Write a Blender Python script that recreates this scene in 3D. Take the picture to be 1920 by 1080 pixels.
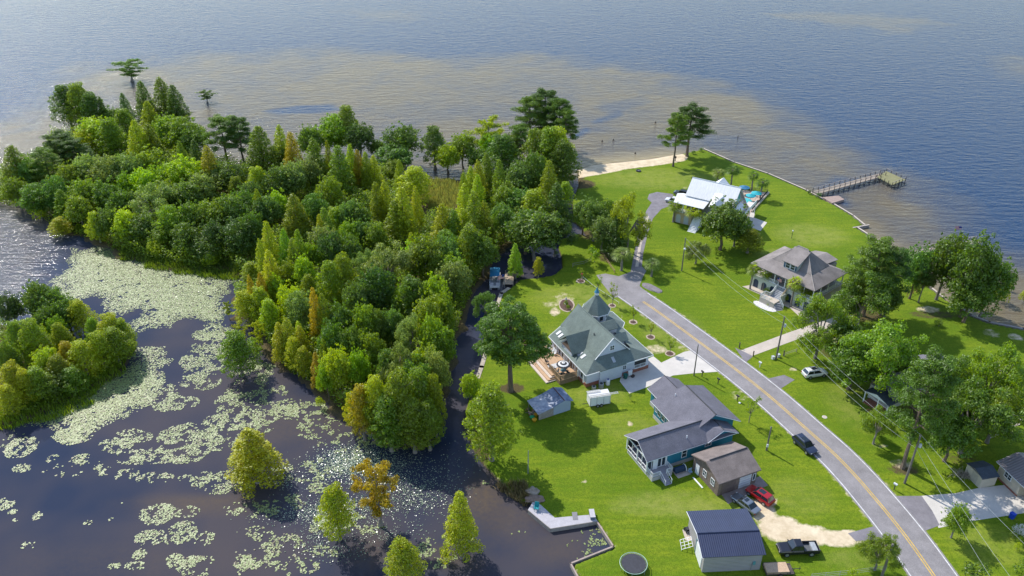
import bpy, bmesh, math, random
import numpy as np
from mathutils import Vector, Matrix
for o in list(bpy.data.objects): bpy.data.objects.remove(o)
random.seed(7); RG = np.random.default_rng(7)
SC = bpy.context.scene; COL = SC.collection
R = math.radians

# ---------------- camera ----------------
CAM_H = 92.0; TILT = R(30.25); FPX = 1493.3
cd = bpy.data.cameras.new('camera'); cam = bpy.data.objects.new('camera', cd); COL.objects.link(cam)
cam.location = (0, 0, CAM_H); cam.rotation_euler = (R(90) - TILT, 0, 0)
cd.sensor_width = 36; cd.lens = 28.0; cd.clip_start = 1; cd.clip_end = 20000
SC.camera = cam
# ---------------- sky, sun, exposure ----------------
SUN_AZ = R(42); SUN_EL = R(45)          # azimuth measured from +Y towards -X
W = bpy.data.worlds.new("World"); SC.world = W; W.use_nodes = True
nt = W.node_tree; nt.nodes.clear()
sky = nt.nodes.new('ShaderNodeTexSky'); sky.sky_type = 'NISHITA'; sky.sun_disc = False
sky.sun_elevation = SUN_EL; sky.sun_rotation = -SUN_AZ; sky.air_density = 1.0; sky.dust_density = 0.25; sky.ozone_density = 2.5
tc = nt.nodes.new('ShaderNodeTexCoord')
nz = nt.nodes.new('ShaderNodeTexNoise'); nz.inputs['Scale'].default_value = 2.6; nz.inputs['Detail'].default_value = 6
rp = nt.nodes.new('ShaderNodeValToRGB'); rp.color_ramp.elements[0].position = .50; rp.color_ramp.elements[1].position = .68
mx = nt.nodes.new('ShaderNodeMixRGB'); mx.inputs['Color2'].default_value = (6.0, 6.1, 6.6, 1)
bg = nt.nodes.new('ShaderNodeBackground'); bg.inputs['Strength'].default_value = .15
out = nt.nodes.new('ShaderNodeOutputWorld')
ml = nt.nodes.new('ShaderNodeMath'); ml.operation = 'MULTIPLY'
nt.links.new(tc.outputs['Generated'], nz.inputs['Vector']); nt.links.new(nz.outputs['Fac'], rp.inputs['Fac'])
sxz = nt.nodes.new('ShaderNodeSeparateXYZ'); nt.links.new(tc.outputs['Generated'], sxz.inputs[0])
cz = nt.nodes.new('ShaderNodeMapRange'); cz.inputs['From Min'].default_value = .38; cz.inputs['From Max'].default_value = .55; cz.inputs['To Max'].default_value = .7; nt.links.new(sxz.outputs[2], cz.inputs['Value']); nt.links.new(cz.outputs[0], ml.inputs[1])
nt.links.new(rp.outputs['Color'], ml.inputs[0]); nt.links.new(ml.outputs[0], mx.inputs['Fac'])
nt.links.new(sky.outputs['Color'], mx.inputs['Color1']); nt.links.new(mx.outputs['Color'], bg.inputs['Color'])
nt.links.new(bg.outputs['Background'], out.inputs['Surface'])
sd_ = bpy.data.lights.new('sun', 'SUN'); sd_.energy = 3.45; sd_.angle = R(.53); sd_.color = (1, .955, .88)
sun = bpy.data.objects.new('sun', sd_); COL.objects.link(sun)
SUNV = Vector((-math.sin(SUN_AZ)*math.cos(SUN_EL), math.cos(SUN_AZ)*math.cos(SUN_EL), math.sin(SUN_EL)))
sun.rotation_euler = SUNV.to_track_quat('Z', 'Y').to_euler()
SC.view_settings.view_transform = 'Standard'; SC.view_settings.look = 'None'; SC.view_settings.exposure = 0.62; SC.view_settings.gamma = 1
SC.render.engine = 'CYCLES'

# ---------------- small helpers ----------------
CT, ST = math.cos(TILT), math.sin(TILT)
def at(px, py, z=0.0):                 # surveyed point of the photograph (1920x1080) -> world metres at height z
    u = (px-960)/FPX; v = (py-540)/FPX; t = (CAM_H-z)/(ST+v*CT)
    return Vector((u*t, t*(CT-v*ST), z))
def pxm(py, z=0.0):                    # pixels per metre
    v = (py-540)/FPX; return FPX*(ST+v*CT)/(CAM_H-z)
def projy(y, z):
    d = y*CT+(CAM_H-z)*ST; return 540+FPX*((CAM_H-z)*CT-y*ST)/d
def height_of(b, ytop):
    lo, hi = 0, 60
    for _ in range(40):
        m = (lo+hi)/2
        if projy(b.y, m) > ytop: lo = m
        else: hi = m
    return lo
def tag(o, label=None, cat=None, group=None, kind=None):
    if label: o['label'] = label
    if cat: o['category'] = cat
    if group: o['group'] = group
    if kind: o['kind'] = kind
    return o
def thing(name, label, cat, loc=(0,0,0), rz=0.0, group=None, scale=None):
    o = bpy.data.objects.new(name, None); COL.objects.link(o); o.location = loc; o.rotation_euler = (0,0,rz)
    o.empty_display_size = .3
    if scale: o.scale = scale
    return tag(o, label, cat, group)
def link(name, me, mat, parent=None):
    o = bpy.data.objects.new(name, me); COL.objects.link(o)
    if mat is not None and not me.materials: me.materials.append(mat)
    if parent: o.parent = parent
    return o
def np_mesh(name, V, F):
    V = np.asarray(V, np.float32); F = np.asarray(F, np.int32); k = F.shape[1]
    me = bpy.data.meshes.new(name); me.vertices.add(len(V)); me.vertices.foreach_set('co', V.ravel())
    me.loops.add(F.size); me.loops.foreach_set('vertex_index', F.ravel())
    me.polygons.add(len(F)); me.polygons.foreach_set('loop_start', np.arange(0, F.size, k, dtype=np.int32))
    me.update(calc_edges=True); return me
class MB:
    def __init__(s): s.v = []; s.f = []
    def add(s, vs, fs):
        n = len(s.v); s.v += [tuple(v) for v in vs]; s.f += [tuple(n+i for i in f) for f in fs]; return s
    def box(s, x0, y0, z0, x1, y1, z1):
        if x0 > x1: x0, x1 = x1, x0
        if y0 > y1: y0, y1 = y1, y0
        if z0 > z1: z0, z1 = z1, z0
        return s.add([(x0,y0,z0),(x1,y0,z0),(x1,y1,z0),(x0,y1,z0),(x0,y0,z1),(x1,y0,z1),(x1,y1,z1),(x0,y1,z1)],
                     [(0,3,2,1),(4,5,6,7),(0,1,5,4),(1,2,6,5),(2,3,7,6),(3,0,4,7)])
    def rbox(s, c, size, rz=0, tilt=None):
        a = Matrix.Rotation(rz, 3, 'Z')
        if tilt: a = a @ Matrix.Rotation(tilt[1], 3, tilt[0])
        vs = []
        for z in (-.5,.5):
            for x, y in ((-.5,-.5),(.5,-.5),(.5,.5),(-.5,.5)):
                vs.append(Vector(c)+a @ Vector((x*size[0], y*size[1], z*size[2])))
        return s.add(vs, [(0,3,2,1),(4,5,6,7),(0,1,5,4),(1,2,6,5),(2,3,7,6),(3,0,4,7)])
    def prism(s, pts, z0, z1):
        pts = [tuple(p)[:2] for p in pts]
        ar = sum(pts[i][0]*pts[(i+1) % len(pts)][1]-pts[(i+1) % len(pts)][0]*pts[i][1] for i in range(len(pts)))
        if ar < 0: pts = pts[::-1]
        n = len(pts)
        s.add([(x,y,z0) for x,y in pts]+[(x,y,z1) for x,y in pts],
              [tuple(range(n-1,-1,-1)), tuple(range(n,2*n))]+[(i,(i+1)%n,n+(i+1)%n,n+i) for i in range(n)]); return s
    def slab(s, pts, t=.12):           # planar face with thickness t downwards
        pts = [Vector(p) for p in pts]; n = len(pts)
        nn = (pts[1]-pts[0]).cross(pts[2]-pts[0])
        if nn.z < 0: pts = pts[::-1]
        lo = [p-Vector((0,0,t)) for p in pts]
        return s.add(pts+lo, [tuple(range(n)), tuple(range(2*n-1,n-1,-1))]+[(i,n+i,n+(i+1)%n,(i+1)%n) for i in range(n)])
    def face(s, pts): return s.add(pts, [tuple(range(len(pts)))])
    def tube(s, p0, p1, r0, r1=None, n=8, cap=True):
        p0, p1 = Vector(p0), Vector(p1); r1 = r0 if r1 is None else r1
        d = (p1-p0).normalized(); a = d.orthogonal().normalized(); b = d.cross(a)
        ring = lambda p, r: [p+a*math.cos(2*math.pi*i/n)*r+b*math.sin(2*math.pi*i/n)*r for i in range(n)]
        fs = [(i,(i+1)%n,n+(i+1)%n,n+i) for i in range(n)]
        if cap: fs += [tuple(range(n-1,-1,-1)), tuple(range(n,2*n))]
        return s.add(ring(p0,r0)+ring(p1,r1), fs)
    def path(s, pts, r0, r1=None, n=6):
        r1 = r0 if r1 is None else r1; m = len(pts)-1
        for i in range(m):
            s.tube(pts[i], pts[i+1], r0+(r1-r0)*i/m, r0+(r1-r0)*(i+1)/m, n)
        return s
    def lathe(s, prof, c=(0,0,0), n=16):
        vs = []; fs = []; m = len(prof)
        for r, z in prof:
            for i in range(n):
                a = 2*math.pi*i/n; vs.append((c[0]+r*math.cos(a), c[1]+r*math.sin(a), c[2]+z))
        for j in range(m-1):
            for i in range(n): fs.append((j*n+i, j*n+(i+1)%n, (j+1)*n+(i+1)%n, (j+1)*n+i))
        fs.append(tuple(range(n-1,-1,-1))); fs.append(tuple((m-1)*n+i for i in range(n)))
        return s.add(vs, fs)
    def build(s, name, mat, parent=None, smooth=False):
        me = bpy.data.meshes.new(name); me.from_pydata(s.v, [], s.f); me.validate(); me.update()
        if smooth:
            for p in me.polygons: p.use_smooth = True
        return link(name, me, mat, parent)

# numpy value noise
_T = RG.random((256,256))
def vnoise(x, y, f):
    x = np.asarray(x)*f+1000.3; y = np.asarray(y)*f+1000.7
    xi = np.floor(x).astype(int); yi = np.floor(y).astype(int); fx = x-xi; fy = y-yi
    fx = fx*fx*(3-2*fx); fy = fy*fy*(3-2*fy)
    g = lambda a, b: _T[a % 256, b % 256]
    return (g(xi,yi)*(1-fx)+g(xi+1,yi)*fx)*(1-fy)+(g(xi,yi+1)*(1-fx)+g(xi+1,yi+1)*fx)*fy
def fnoise(x, y, f, o=4): 
    s = 0; a = .5
    for i in range(o): s = s+a*vnoise(x+17*i, y-9*i, f*2**i); a *= .5
    return s/(1-.5**o)
def sdist(X, Y, poly):                 # signed distance, positive inside
    X = np.asarray(X, float); Y = np.asarray(Y, float); D = np.full(X.shape, 1e9); ins = np.zeros(X.shape, bool); n = len(poly)
    for i in range(n):
        ax, ay = poly[i][0], poly[i][1]; bx, by = poly[(i+1) % n][0], poly[(i+1) % n][1]
        dx, dy = bx-ax, by-ay; L = dx*dx+dy*dy+1e-12
        t = np.clip(((X-ax)*dx+(Y-ay)*dy)/L, 0, 1); D = np.minimum(D, (X-ax-t*dx)**2+(Y-ay-t*dy)**2)
        c = ((ay > Y) != (by > Y)); xx = dx*(Y-ay)/(dy if abs(dy) > 1e-9 else 1e-9)+ax; ins ^= c & (X < xx)
    D = np.sqrt(D); return np.where(ins, D, -D)
def pdist(X, Y, line):                 # distance to open polyline
    D = np.full(np.shape(X), 1e9)
    for (ax, ay), (bx, by) in zip([tuple(p)[:2] for p in line[:-1]], [tuple(p)[:2] for p in line[1:]]):
        dx, dy = bx-ax, by-ay; L = dx*dx+dy*dy+1e-12
        t = np.clip(((X-ax)*dx+(Y-ay)*dy)/L, 0, 1); D = np.minimum(D, (X-ax-t*dx)**2+(Y-ay-t*dy)**2)
    return np.sqrt(D)

# ---------------- materials ----------------
def newmat(name):
    m = bpy.data.materials.new(name); m.use_nodes = True; t = m.node_tree; b = t.nodes['Principled BSDF']; return m, t, b
def N(t, typ, **kw):
    n = t.nodes.new(typ)
    for k, v in kw.items():
        if k in n.inputs: n.inputs[k].default_value = v
        else: setattr(n, k, v)
    return n
def C4(c, k=1.0): return (c[0]*k, c[1]*k, c[2]*k, 1)
def M(name, col, rough=.7, amt=.15, scale=2.0, metal=0, spec=.4, bump=0, bscale=None, stretch=None, col2=None, fine=None, wave=None, emit=None):
    m, t, b = newmat(name); L = t.links
    tcn = N(t, 'ShaderNodeTexCoord'); mp = N(t, 'ShaderNodeMapping'); L.new(tcn.outputs['Object'], mp.inputs['Vector'])
    if stretch: mp.inputs['Scale'].default_value = stretch
    n1 = N(t, 'ShaderNodeTexNoise', Scale=scale, Detail=6.0, Roughness=.65); L.new(mp.outputs[0], n1.inputs['Vector'])
    r = N(t, 'ShaderNodeValToRGB'); r.color_ramp.elements[0].position = .3; r.color_ramp.elements[1].position = .7
    c2 = col2 or tuple(x*(1+amt) for x in col)
    r.color_ramp.elements[0].color = C4(col, 1-amt); r.color_ramp.elements[1].color = C4(c2)
    L.new(n1.outputs['Fac'], r.inputs['Fac']); last = r.outputs['Color']
    if fine:
        n2 = N(t, 'ShaderNodeTexNoise', Scale=fine[0], Detail=3.0); L.new(mp.outputs[0], n2.inputs['Vector'])
        mr = N(t, 'ShaderNodeMapRange'); mr.inputs['From Min'].default_value = .3; mr.inputs['From Max'].default_value = .7
        mr.inputs['To Min'].default_value = 1-fine[1]; mr.inputs['To Max'].default_value = 1+fine[1]
        L.new(n2.outputs['Fac'], mr.inputs['Value'])
        hs = N(t, 'ShaderNodeHueSaturation'); L.new(mr.outputs[0], hs.inputs['Value']); L.new(last, hs.inputs['Color']); last = hs.outputs['Color']
    L.new(last, b.inputs['Base Color'])
    b.inputs['Roughness'].default_value = rough; b.inputs['Metallic'].default_value = metal; b.inputs['Specular IOR Level'].default_value = spec
    if wave:                           # (axis, period m, strength)
        w = N(t, 'ShaderNodeTexWave'); w.bands_direction = wave[0]; w.inputs['Scale'].default_value = .314/wave[1]; w.inputs['Distortion'].default_value = 0
        L.new(tcn.outputs['Object'], w.inputs['Vector']); bu = N(t, 'ShaderNodeBump', Strength=wave[2], Distance=.05)
        L.new(w.outputs['Fac'], bu.inputs['Height']); L.new(bu.outputs[0], b.inputs['Normal'])
        mm = N(t, 'ShaderNodeMapRange'); mm.inputs['To Min'].default_value = .82; mm.inputs['To Max'].default_value = 1.08
        L.new(w.outputs['Fac'], mm.inputs['Value']); h2 = N(t, 'ShaderNodeHueSaturation'); L.new(mm.outputs[0], h2.inputs['Value'])
        L.new(last, h2.inputs['Color']); L.new(h2.outputs['Color'], b.inputs['Base Color'])
    elif bump:
        n3 = N(t, 'ShaderNodeTexNoise', Scale=bscale or scale*6, Detail=4.0); L.new(mp.outputs[0], n3.inputs['Vector'])
        bu = N(t, 'ShaderNodeBump', Strength=bump, Distance=.05); L.new(n3.outputs['Fac'], bu.inputs['Height']); L.new(bu.outputs[0], b.inputs['Normal'])
    return m
def leafmat(name, trans=.5, vmin=.6, vmax=1.5, own=None):
    m, t, b = newmat(name); L = t.links; t.nodes.remove(b); o = t.nodes['Material Output']
    oi = N(t, 'ShaderNodeObjectInfo'); ge = N(t, 'ShaderNodeNewGeometry'); tcn = N(t, 'ShaderNodeTexCoord')
    n1 = N(t, 'ShaderNodeTexNoise', Scale=.55, Detail=3.0); L.new(tcn.outputs['Object'], n1.inputs['Vector'])
    rr = N(t, 'ShaderNodeMapRange'); rr.inputs['From Min'].default_value = .5; rr.inputs['From Max'].default_value = .66; L.new(n1.outputs['Fac'], rr.inputs['Value'])
    mu = N(t, 'ShaderNodeMath', operation='MULTIPLY'); L.new(rr.outputs[0], mu.inputs[0]); L.new(oi.outputs['Alpha'], mu.inputs[1])
    au = N(t, 'ShaderNodeMixRGB'); au.inputs['Color2'].default_value = (.42,.27,.02,1); L.new(mu.outputs[0], au.inputs['Fac'])
    if own: au.inputs['Color1'].default_value = C4(own)
    else: L.new(oi.outputs['Color'], au.inputs['Color1'])
    mr = N(t, 'ShaderNodeMapRange'); mr.inputs['To Min'].default_value = vmin; mr.inputs['To Max'].default_value = vmax
    L.new(ge.outputs['Random Per Island'], mr.inputs['Value'])
    hs = N(t, 'ShaderNodeHueSaturation'); L.new(mr.outputs[0], hs.inputs['Value']); L.new(au.outputs[0], hs.inputs['Color'])
    mh = N(t, 'ShaderNodeMapRange'); mh.inputs['To Min'].default_value = .485; mh.inputs['To Max'].default_value = .515; L.new(n1.outputs['Fac'], mh.inputs['Value']); L.new(mh.outputs[0], hs.inputs['Hue'])
    d = N(t, 'ShaderNodeBsdfDiffuse'); tr = N(t, 'ShaderNodeBsdfTranslucent'); gl = N(t, 'ShaderNodeBsdfGlossy', Roughness=.5)
    gl.inputs['Color'].default_value = (.9,.95,.9,1)
    L.new(hs.outputs['Color'], d.inputs['Color'])
    h2 = N(t, 'ShaderNodeHueSaturation', Value=1.5, Saturation=1.08, Hue=.488); L.new(hs.outputs['Color'], h2.inputs['Color']); L.new(h2.outputs['Color'], tr.inputs['Color'])
    m1 = N(t, 'ShaderNodeMixShader', Fac=trans); L.new(d.outputs[0], m1.inputs[1]); L.new(tr.outputs[0], m1.inputs[2])
    m2 = N(t, 'ShaderNodeMixShader', Fac=.035); L.new(m1.outputs[0], m2.inputs[1]); L.new(gl.outputs[0], m2.inputs[2])
    L.new(m2.outputs[0], o.inputs['Surface']); return m
LEAF = leafmat('leaf'); 
BARK = M('bark', (.16,.12,.09), .9, .3, 3, bump=.5, stretch=(1,1,.3))
BARKG = M('bark_grey', (.24,.21,.18), .9, .3, 3, bump=.5, stretch=(1,1,.3))
ASPH = M('asphalt', (.245,.228,.230), .9, .20, .3, fine=(10,.22), bump=.2, bscale=30)
ASPHD = M('asphalt_worn', (.20,.185,.20), .9, .22, .5, fine=(20,.2), bump=.2, bscale=30)
CONC = M('concrete', (.56,.52,.47), .85, .12, .3, fine=(8,.08))
CONCT = M('concrete_tan', (.50,.43,.36), .85, .14, .35, fine=(8,.1))
WHITEP = M('white_paint', (.76,.77,.78), .5, .05, 1)
LINEW = M('line_white', (.62,.61,.60), .7, .3, .7, fine=(6,.2)); LINEY = M('line_yellow', (.62,.40,.07), .7, .2, .7, fine=(6,.2))
GLASS = M('window_glass', (.03,.045,.055), .08, .3, 1.5, spec=.8)
TEALG = M('teal_glass', (.02,.30,.36), .3, .2, 1, spec=.4)
SHG = M('shingle_green', (.145,.18,.16), .9, .20, .5, fine=(9,.22), bump=.35, bscale=14)
SHS = M('shingle_slate', (.145,.14,.165), .9, .18, .5, fine=(9,.25), bump=.35, bscale=14)
SHB = M('shingle_brown', (.195,.16,.145), .9, .24, .6, fine=(9,.2), bump=.35, bscale=14)
SHT = M('shingle_taupe', (.235,.205,.19), .9, .26, .4, fine=(9,.16), bump=.3, bscale=14)
SHBK = M('shingle_black', (.055,.07,.09), .9, .2, .8, fine=(9,.25))
BRICK = M('brick', (.30,.12,.08), .85, .25, 6, bump=.3)
WOODD = M('deck_wood', (.50,.33,.20), .8, .15, 1.2, fine=(14,.12)); WOODB = M('brown_wood', (.24,.17,.10), .85, .25, 2, fine=(12,.2))
WOODG = M('grey_wood', (.33,.29,.25), .85, .2, 2, fine=(12,.2)); WOODK = M('dark_wood', (.09,.07,.06), .85, .25, 2)
SANDM = M('sand', (.62,.49,.32), .95, .1, .5, fine=(6,.1)); MULCH = M('mulch', (.10,.06,.045), .95, .3, 4, fine=(20,.3))
DARK = M('dark_metal', (.04,.04,.045), .5, .2, 2); GREY = M('grey_metal', (.35,.36,.38), .45, .12, 2, metal=.3)
RUBBER = M('rubber', (.02,.02,.022), .8, .2, 3)
# ---------------- shorelines (surveyed at ground level) ----------------
WATER_Z = -0.65
px = lambda L, z=0.0: [tuple(at(a, b, z)[:2]) for a, b in L]
SHORE_A = px([(1085,318),(1110,309),(1150,305),(1190,301),(1225,297),(1258,291),(1290,285),(1320,279),(1377,304),(1440,325),(1512,356),(1542,372),(1565,383),(1600,404),(1621,421),
  (1609,427),(1640,447),(1673,467),(1738,533),(1770,558),(1800,574),(1820,591),(1855,604),(1920,617),(1990,632),(2120,660),
  (2500,760),(2600,1250),(1100,1250),(1090,1110),(1083,1080),(1070,1057),(1150,1025),(1120,980),(1031,992),(990,957),(1000,942),(978,940),(958,925),(935,900),(905,868),(886,840),(872,800),(870,770),
  (880,735),(896,704),(906,650),(918,600),(932,573),(940,550),(953,541),(975,522),(1005,520),(1038,514),(1053,500),(1052,480),(1046,462),(1050,447),(1085,436),(1100,440),(1088,424),(1074,412),(1072,375),(1084,345),(1084,330)])
SHORE_B = px([(1062,318),(1066,345),(1058,375),(1060,412),(1066,428),(1030,440),(985,450),(945,462),(915,500),(884,560),(862,620),(842,700),(825,780),(790,835),(720,825),(690,795),(640,775),(600,737),(560,707),(527,690),
  (505,660),(480,612),(445,592),(438,560),(455,522),(430,500),(370,506),(300,494),(220,475),(190,455),(160,445),(110,432),(60,398),(20,388),(-60,385),(-120,350),(-60,332),(30,326),(80,300),(100,262),(130,256),(200,262),
  (330,250),(352,285),(385,300),(455,318),(500,318),(560,316),(640,318),(700,318),(740,330),(860,335),(900,330),(960,322),(1000,318)])
SHORE_C = px([(-80,610),(0,602),(60,612),(120,630),(200,645),(238,652),(240,668),(210,700),(150,735),(90,765),(20,790),(-80,800)])
# ---------------- terrain: one sheet, high resolution ----------------
gs = .55
gx = np.arange(-125, 150, gs); gy = np.arange(62, 330, gs); X, Y = np.meshgrid(gx, gy, indexing='ij')
sA = sdist(X, Y, SHORE_A); sB = sdist(X, Y, SHORE_B); sC = sdist(X, Y, SHORE_C)
rough = (fnoise(X, Y, .25, 4)-.5)
Za = np.minimum((sA-.35)*2.4, 0.0)
beach = np.exp(-pdist(X, Y, px([(1090,314),(1150,303),(1225,295),(1262,290)]))**2/50)
Za = np.where((beach > .05) & (sA > -6), np.clip((sA-1.5)*.18, -1.6, 0)*beach+Za*(1-beach), Za)
Zb = np.minimum((sB+rough*4)*.7, .25)-.45+rough*.3; Zc = np.minimum((sC+rough*4)*.7, .25)-.5+rough*.3
Z = np.maximum(np.maximum(Za, Zb), Zc); Z = np.maximum(Z, -3)
keep = np.maximum(np.maximum(sA, sB), sC) > -4.5
# ground cover masks, r=bare earth/sand  g=mulch/pine straw  b=yellowed/dry grass
def blob(cx, cy, rx, ry=None, k=1.0, p=2):
    c = at(cx, cy); s = pxm(cy); ry = rx if ry is None else ry
    gyk = (CT-(cy-540)/FPX*ST); r1 = rx/s; r2 = ry*(CAM_H/(ST+(cy-540)/FPX*CT))**2/(CAM_H*FPX)
    d = ((X-c.x)/r1)**2+((Y-c.y)/r2)**2; return k*np.clip(1.35-d, 0, 1)
def strip(pts, w, k=1.0): return k*np.clip((w-pdist(X, Y, px(pts)))/.5*.5+.5, 0, 1)
mr = np.zeros(X.shape); mg = mr.copy(); mb_ = mr.copy()
for a in [(1430,960,26,24),(1462,992,44,27),(1515,1003,50,22),(1570,1010,48,17),(1435,955,18,16),(1470,985,35,20),(1510,1000,40,16),(1560,1010,40,12),(1600,1010,25,10),(1445,938,12,12),(1415,945,16,10),(1590,1000,20,8)]: mr = np.maximum(mr, blob(*a))
mr = np.maximum(mr, strip([(1084,322),(1110,315),(1150,309),(1190,304),(1225,300),(1262,294)], 4.6)); mr = np.maximum(mr, strip([(1084,322),(1100,322),(1150,313)], 3.6))
for a in [(1182,795,7,5,.8),(1097,902,7,4,.7),(1035,570,22,8,.45),(1058,562,24,18,.45),(1040,585,12,9,.7),(1228,655,30,10,.6),(1290,652,30,8,.4),(1262,292,14,5,.6),
          (1325,690,50,7,.35),(1385,742,26,12,.4),(1165,592,8,10,.3),(1740,580,26,7,.7),(1700,700,10,5,.3),(1860,625,18,10,.5),(1905,632,16,9,.6),(1905,748,8,4,.6),
          (1690,870,26,12,.5),(1650,835,20,8,.4),(1590,640,50,12,.5),(1487,692,10,4,.6),(1735,700,8,4,.4),(1470,750,12,5,.3),(1320,372,8,4,.3),(1290,352,20,6,.35),(1320,555,8,6,.2),(1005,665,25,12,.4)]: mr = np.maximum(mr, blob(*a))
for a in [(960,728,28,12,.8),(1695,880,34,14,.7),(1745,775,60,26,.8),(1670,770,30,14,.7),(1750,590,60,10,.6),(1800,860,50,18,.5),(1055,430,40,14,.9),(1110,440,30,12,.7),(1130,478,30,10,.6),(940,735,30,10,.4),
          (1140,485,26,10,.6),(1610,590,60,16,.7),(1560,660,40,14,.6),(1090,345,30,10,.9),(1080,332,20,8,.8),(970,925,26,10,.7),(900,800,22,60,.6),(905,850,20,26,.7),(900,700,10,40,.4)]: mg = np.maximum(mg, blob(*a))
mg = np.maximum(mg, ((sB > sA) | (sC > sA))*1.0)
for a in [(1270,945,120,26,.55),(1180,950,40,14,.5),(1120,735,60,30,.35),(1100,560,100,30,.5),(1520,440,70,22,.5),(1470,480,60,14,.5),(1230,335,120,20,.45),(1260,620,60,40,.4),(1300,870,60,16,.4),
          (1620,760,70,50,.35),(1560,620,50,30,.3),(1340,1010,50,40,.3),(1600,1050,60,20,.35),(1850,1020,70,40,.3),(1500,930,60,40,.25),(1180,800,60,30,.25),(1090,660,80,60,.3)]: mb_ = np.maximum(mb_, blob(*a))
mr = np.maximum(mr, (np.clip(1-np.abs(sA-.25)/.7, 0, 1)*.45*(sA > sB))*(Y < 160))
for ln in ([(1200.8,585.4),(1280,643.7),(1350.8,696.7),(1415,748),(1480,807),(1535.6,858),(1605.6,940),(1649.6,994.5),(1711.9,1080)],[(1197,540),(1240,567),(1280,593.7),(1396.7,680),(1470,738),(1544.6,802.6),(1605.6,857),(1660,911.5),(1735,1002),(1784.5,1072)]): mr = np.maximum(mr, .46*np.clip(1.6-pdist(X, Y, px(ln))/.8, 0, 1))
n = X.size; idx = np.arange(n).reshape(X.shape)
kq = keep[:-1,:-1] | keep[1:,:-1] | keep[:-1,1:] | keep[1:,1:]
F = np.stack([idx[:-1,:-1][kq], idx[1:,:-1][kq], idx[1:,1:][kq], idx[:-1,1:][kq]], 1)
us = np.unique(F); rem = np.full(n, -1); rem[us] = np.arange(len(us))
V = np.stack([X.ravel(), Y.ravel(), Z.ravel()], 1)[us]
me = np_mesh('ground', V, rem[F]); me.polygons.foreach_set('use_smooth', np.ones(len(F), bool))
ca = me.color_attributes.new('cover', 'FLOAT_COLOR', 'POINT')
cc = np.stack([mr.ravel()[us], mg.ravel()[us], mb_.ravel()[us], np.ones(len(us))], 1).astype(np.float32); ca.data.foreach_set('color', cc.ravel())
m, t, b = newmat('lawn'); L = t.links; GM = m
tcn = N(t, 'ShaderNodeTexCoord'); at_ = N(t, 'ShaderNodeVertexColor', layer_name='cover'); sp = N(t, 'ShaderNodeSeparateColor'); L.new(at_.outputs['Color'], sp.inputs[0])
def nz_(scale, det=4, rough=.6, vec=None):
    q = N(t, 'ShaderNodeTexNoise', Scale=scale, Detail=float(det), Roughness=rough); L.new(vec or tcn.outputs['Object'], q.inputs['Vector']); return q.outputs['Fac']
def rmp(v, a, b2, c=0., d=1.):
    q = N(t, 'ShaderNodeMapRange'); q.inputs['From Min'].default_value = a; q.inputs['From Max'].default_value = b2; q.inputs['To Min'].default_value = c; q.inputs['To Max'].default_value = d; L.new(v, q.inputs['Value']); return q.outputs[0]
def mixc(f, a, b2):
    q = N(t, 'ShaderNodeMixRGB'); 
    if isinstance(f, float): q.inputs['Fac'].default_value = f
    else: L.new(f, q.inputs['Fac'])
    for i, x in ((1, a), (2, b2)):
        if isinstance(x, tuple): q.inputs[i].default_value = C4(x)
        else: L.new(x, q.inputs[i])
    return q.outputs[0]
def math_(op, a, b2):
    q = N(t, 'ShaderNodeMath', operation=op)
    for i, x in ((0, a), (1, b2)):
        if isinstance(x, (int, float)): q.inputs[i].default_value = x
        else: L.new(x, q.inputs[i])
    return q.outputs[0]
big = nz_(.05, 5, .65); mid = nz_(.45, 5, .75); fin = nz_(5.5, 4, .8)
mpw = N(t, 'ShaderNodeMapping'); mpw.inputs['Rotation'].default_value = (0,0,R(-32)); mpw.inputs['Scale'].default_value = (.12,1.0,1); L.new(tcn.outputs['Object'], mpw.inputs['Vector'])
mow = nz_(.9, 3, .6, mpw.outputs[0])
g = mixc(rmp(big, .42, .58), (.098,.180,.007), (.200,.265,.014))
g = mixc(rmp(mid, .35, .70, 0, .55), g, (.200,.232,.012))
g = mixc(math_('MULTIPLY', rmp(mow, .42, .60), .55), g, (.085,.165,.006))
g = mixc(rmp(nz_(1.7, 4, .7), .40, .62, 0, .65), g, (.075,.125,.008)); bf = math_('MULTIPLY', sp.outputs[2], rmp(mid, .3, .62)); g = mixc(bf, g, (.330,.330,.090))
g = mixc(rmp(fin, .50, .72, 0, .65), g, (.050,.100,.006)); g = mixc(rmp(fin, .50, .30, 0, .45), g, (.30,.37,.05))
mf = rmp(math_('ADD', sp.outputs[1], math_('MULTIPLY', math_('SUBTRACT', nz_(1.2, 5, .7), .5), 1.1)), .42, .68)
mul = mixc(rmp(fin, .35, .65), (.045,.050,.016), (.15,.105,.055)); g = mixc(mf, g, mul)
sf = rmp(math_('ADD', sp.outputs[0], math_('MULTIPLY', math_('SUBTRACT', nz_(.9, 6, .7), .5), 1.2)), .34, .80)
snd = mixc(rmp(mid, .3, .7), (.50,.39,.25), (.76,.64,.46)); g = mixc(sf, g, snd)
sx = N(t, 'ShaderNodeSeparateXYZ'); ge = N(t, 'ShaderNodeNewGeometry'); L.new(ge.outputs['Position'], sx.inputs[0])
g = mixc(rmp(sx.outputs[2], -.22, -.55, 0, 1), g, mixc(rmp(fin, .35, .65), (.05,.045,.03), (.12,.09,.055)))
L.new(g, b.inputs['Base Color']); b.inputs['Roughness'].default_value = .95; b.inputs['Specular IOR Level'].default_value = .1
bu = N(t, 'ShaderNodeBump', Strength=.6, Distance=.12); L.new(fin, bu.inputs['Height']); L.new(bu.outputs[0], b.inputs['Normal'])
GR = link('ground', me, GM); tag(GR, kind='structure')

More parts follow.
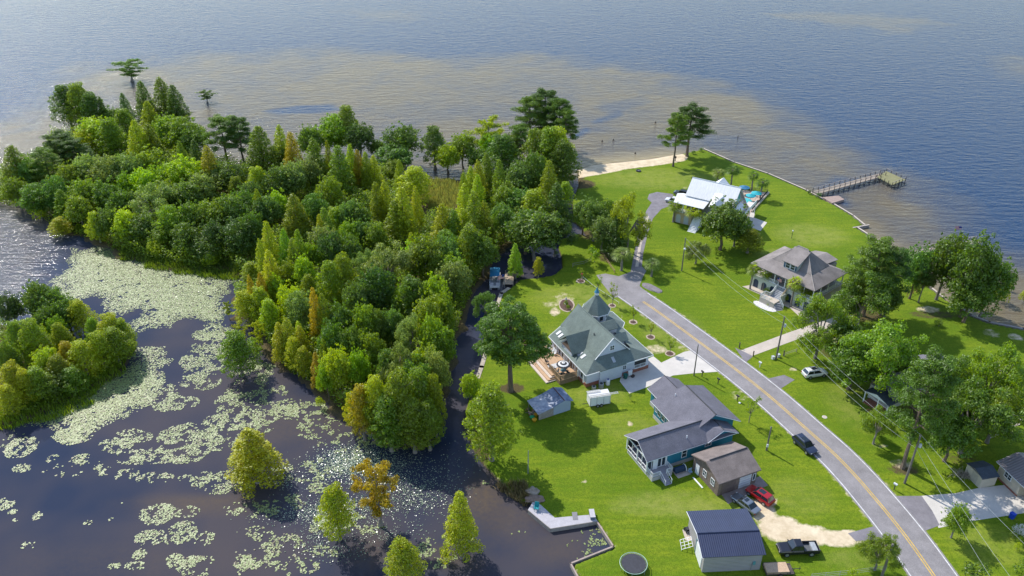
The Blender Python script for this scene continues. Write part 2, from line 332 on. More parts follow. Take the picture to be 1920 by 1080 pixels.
# ---------------- lake bed tint carried by the water sheet ----------------
ax = np.concatenate([np.linspace(-3500,-420,8), np.arange(-400, 420, 2.0), np.linspace(440,3500,8)])
ay = np.concatenate([np.linspace(-300, 56, 6), np.arange(60, 520, 2.0), np.linspace(560,6000,10)])
X2, Y2 = np.meshgrid(ax, ay, indexing='ij')
SHAL = px([(-60,235),(40,190),(130,130),(215,112),(330,108),(420,100),(560,98),(740,103),(850,107),(1000,100),(1080,105),(1160,115),(1230,125),(1290,140),(1340,160),(1420,180),(1500,225),(1580,270),(1660,320),(1720,370),(1800,400),(1860,440),(1930,490),(2100,560),(2300,700),(1700,1000),(1000,900),(900,500),(700,420),(300,420),(60,430),(-60,420),(-200,330)], WATER_Z)
FAR = px([(1440,28),(1560,22),(1700,30),(1790,45),(1700,56),(1560,50)], WATER_Z); FAR2 = px([(1840,120),(1960,112),(1960,150),(1860,150)], WATER_Z); FAR3 = px([(640,22),(760,18),(770,35),(660,38)], WATER_Z)
wob = (fnoise(X2, Y2, .018, 4)-.5)*34+(fnoise(X2, Y2, .09, 4)-.5)*26
sh = np.clip((sdist(X2, Y2, SHAL)+wob*.9)/24+.35, 0, 1)*(.45+.9*fnoise(X2, Y2, .06, 4))
for f_, k_ in ((FAR, .5), (FAR2, .45), (FAR3, .3)): sh = np.maximum(sh, np.clip((sdist(X2, Y2, f_)+wob)/14+.5, 0, 1)*k_)
PATCH = [([(495,208),(560,198),(620,196),(640,205),(600,212),(520,214)], .9), ([(1068,255),(1100,240),(1105,246),(1075,262)], .9), ([(1110,228),(1160,208),(1170,216),(1120,232)], .7), ([(1530,350),(1570,330),(1650,340),(1600,358),(1560,372)], .6), ([(1560,372),(1585,372),(1596,388),(1580,385)], .8), ([(1120,200),(1200,180),(1230,190),(1140,215)], .35),([(1290,250),(1380,255),(1420,285),(1340,280)], .35)]
for p_, k_ in PATCH: sh = sh*(1-k_*np.clip(sdist(X2, Y2, px(p_, WATER_Z))/2+.6, 0, 1))
sA2 = sdist(X2, Y2, SHORE_A); bch = np.clip(1-pdist(X2, Y2, px([(1090,314),(1150,303),(1225,295),(1262,290)]))/11, 0, 1)*(sA2 < 1)
bch = np.maximum(bch, .55*np.clip(1-pdist(X2, Y2, px([(1609,427),(1673,467),(1740,533),(1900,640)]))/8, 0, 1))
POND = px([(-400,360),(-80,372),(20,385),(60,398),(150,445),(300,440),(500,440),(900,420),(1000,430),(1075,330),(1090,330),(1130,430),(1160,600),(1200,1250),(-600,1300),(-600,560),(-60,560)], WATER_Z)
spd = sdist(X2, Y2, POND); pond = np.clip(spd/10+.5, 0, 1)
rip = np.clip(-sdist(X2, Y2, px([(150,440),(1100,300),(1200,1250),(-900,1300),(-200,800),(40,620),(110,500)], WATER_Z))/14+.5, 0, 1)   # wind reaches here
leftw = pond*rip; sh = np.maximum(sh, leftw*.5); pond = pond-leftw; rip = rip*.06
rip = np.maximum(rip, .10*np.clip(1.4-pdist(X2, Y2, px([(930,480),(905,560),(880,650),(858,760),(850,850),(880,930)], WATER_Z))/6, 0, 1))
brn = np.zeros(X2.shape)
def blob2(cx, cy, rx, ry, k):
    c = at(cx, cy, WATER_Z); s = pxm(cy); r1 = rx/s; r2 = ry*(CAM_H/(ST+(cy-540)/FPX*CT))**2/(CAM_H*FPX)
    return k*np.exp(-(((X2-c.x)/r1)**2+((Y2-c.y)/r2)**2))
for a in [(905,930,60,60,.9),(960,970,60,50,.6),(1050,1030,80,40,.5),(370,945,120,14,.8),(560,800,120,40,.5),(700,1030,40,50,.6),(200,1060,260,50,.3),(640,780,60,30,.5),(890,800,20,60,.6),(130,425,80,20,.7),(510,525,50,18,.6),(820,1050,100,30,.6),(60,415,60,14,.6)]: brn = np.maximum(brn, blob2(*a))
V2 = np.stack([X2.ravel(), Y2.ravel(), np.full(X2.size, WATER_Z)], 1); i2 = np.arange(X2.size).reshape(X2.shape)
F2 = np.stack([i2[:-1,:-1].ravel(), i2[1:,:-1].ravel(), i2[1:,1:].ravel(), i2[:-1,1:].ravel()], 1)
me = np_mesh('lake_water', V2, F2)
ca = me.color_attributes.new('bed', 'FLOAT_COLOR', 'POINT'); ca.data.foreach_set('color', np.stack([sh.ravel(), bch.ravel(), pond.ravel(), brn.ravel()], 1).astype(np.float32).ravel())
cb = me.color_attributes.new('wind', 'FLOAT_COLOR', 'POINT'); cb.data.foreach_set('color', np.stack([np.maximum(rip, 1-pond).ravel()]*3+[np.ones(X2.size)], 1).astype(np.float32).ravel())
m, t, b = newmat('water'); L = t.links
tcn = N(t, 'ShaderNodeTexCoord'); at_ = N(t, 'ShaderNodeVertexColor', layer_name='bed'); sp = N(t, 'ShaderNodeSeparateColor'); L.new(at_.outputs['Color'], sp.inputs[0])
wd = N(t, 'ShaderNodeVertexColor', layer_name='wind')
wn = nz_(.12, 5, .65); fn = nz_(1.3, 3, .7)
shf = math_('MULTIPLY', sp.outputs[0], rmp(wn, .2, .6, .7, 1.05))
w_ = mixc(shf, (.018,.046,.104), (.135,.110,.070)); w_ = mixc(sp.outputs[1], w_, (.30,.24,.13))
pc = mixc(rmp(nz_(.03, 3, .6), .4, .62), (.026,.036,.066), (.070,.062,.070)); pc = mixc(math_('MULTIPLY', at_.outputs['Alpha'], rmp(fn, .3, .7, .6, 1.)), pc, (.120,.088,.058))
w_ = mixc(sp.outputs[2], w_, pc)
L.new(w_, b.inputs['Base Color']); b.inputs['IOR'].default_value = 1.33; b.inputs['Specular IOR Level'].default_value = .12
L.new(rmp(wd.outputs['Color'], 0, 1, .02, .11), b.inputs['Roughness'])
mp = N(t, 'ShaderNodeMapping'); mp.inputs['Rotation'].default_value = (0,0,R(-12)); mp.inputs['Scale'].default_value = (.38,1.0,1); L.new(tcn.outputs['Object'], mp.inputs['Vector'])
wv = nz_(.62, 4, .55, mp.outputs[0]); wf = nz_(2.6, 3, .6, mp.outputs[0]); small = nz_(1.6, 3, .5)
hgt = math_('ADD', math_('MULTIPLY', wv, .42), math_('MULTIPLY', wf, .12))
bu = N(t, 'ShaderNodeBump', Distance=1.0); L.new(rmp(wd.outputs['Color'], 0, 1, .003, 1.0), bu.inputs['Strength']); L.new(hgt, bu.inputs['Height']); L.new(bu.outputs[0], b.inputs['Normal'])
WT = link('lake_water', me, m); tag(WT, kind='structure')

# ---------------- water lilies ----------------
def inpoly_density():
    P = []
    polys = [([(128,462),(205,458),(300,500),(380,512),(455,522),(440,560),(428,600),(400,640),(352,600),(330,625),(235,625),(240,590),(170,560),(110,575),(100,540),(110,500)], 1.25, .28),
             ([(240,665),(290,650),(312,680),(290,715),(305,750),(250,780),(200,800),(130,830),(60,805),(0,800),(0,785),(60,775),(150,735),(210,700)], 1.25, .28),
             ([(340,520),(460,520),(450,560),(360,545)], .4, .5)]
    ells = [(385,665,50,40,.8),(400,625,45,22,.8),(330,755,45,16,.8),(300,735,40,14,.5),(375,715,40,16,.7),(350,815,65,22,.95),(250,820,45,14,.8),(215,835,40,14,.7),(265,850,40,10,.6),(345,850,50,18,.8),(425,822,35,26,.8),(280,862,55,10,.8),(290,895,40,12,.6),(240,890,25,10,.4),
       (155,860,22,9,.9),(42,838,28,22,.8),(42,878,18,8,.7),(98,860,10,8,.8),(105,878,5,4,.9),(140,815,40,18,.9),(10,945,18,12,.9),(24,960,8,5,.9),(30,975,6,4,.7),(70,968,8,8,.6),(52,1025,12,16,.7),(165,980,8,5,.9),(205,975,10,5,.5),(230,940,12,5,.6),
       (290,965,34,20,.85),(350,960,25,10,.8),(340,1000,28,22,.95),(280,1008,30,15,.8),(262,1040,14,12,.9),(255,1060,22,8,.95),(215,1062,14,7,.9),(330,1050,18,12,.9),(385,1010,22,16,.75),(365,1048,20,8,.8),(420,905,38,22,.85),(385,892,15,9,.6),(350,897,22,9,.5),(370,910,12,9,.7),
       (470,1000,45,16,.6),(445,955,25,12,.6),(480,1050,45,16,.7),(530,1020,50,18,.6),(470,1040,30,20,.5),(500,775,60,26,.85),(560,770,60,20,.6),(470,800,60,16,.6),(600,800,50,22,.5),(540,880,30,12,.6),(580,880,60,28,.3),(595,915,24,14,.7),(640,830,50,20,.35),
       (430,760,30,26,.6),(425,790,45,20,.6),(600,990,24,22,.7),(640,970,60,28,.4),(540,940,60,20,.35),(490,960,40,14,.4),(590,1040,50,18,.5),(690,990,40,16,.4),(560,1065,40,14,.4),(800,1025,30,22,.5),(820,1050,40,20,.35),(470,700,40,26,.5),(480,735,60,14,.35),
       (590,775,30,20,.5),(20,825,30,20,.25),(150,880,60,20,.1),(400,1060,80,20,.15),(700,840,60,30,.12),(860,1010,30,12,.1),(1110,1000,22,14,.35),(1120,1015,24,10,.4),(1070,1030,50,20,.08),(975,1000,16,6,.15),(910,905,6,4,.4)]
    for poly, dens, thr in polys:
        w = px(poly, WATER_Z); a = np.array(w); x0, y0 = a.min(0); x1, y1 = a.max(0)
        n = int((x1-x0)*(y1-y0)*48*dens); xs = RG.uniform(x0, x1, n); ys = RG.uniform(y0, y1, n)
        s = sdist(xs, ys, w)+(fnoise(xs, ys, .15, 4)-.5)*9; k = (s > 0) & (RG.random(n) < np.clip(s/5+.12, 0, 1)) & (fnoise(xs+50, ys, .55, 3)*.6+fnoise(xs, ys+30, 2.2, 2)*.4 > (thr+.04)*np.where(s < 4, 1.15, .95)); P.append(np.stack([xs[k], ys[k]], 1))
    for cx, cy, rx, ry, dens in ells:
        c = at(cx, cy, WATER_Z); sc_ = pxm(cy); r1 = rx/sc_; r2 = ry*(CAM_H/(ST+(cy-540)/FPX*CT))**2/(CAM_H*FPX)
        n = int(4*r1*r2*38*1.3); xs = RG.uniform(c.x-r1*1.3, c.x+r1*1.3, n); ys = RG.uniform(c.y-r2*1.3, c.y+r2*1.3, n)
        d = ((xs-c.x)/r1)**2+((ys-c.y)/r2)**2+(fnoise(xs, ys, .3, 4)-.5)*1.6; k = (d < .95) & (fnoise(xs+50, ys, .75, 3)*.65+fnoise(xs, ys+30, 2.4, 2)*.35 > .63-.22*dens); P.append(np.stack([xs[k], ys[k]], 1))
    return np.concatenate(P)
LP = inpoly_density()
zz = -9*np.ones(len(LP))
def ground_z(xs, ys):
    a = np.clip(((np.asarray(xs)-gx[0])/gs).astype(int), 0, len(gx)-1); b_ = np.clip(((np.asarray(ys)-gy[0])/gs).astype(int), 0, len(gy)-1); return Z[a, b_]
LP = LP[ground_z(LP[:,0], LP[:,1]) < WATER_Z+.05]
def discs(P, r0, r1, z, tilt, nseg=6):
    n = len(P); rr = RG.uniform(r0, r1, n)[:,None]; a = RG.uniform(0, 6.28, n)[:,None]+np.arange(nseg)*2*np.pi/nseg
    x = P[:,0:1]+np.cos(a)*rr*RG.uniform(.85, 1.1, (n, nseg)); y = P[:,1:2]+np.sin(a)*rr
    tx = RG.normal(0, tilt, (n,1)); ty = RG.normal(0, tilt, (n,1))
    zc = z+RG.uniform(0, .03, (n,1))+np.abs(tx)*rr+np.abs(ty)*rr+(x-P[:,0:1])*tx+(y-P[:,1:2])*ty
    return np.stack([x, y, zc], 2).reshape(-1,3), np.arange(n*nseg).reshape(n, nseg)
V, F = discs(LP, .06, .155, WATER_Z+.02, .07); me = np_mesh('water_lilies', V, F)
m, t, b = newmat('lily_pad'); L = t.links; ge = N(t, 'ShaderNodeNewGeometry'); r = N(t, 'ShaderNodeValToRGB'); L.new(ge.outputs['Random Per Island'], r.inputs['Fac'])
r.color_ramp.elements[0].color = (.15,.20,.05,1); r.color_ramp.elements[1].color = (.29,.345,.13,1); e = r.color_ramp.elements.new(.35); e.color = (.20,.255,.075,1); e = r.color_ramp.elements.new(.06); e.color = (.14,.10,.05,1)
L.new(r.outputs['Color'], b.inputs['Base Color']); b.inputs['Roughness'].default_value = .5
tag(link('water_lilies', me, m), 'pale yellow-green lily pads floating in mats and broken patches on the dark pond', 'water lilies', kind='stuff')
# small glossy leaf facets, added and tilted to stand in for sun glitter
P = []
for cx, cy, rx, ry, dens in [(690,870,95,45,1.6),(640,865,60,35,1.6),(610,950,60,26,.9),(560,965,90,22,.6),(690,950,60,30,.9),(780,930,90,50,.55),(720,1000,90,30,.35),(600,1010,60,40,.4),(840,880,60,60,.10),(540,900,60,30,.4),(740,900,110,60,.35),(370,540,90,20,.1),(640,1040,60,20,.3)]:
    c = at(cx, cy, WATER_Z); s = pxm(cy); r1 = rx/s; r2 = ry*(CAM_H/(ST+(cy-540)/FPX*CT))**2/(CAM_H*FPX); n = int(3.14*r1*r2*11*dens)
    q = RG.normal(0, .45, (n, 2)); P.append(np.stack([c.x+q[:,0]*r1, c.y+q[:,1]*r2], 1))
P = np.concatenate(P); P = P[ground_z(P[:,0], P[:,1]) < WATER_Z]
V, F = discs(P, .035, .10, WATER_Z+.05, .17, 5); me = np_mesh('glint_leaves', V, F)
m, t, b = newmat('glint_leaf'); L = t.links; ge = N(t, 'ShaderNodeNewGeometry'); r = N(t, 'ShaderNodeValToRGB'); L.new(ge.outputs['Random Per Island'], r.inputs['Fac'])
r.color_ramp.elements[0].color = (.05,.14,.09,1); r.color_ramp.elements[1].color = (.42,.46,.30,1); L.new(r.outputs['Color'], b.inputs['Base Color']); b.inputs['Roughness'].default_value = .3; b.inputs['Specular IOR Level'].default_value = .8
tag(link('glint_leaves', me, m), 'small glossy leaf flecks standing in for sun glitter between the two pond cypresses', 'floating leaves', kind='stuff')

# ---------------- road, drives ----------------
def sheet(name, pts, z, mat, kind='structure'):
    mb = MB(); P = [Vector((p[0], p[1], 0)) for p in pts]
    from mathutils.geometry import tessellate_polygon
    tris = tessellate_polygon([P]); mb.add([(p.x, p.y, z) for p in P]+[(p.x, p.y, z-.08) for p in P], [tuple(f) for f in tris]+[(i, (i+1) % len(P), len(P)+(i+1) % len(P), len(P)+i) for i in range(len(P))])
    o = mb.build(name, mat); 
    bm = bmesh.new(); bm.from_mesh(o.data); bmesh.ops.recalc_face_normals(bm, faces=bm.faces); 
    if sum(f.normal.z*f.calc_area() for f in bm.faces) < 0: bmesh.ops.reverse_faces(bm, faces=bm.faces)
    bm.to_mesh(o.data); bm.free()
    if kind: o['kind'] = kind
    return o
def smooth_line(P, n=8):
    P = [Vector((p[0], p[1])) for p in P]; out_ = []
    for i in range(len(P)-1):
        a = P[max(i-1,0)]; b_ = P[i]; c = P[i+1]; d = P[min(i+2, len(P)-1)]
        for k in range(n):
            s = k/n; out_.append(.5*((2*b_)+(c-a)*s+(2*a-5*b_+4*c-d)*s*s+(3*b_-a-3*c+d)*s**3))
    out_.append(P[-1]); return out_
Lp = smooth_line(px([(1140,541),(1200.8,585.4),(1280,643.7),(1350.8,696.7),(1415,748),(1480,807),(1535.6,858),(1605.6,940),(1649.6,994.5),(1711.9,1080),(1760,1150),(1830,1260)]))
Rp = smooth_line(px([(1197,540),(1240,567),(1280,593.7),(1396.7,680),(1470,738),(1544.6,802.6),(1605.6,857),(1660,911.5),(1735,1002),(1784.5,1072),(1840,1155),(1910,1262)]))
def resample(P, m):
    d = [0]; 
    for a, b_ in zip(P[:-1], P[1:]): d.append(d[-1]+(b_-a).length)
    o = []; j = 0
    for k in range(m):
        s = d[-1]*k/(m-1)
        while j < len(d)-2 and d[j+1] < s: j += 1
        o.append(P[j].lerp(P[j+1], (s-d[j])/max(1e-6, d[j+1]-d[j])))
    return o
Cn = resample([ (a+b_)/2 for a, b_ in zip(resample(Lp, 90), resample(Rp, 90))], 90)
CT_ = []
for i in range(len(Cn)):
    q = Cn[min(i+1, 89)]-Cn[max(i-1, 0)]; CT_.append(Vector((q.y, -q.x)).normalized())   # right-hand side
def offs(k, i0=0, i1=90): return [Cn[i]+CT_[i]*k for i in range(i0, i1)]
HW = 3.35
def ribbon(name, a, b_, i0, i1, z, mat, kind='structure', parent=None):
    p, q = offs(a, i0, i1), offs(b_, i0, i1); n = len(p); mb = MB()
    mb.add([(v.x, v.y, z) for v in p]+[(v.x, v.y, z) for v in q], [(i, n+i, n+i+1, i+1) for i in range(n-1)])
    o = mb.build(name, mat, parent)
    if kind: o['kind'] = kind
    return o
ribbon('road', -HW-.25, HW+.25, 0, 90, .030, ASPH)
ribbon('road_marking', -HW, -HW+.16, 4, 90, .038, LINEW); ribbon('road_marking', HW-.16, HW, 2, 90, .038, LINEW)
ribbon('road_marking', -.26, -.11, 6, 90, .038, LINEY); ribbon('road_marking', .11, .26, 6, 90, .038, LINEY)
sheet('road_end', px([(1118,516),(1135,513),(1160,518),(1182,510),(1204,500),(1212,508),(1205,520),(1199,536),(1215,551),(1150,558),(1140,545),(1128,530)]), .026, ASPH)
sheet('lane', px([(1182,512),(1190,470),(1200,425),(1212,395),(1222,380),(1214,373),(1217,364),(1232,360),(1262,364),(1262,384),(1240,392),(1224,410),(1214,440),(1206,475),(1203,504)]), .022, ASPHD)
sheet('lane_median', px([(1191,500),(1197,460),(1205,425),(1212,405),(1217,405),(1210,428),(1202,462),(1197,500)]), .030, CONCT)
sheet('driveway', px([(1162,715),(1180,738),(1213,726),(1262,704),(1300,700),(1346,697),(1332,680),(1300,656),(1282,660),(1240,680),(1225,668),(1180,690),(1166,700)]), .020, CONC)
sheet('driveway', px([(1389,657),(1409,668),(1485,640),(1560,612),(1600,590),(1560,596),(1480,623)]), .020, CONCT)
sheet('driveway', px([(1378,652),(1392,658),(1412,668),(1398,680)]), .024, ASPHD)
sheet('driveway', px([(1440,710),(1470,703),(1490,712),(1462,730)]), .020, ASPHD)
sheet('driveway', px([(1725,930),(1792,925),(1835,915),(1895,908),(1990,900),(2040,930),(1920,962),(1815,978),(1760,990),(1745,960)]), .020, CONC)
sheet('driveway', px([(1680,930),(1728,930),(1748,958),(1762,985),(1735,995)]), .024, ASPHD)
sheet('driveway', px([(1590,1000),(1645,985),(1668,1010),(1605,1015)]), .020, ASPHD)
sheet('driveway', px([(1348,920),(1425,893),(1440,910),(1365,945)]), .018, M('worn_concrete', (.26,.215,.20), .9, .2, 1))
# ---------------- foliage prototypes ----------------
def leaf_cloud(C, Rr, nper, size, flat=1.0, upbias=.25, jit=.45, asp=.55, thick=.35):
    """C: clump centres (k,3), Rr: clump radii (k,), nper: leaves per unit area"""
    Vs = []; nl = 0
    for c, r in zip(C, Rr):
        n = max(8, int(nper*r*r)); d = RG.normal(0, 1, (n,3)); d[:,2] += upbias*1.2; d /= np.linalg.norm(d, axis=1)[:,None]
        rad = r*(1-thick*RG.random(n)**1.6)*(1+.25*(vnoise(d[:,0]*3+c[0], d[:,1]*3+d[:,2]*2+c[1], 1.0)-.5))
        p = c+d*rad[:,None]*np.array([1,1,flat]); nn = d*np.array([1,1,1/flat])+RG.normal(0, jit, (n,3)); nn[:,2] += .25; nn /= np.linalg.norm(nn, axis=1)[:,None]
        t = np.cross(nn, RG.normal(0,1,(n,3))); t /= np.linalg.norm(t, axis=1)[:,None]+1e-9; b_ = np.cross(nn, t)
        s = (size*RG.uniform(.6, 1.35, n))[:,None]
        Vs.append(np.stack([p-t*s, p-b_*s*asp, p+t*s, p+b_*s*asp], 1))
    V = np.concatenate(Vs).reshape(-1,3); return V, np.arange(len(V)).reshape(-1,4)
def limb_mesh(name, segs, mat):
    mb = MB()
    for pts, r0, r1 in segs: mb.path(pts, r0, r1, 7 if r0 > .12 else 5)
    me = bpy.data.meshes.new(name); me.from_pydata(mb.v, [], mb.f); me.update(); me.materials.append(mat); return me
PROTO = {}
def proto(kind, crown, trunk, w, h, mat=None, extra=None):
    crown.materials.append(mat or LEAF); PROTO.setdefault(kind, []).append((crown, trunk, w, h, extra))
def P3(*a): return np.array(a, float)
def bend(h, r, k=5, amp=.25, lean=(0,0)):
    return [(lean[0]*i/k+(random.uniform(-amp, amp) if 0 < i else 0), lean[1]*i/k+(random.uniform(-amp, amp) if 0 < i else 0), h*i/k) for i in range(k+1)]
for var in range(3):                                   # conical cypress, 13 m x 6 m
    h = 13; C = []; r = []
    for i in range(120):
        t_ = .12+.88*(i/120)**.85; R0 = 2.85*(1-t_)**.72*RG.uniform(.72, 1.06)+.1; a = i*2.39996+RG.uniform(-.4,.4)
        C.append((R0*math.cos(a), R0*math.sin(a), h*t_)); r.append(.30+.58*(1-t_)*RG.uniform(.6,1.3))
        if i % 2: C.append((R0*1.2*math.cos(a+.2), R0*1.2*math.sin(a+.2), h*t_+.2)); r.append(RG.uniform(.18,.36))
    for i in range(10): C.append((0,0,h*(.25+.072*i))); r.append(1.9*(1-.085*i))
    V, F = leaf_cloud(np.array(C), r, 150, .15, flat=.8, jit=.5); me = np_mesh('crown', V, F)
    segs = [(bend(h*.93, 0, 6, .08), .26, .04), ([(0,0,-.9),(0,0,.9)], .52, .28)]
    for i in range(12):
        a = i*2.4; z0 = h*(.2+.055*i); q = 2.0*(1-z0/h)+.4; segs.append(([(0,0,z0),(q*math.cos(a), q*math.sin(a), z0+.5)], .06, .02))
    proto('cone', me, limb_mesh('trunk', segs, BARKG), 6.0, h)
for var in range(2):                                   # feathery broad cypress, rounder, 11 x 7
    h = 11; C = []; r = []
    for i in range(95):
        t_ = .16+.8*(i/95)**.9; R0 = 3.2*math.sin(math.pi*min(1, (t_+.12))**.9*.93)**.8*RG.uniform(.6, 1.06); a = i*2.39996
        C.append((R0*math.cos(a), R0*math.sin(a), h*t_)); r.append(RG.uniform(.4, .95))
        if i % 2: C.append((R0*1.16*math.cos(a+.2), R0*1.16*math.sin(a+.2), h*t_+.3)); r.append(RG.uniform(.2,.4))
    for i in range(7): C.append((RG.uniform(-.6,.6),RG.uniform(-.6,.6),h*(.3+.08*i))); r.append(1.7)
    V, F = leaf_cloud(np.array(C), r, 140, .155, flat=.72, jit=.55); me = np_mesh('crown', V, F)
    segs = [(bend(h*.85, 0, 5, .15), .28, .05), ([(0,0,-.9),(0,0,.8)], .62, .3)]
    for i in range(14):
        a = i*2.4; z0 = h*(.22+.045*i); q = RG.uniform(1.6,2.8); segs.append(([(0,0,z0),(q*.5*math.cos(a), q*.5*math.sin(a), z0+.2),(q*math.cos(a), q*math.sin(a), z0+.8)], .07, .02))
    proto('feather', me, limb_mesh('trunk', segs, BARKG), 7.0, h)
for var in range(4):                                   # broadleaf, 11 x 9
    h = 11; C = []; r = []; k = 66
    for i in range(k):
        z_ = 1-2*(i+.5)/k*.80; a = i*2.39996+RG.uniform(-.3,.3); q = math.sqrt(max(0, 1-z_*z_)); R0 = (.72+.55*float(vnoise(math.cos(a)*1.3+var*9, math.sin(a)*1.3+z_*1.5, 1.0)))*RG.uniform(.72, 1.0)
        C.append((3.7*q*math.cos(a)*R0, 3.7*q*math.sin(a)*R0, 5.9+4.2*z_*R0)); r.append(RG.uniform(.55, 1.35))
    for i in range(6): C.append((RG.uniform(-1.2,1.2), RG.uniform(-1.2,1.2), RG.uniform(4,8))); r.append(2.0)
    for i in range(46):
        z_ = RG.uniform(-.3,1); a = RG.uniform(0,6.28); q = math.sqrt(1-z_*z_); s_ = RG.uniform(1.0,1.22); C.append((4.1*q*math.cos(a)*s_, 4.1*q*math.sin(a)*s_, 5.9+4.5*z_*s_)); r.append(RG.uniform(.22,.5))
    V, F = leaf_cloud(np.array(C), r, 100, .19, flat=.85, jit=.55, asp=.65, thick=.5); me = np_mesh('crown', V, F)
    segs = [(bend(5.2, 0, 4, .2), .30, .2), ([(0,0,-.8),(0,0,.5)], .5, .31)]
    for i in range(11):
        c = C[RG.integers(0, k-8)]; segs.append(([(0,0,RG.uniform(3,5)), (c[0]*.5, c[1]*.5, 5+.2*c[2]), c], .13, .03))
    proto('broad', me, limb_mesh('trunk', segs, BARKG if var % 2 else BARK), 9.4, h)
for var in range(2):                                   # open oak with gaps and limbs, 12 x 12
    h = 12; C = []; r = []; segs = [(bend(4.0, 0, 3, .2), .38, .28), ([(0,0,-.8),(0,0,.6)], .6, .38)]
    for i in range(9):
        a = i*2.4+RG.uniform(-.3,.3); q = RG.uniform(3.2, 5.4); zt = RG.uniform(5.5, 11)
        tip = (q*math.cos(a), q*math.sin(a), zt-q*.35); midp = (q*.45*math.cos(a), q*.45*math.sin(a), 4+.35*zt)
        segs.append(([(0,0,3.6), midp, tip], .20, .04))
        for j in range(9):
            f = RG.uniform(.4, 1.1); c = np.array(midp)*(1-f)+np.array(tip)*f+RG.normal(0, .9, 3); C.append(tuple(c)); r.append(RG.uniform(.8, 1.5)); segs.append(([midp, tuple(c)], .06, .02))
    for i in range(8): C.append((RG.uniform(-2,2), RG.uniform(-2,2), RG.uniform(8.5, 11))); r.append(RG.uniform(.8, 1.3))
    V, F = leaf_cloud(np.array(C), r, 120, .17, flat=.75, jit=.55, asp=.6, thick=.6); me = np_mesh('crown', V, F)
    proto('oak', me, limb_mesh('trunk', segs, BARKG), 11.5, h)
for var in range(3):                                   # pine, 17 x 9
    h = 17; C = []; r = []; segs = [(bend(h*.95, 0, 6, .12, (RG.uniform(-.4,.4),0)), .34, .07), ([(0,0,-.3),(0,0,.8)], .48, .34)]
    for i in range(26):
        z0 = h*(.36+.58*(i/26)); a = i*2.39996; q = 4.3*(1-((z0/h-.36)/.66)**2.2)*RG.uniform(.7,1.05)+.4
        tip = (q*math.cos(a), q*math.sin(a), z0+.9); segs.append(([(0,0,z0), (q*.5*math.cos(a), q*.5*math.sin(a), z0+.25), tip], .09, .03))
        for j in range(5): C.append((tip[0]*RG.uniform(.35,1.08)+RG.normal(0,.35), tip[1]*RG.uniform(.5,1.08)+RG.normal(0,.35), tip[2]+RG.uniform(-.2,.5))); r.append(RG.uniform(.7,1.25))
    for i in range(8): C.append((RG.normal(0,.9), RG.normal(0,.7), h-RG.uniform(.2,1.4))); r.append(.9)
    V, F = leaf_cloud(np.array(C), r, 150, .20, flat=.6, upbias=.5, jit=.7, asp=.3, thick=.6); me = np_mesh('crown', V, F)
    proto('pine', me, limb_mesh('trunk', segs, BARK), 9.4, h)
h = 18; C = []; r = []; segs = [(bend(h*.8, 0, 6, .12), .55, .15), ([(0,0,-.3),(0,0,1.0)], .75, .55)]   # old spreading pine, dense dome 18 x 15
for i in range(110):
    z_ = 1-1.72*(i+.5)/110; a = i*2.39996; q = math.sqrt(max(0, 1-z_*z_)); s_ = RG.uniform(.6, 1.0)*(.85+.3*float(vnoise(math.cos(a)*1.5, math.sin(a)*1.5+z_, 1.0)))
    C.append((6.9*q*math.cos(a)*s_, 6.9*q*math.sin(a)*s_, 11.2+6.1*z_*s_)); r.append(RG.uniform(.8, 1.6))
    if i % 5 == 0: segs.append(([(0,0,7+5*RG.random()), (C[-1][0]*.5, C[-1][1]*.5, C[-1][2]-.8), C[-1]], .16, .04))
V, F = leaf_cloud(np.array(C), r, 210, .20, flat=.62, upbias=.5, jit=.6, asp=.45, thick=.5); me = np_mesh('crown', V, F); proto('dome', me, limb_mesh('trunk', segs, BARK), 15.4, h)
for var in range(2):                                   # small ornamental tree, 3 x 2.2
    h = 3.2; C = []; r = []; segs = [([(0,0,-.1),(.03,0,1.1)], .06, .05)]
    for i in range(13):
        a = i*2.4; q = RG.uniform(.3, .95); c = (q*math.cos(a), q*math.sin(a), RG.uniform(1.5, 2.95)); C.append(c); r.append(RG.uniform(.22,.42)); segs.append(([(.03,0,1.1), c], .03, .012))
    V, F = leaf_cloud(np.array(C), r, 420, .085, jit=.8, thick=.9); me = np_mesh('crown', V, F)
    proto('small', me, limb_mesh('trunk', segs, BARKG), 2.4, h)
for var in range(2):                                   # shrub, 2 x 2.4
    C = []; r = []
    for i in range(12): a = i*2.4; q = RG.uniform(.1,.85); C.append((q*math.cos(a), q*math.sin(a), RG.uniform(.4,1.55))); r.append(RG.uniform(.3,.55))
    V, F = leaf_cloud(np.array(C), r, 300, .10, jit=.6); me = np_mesh('crown', V, F)
    proto('shrub', me, limb_mesh('trunk', [([(0,0,-.3),(0,0,.9)], .07, .03), ([(0,0,.2),(.4,.2,1.1)], .04, .02), ([(0,0,.2),(-.4,.1,1.1)], .04, .02)], BARKG), 2.5, 2.1)
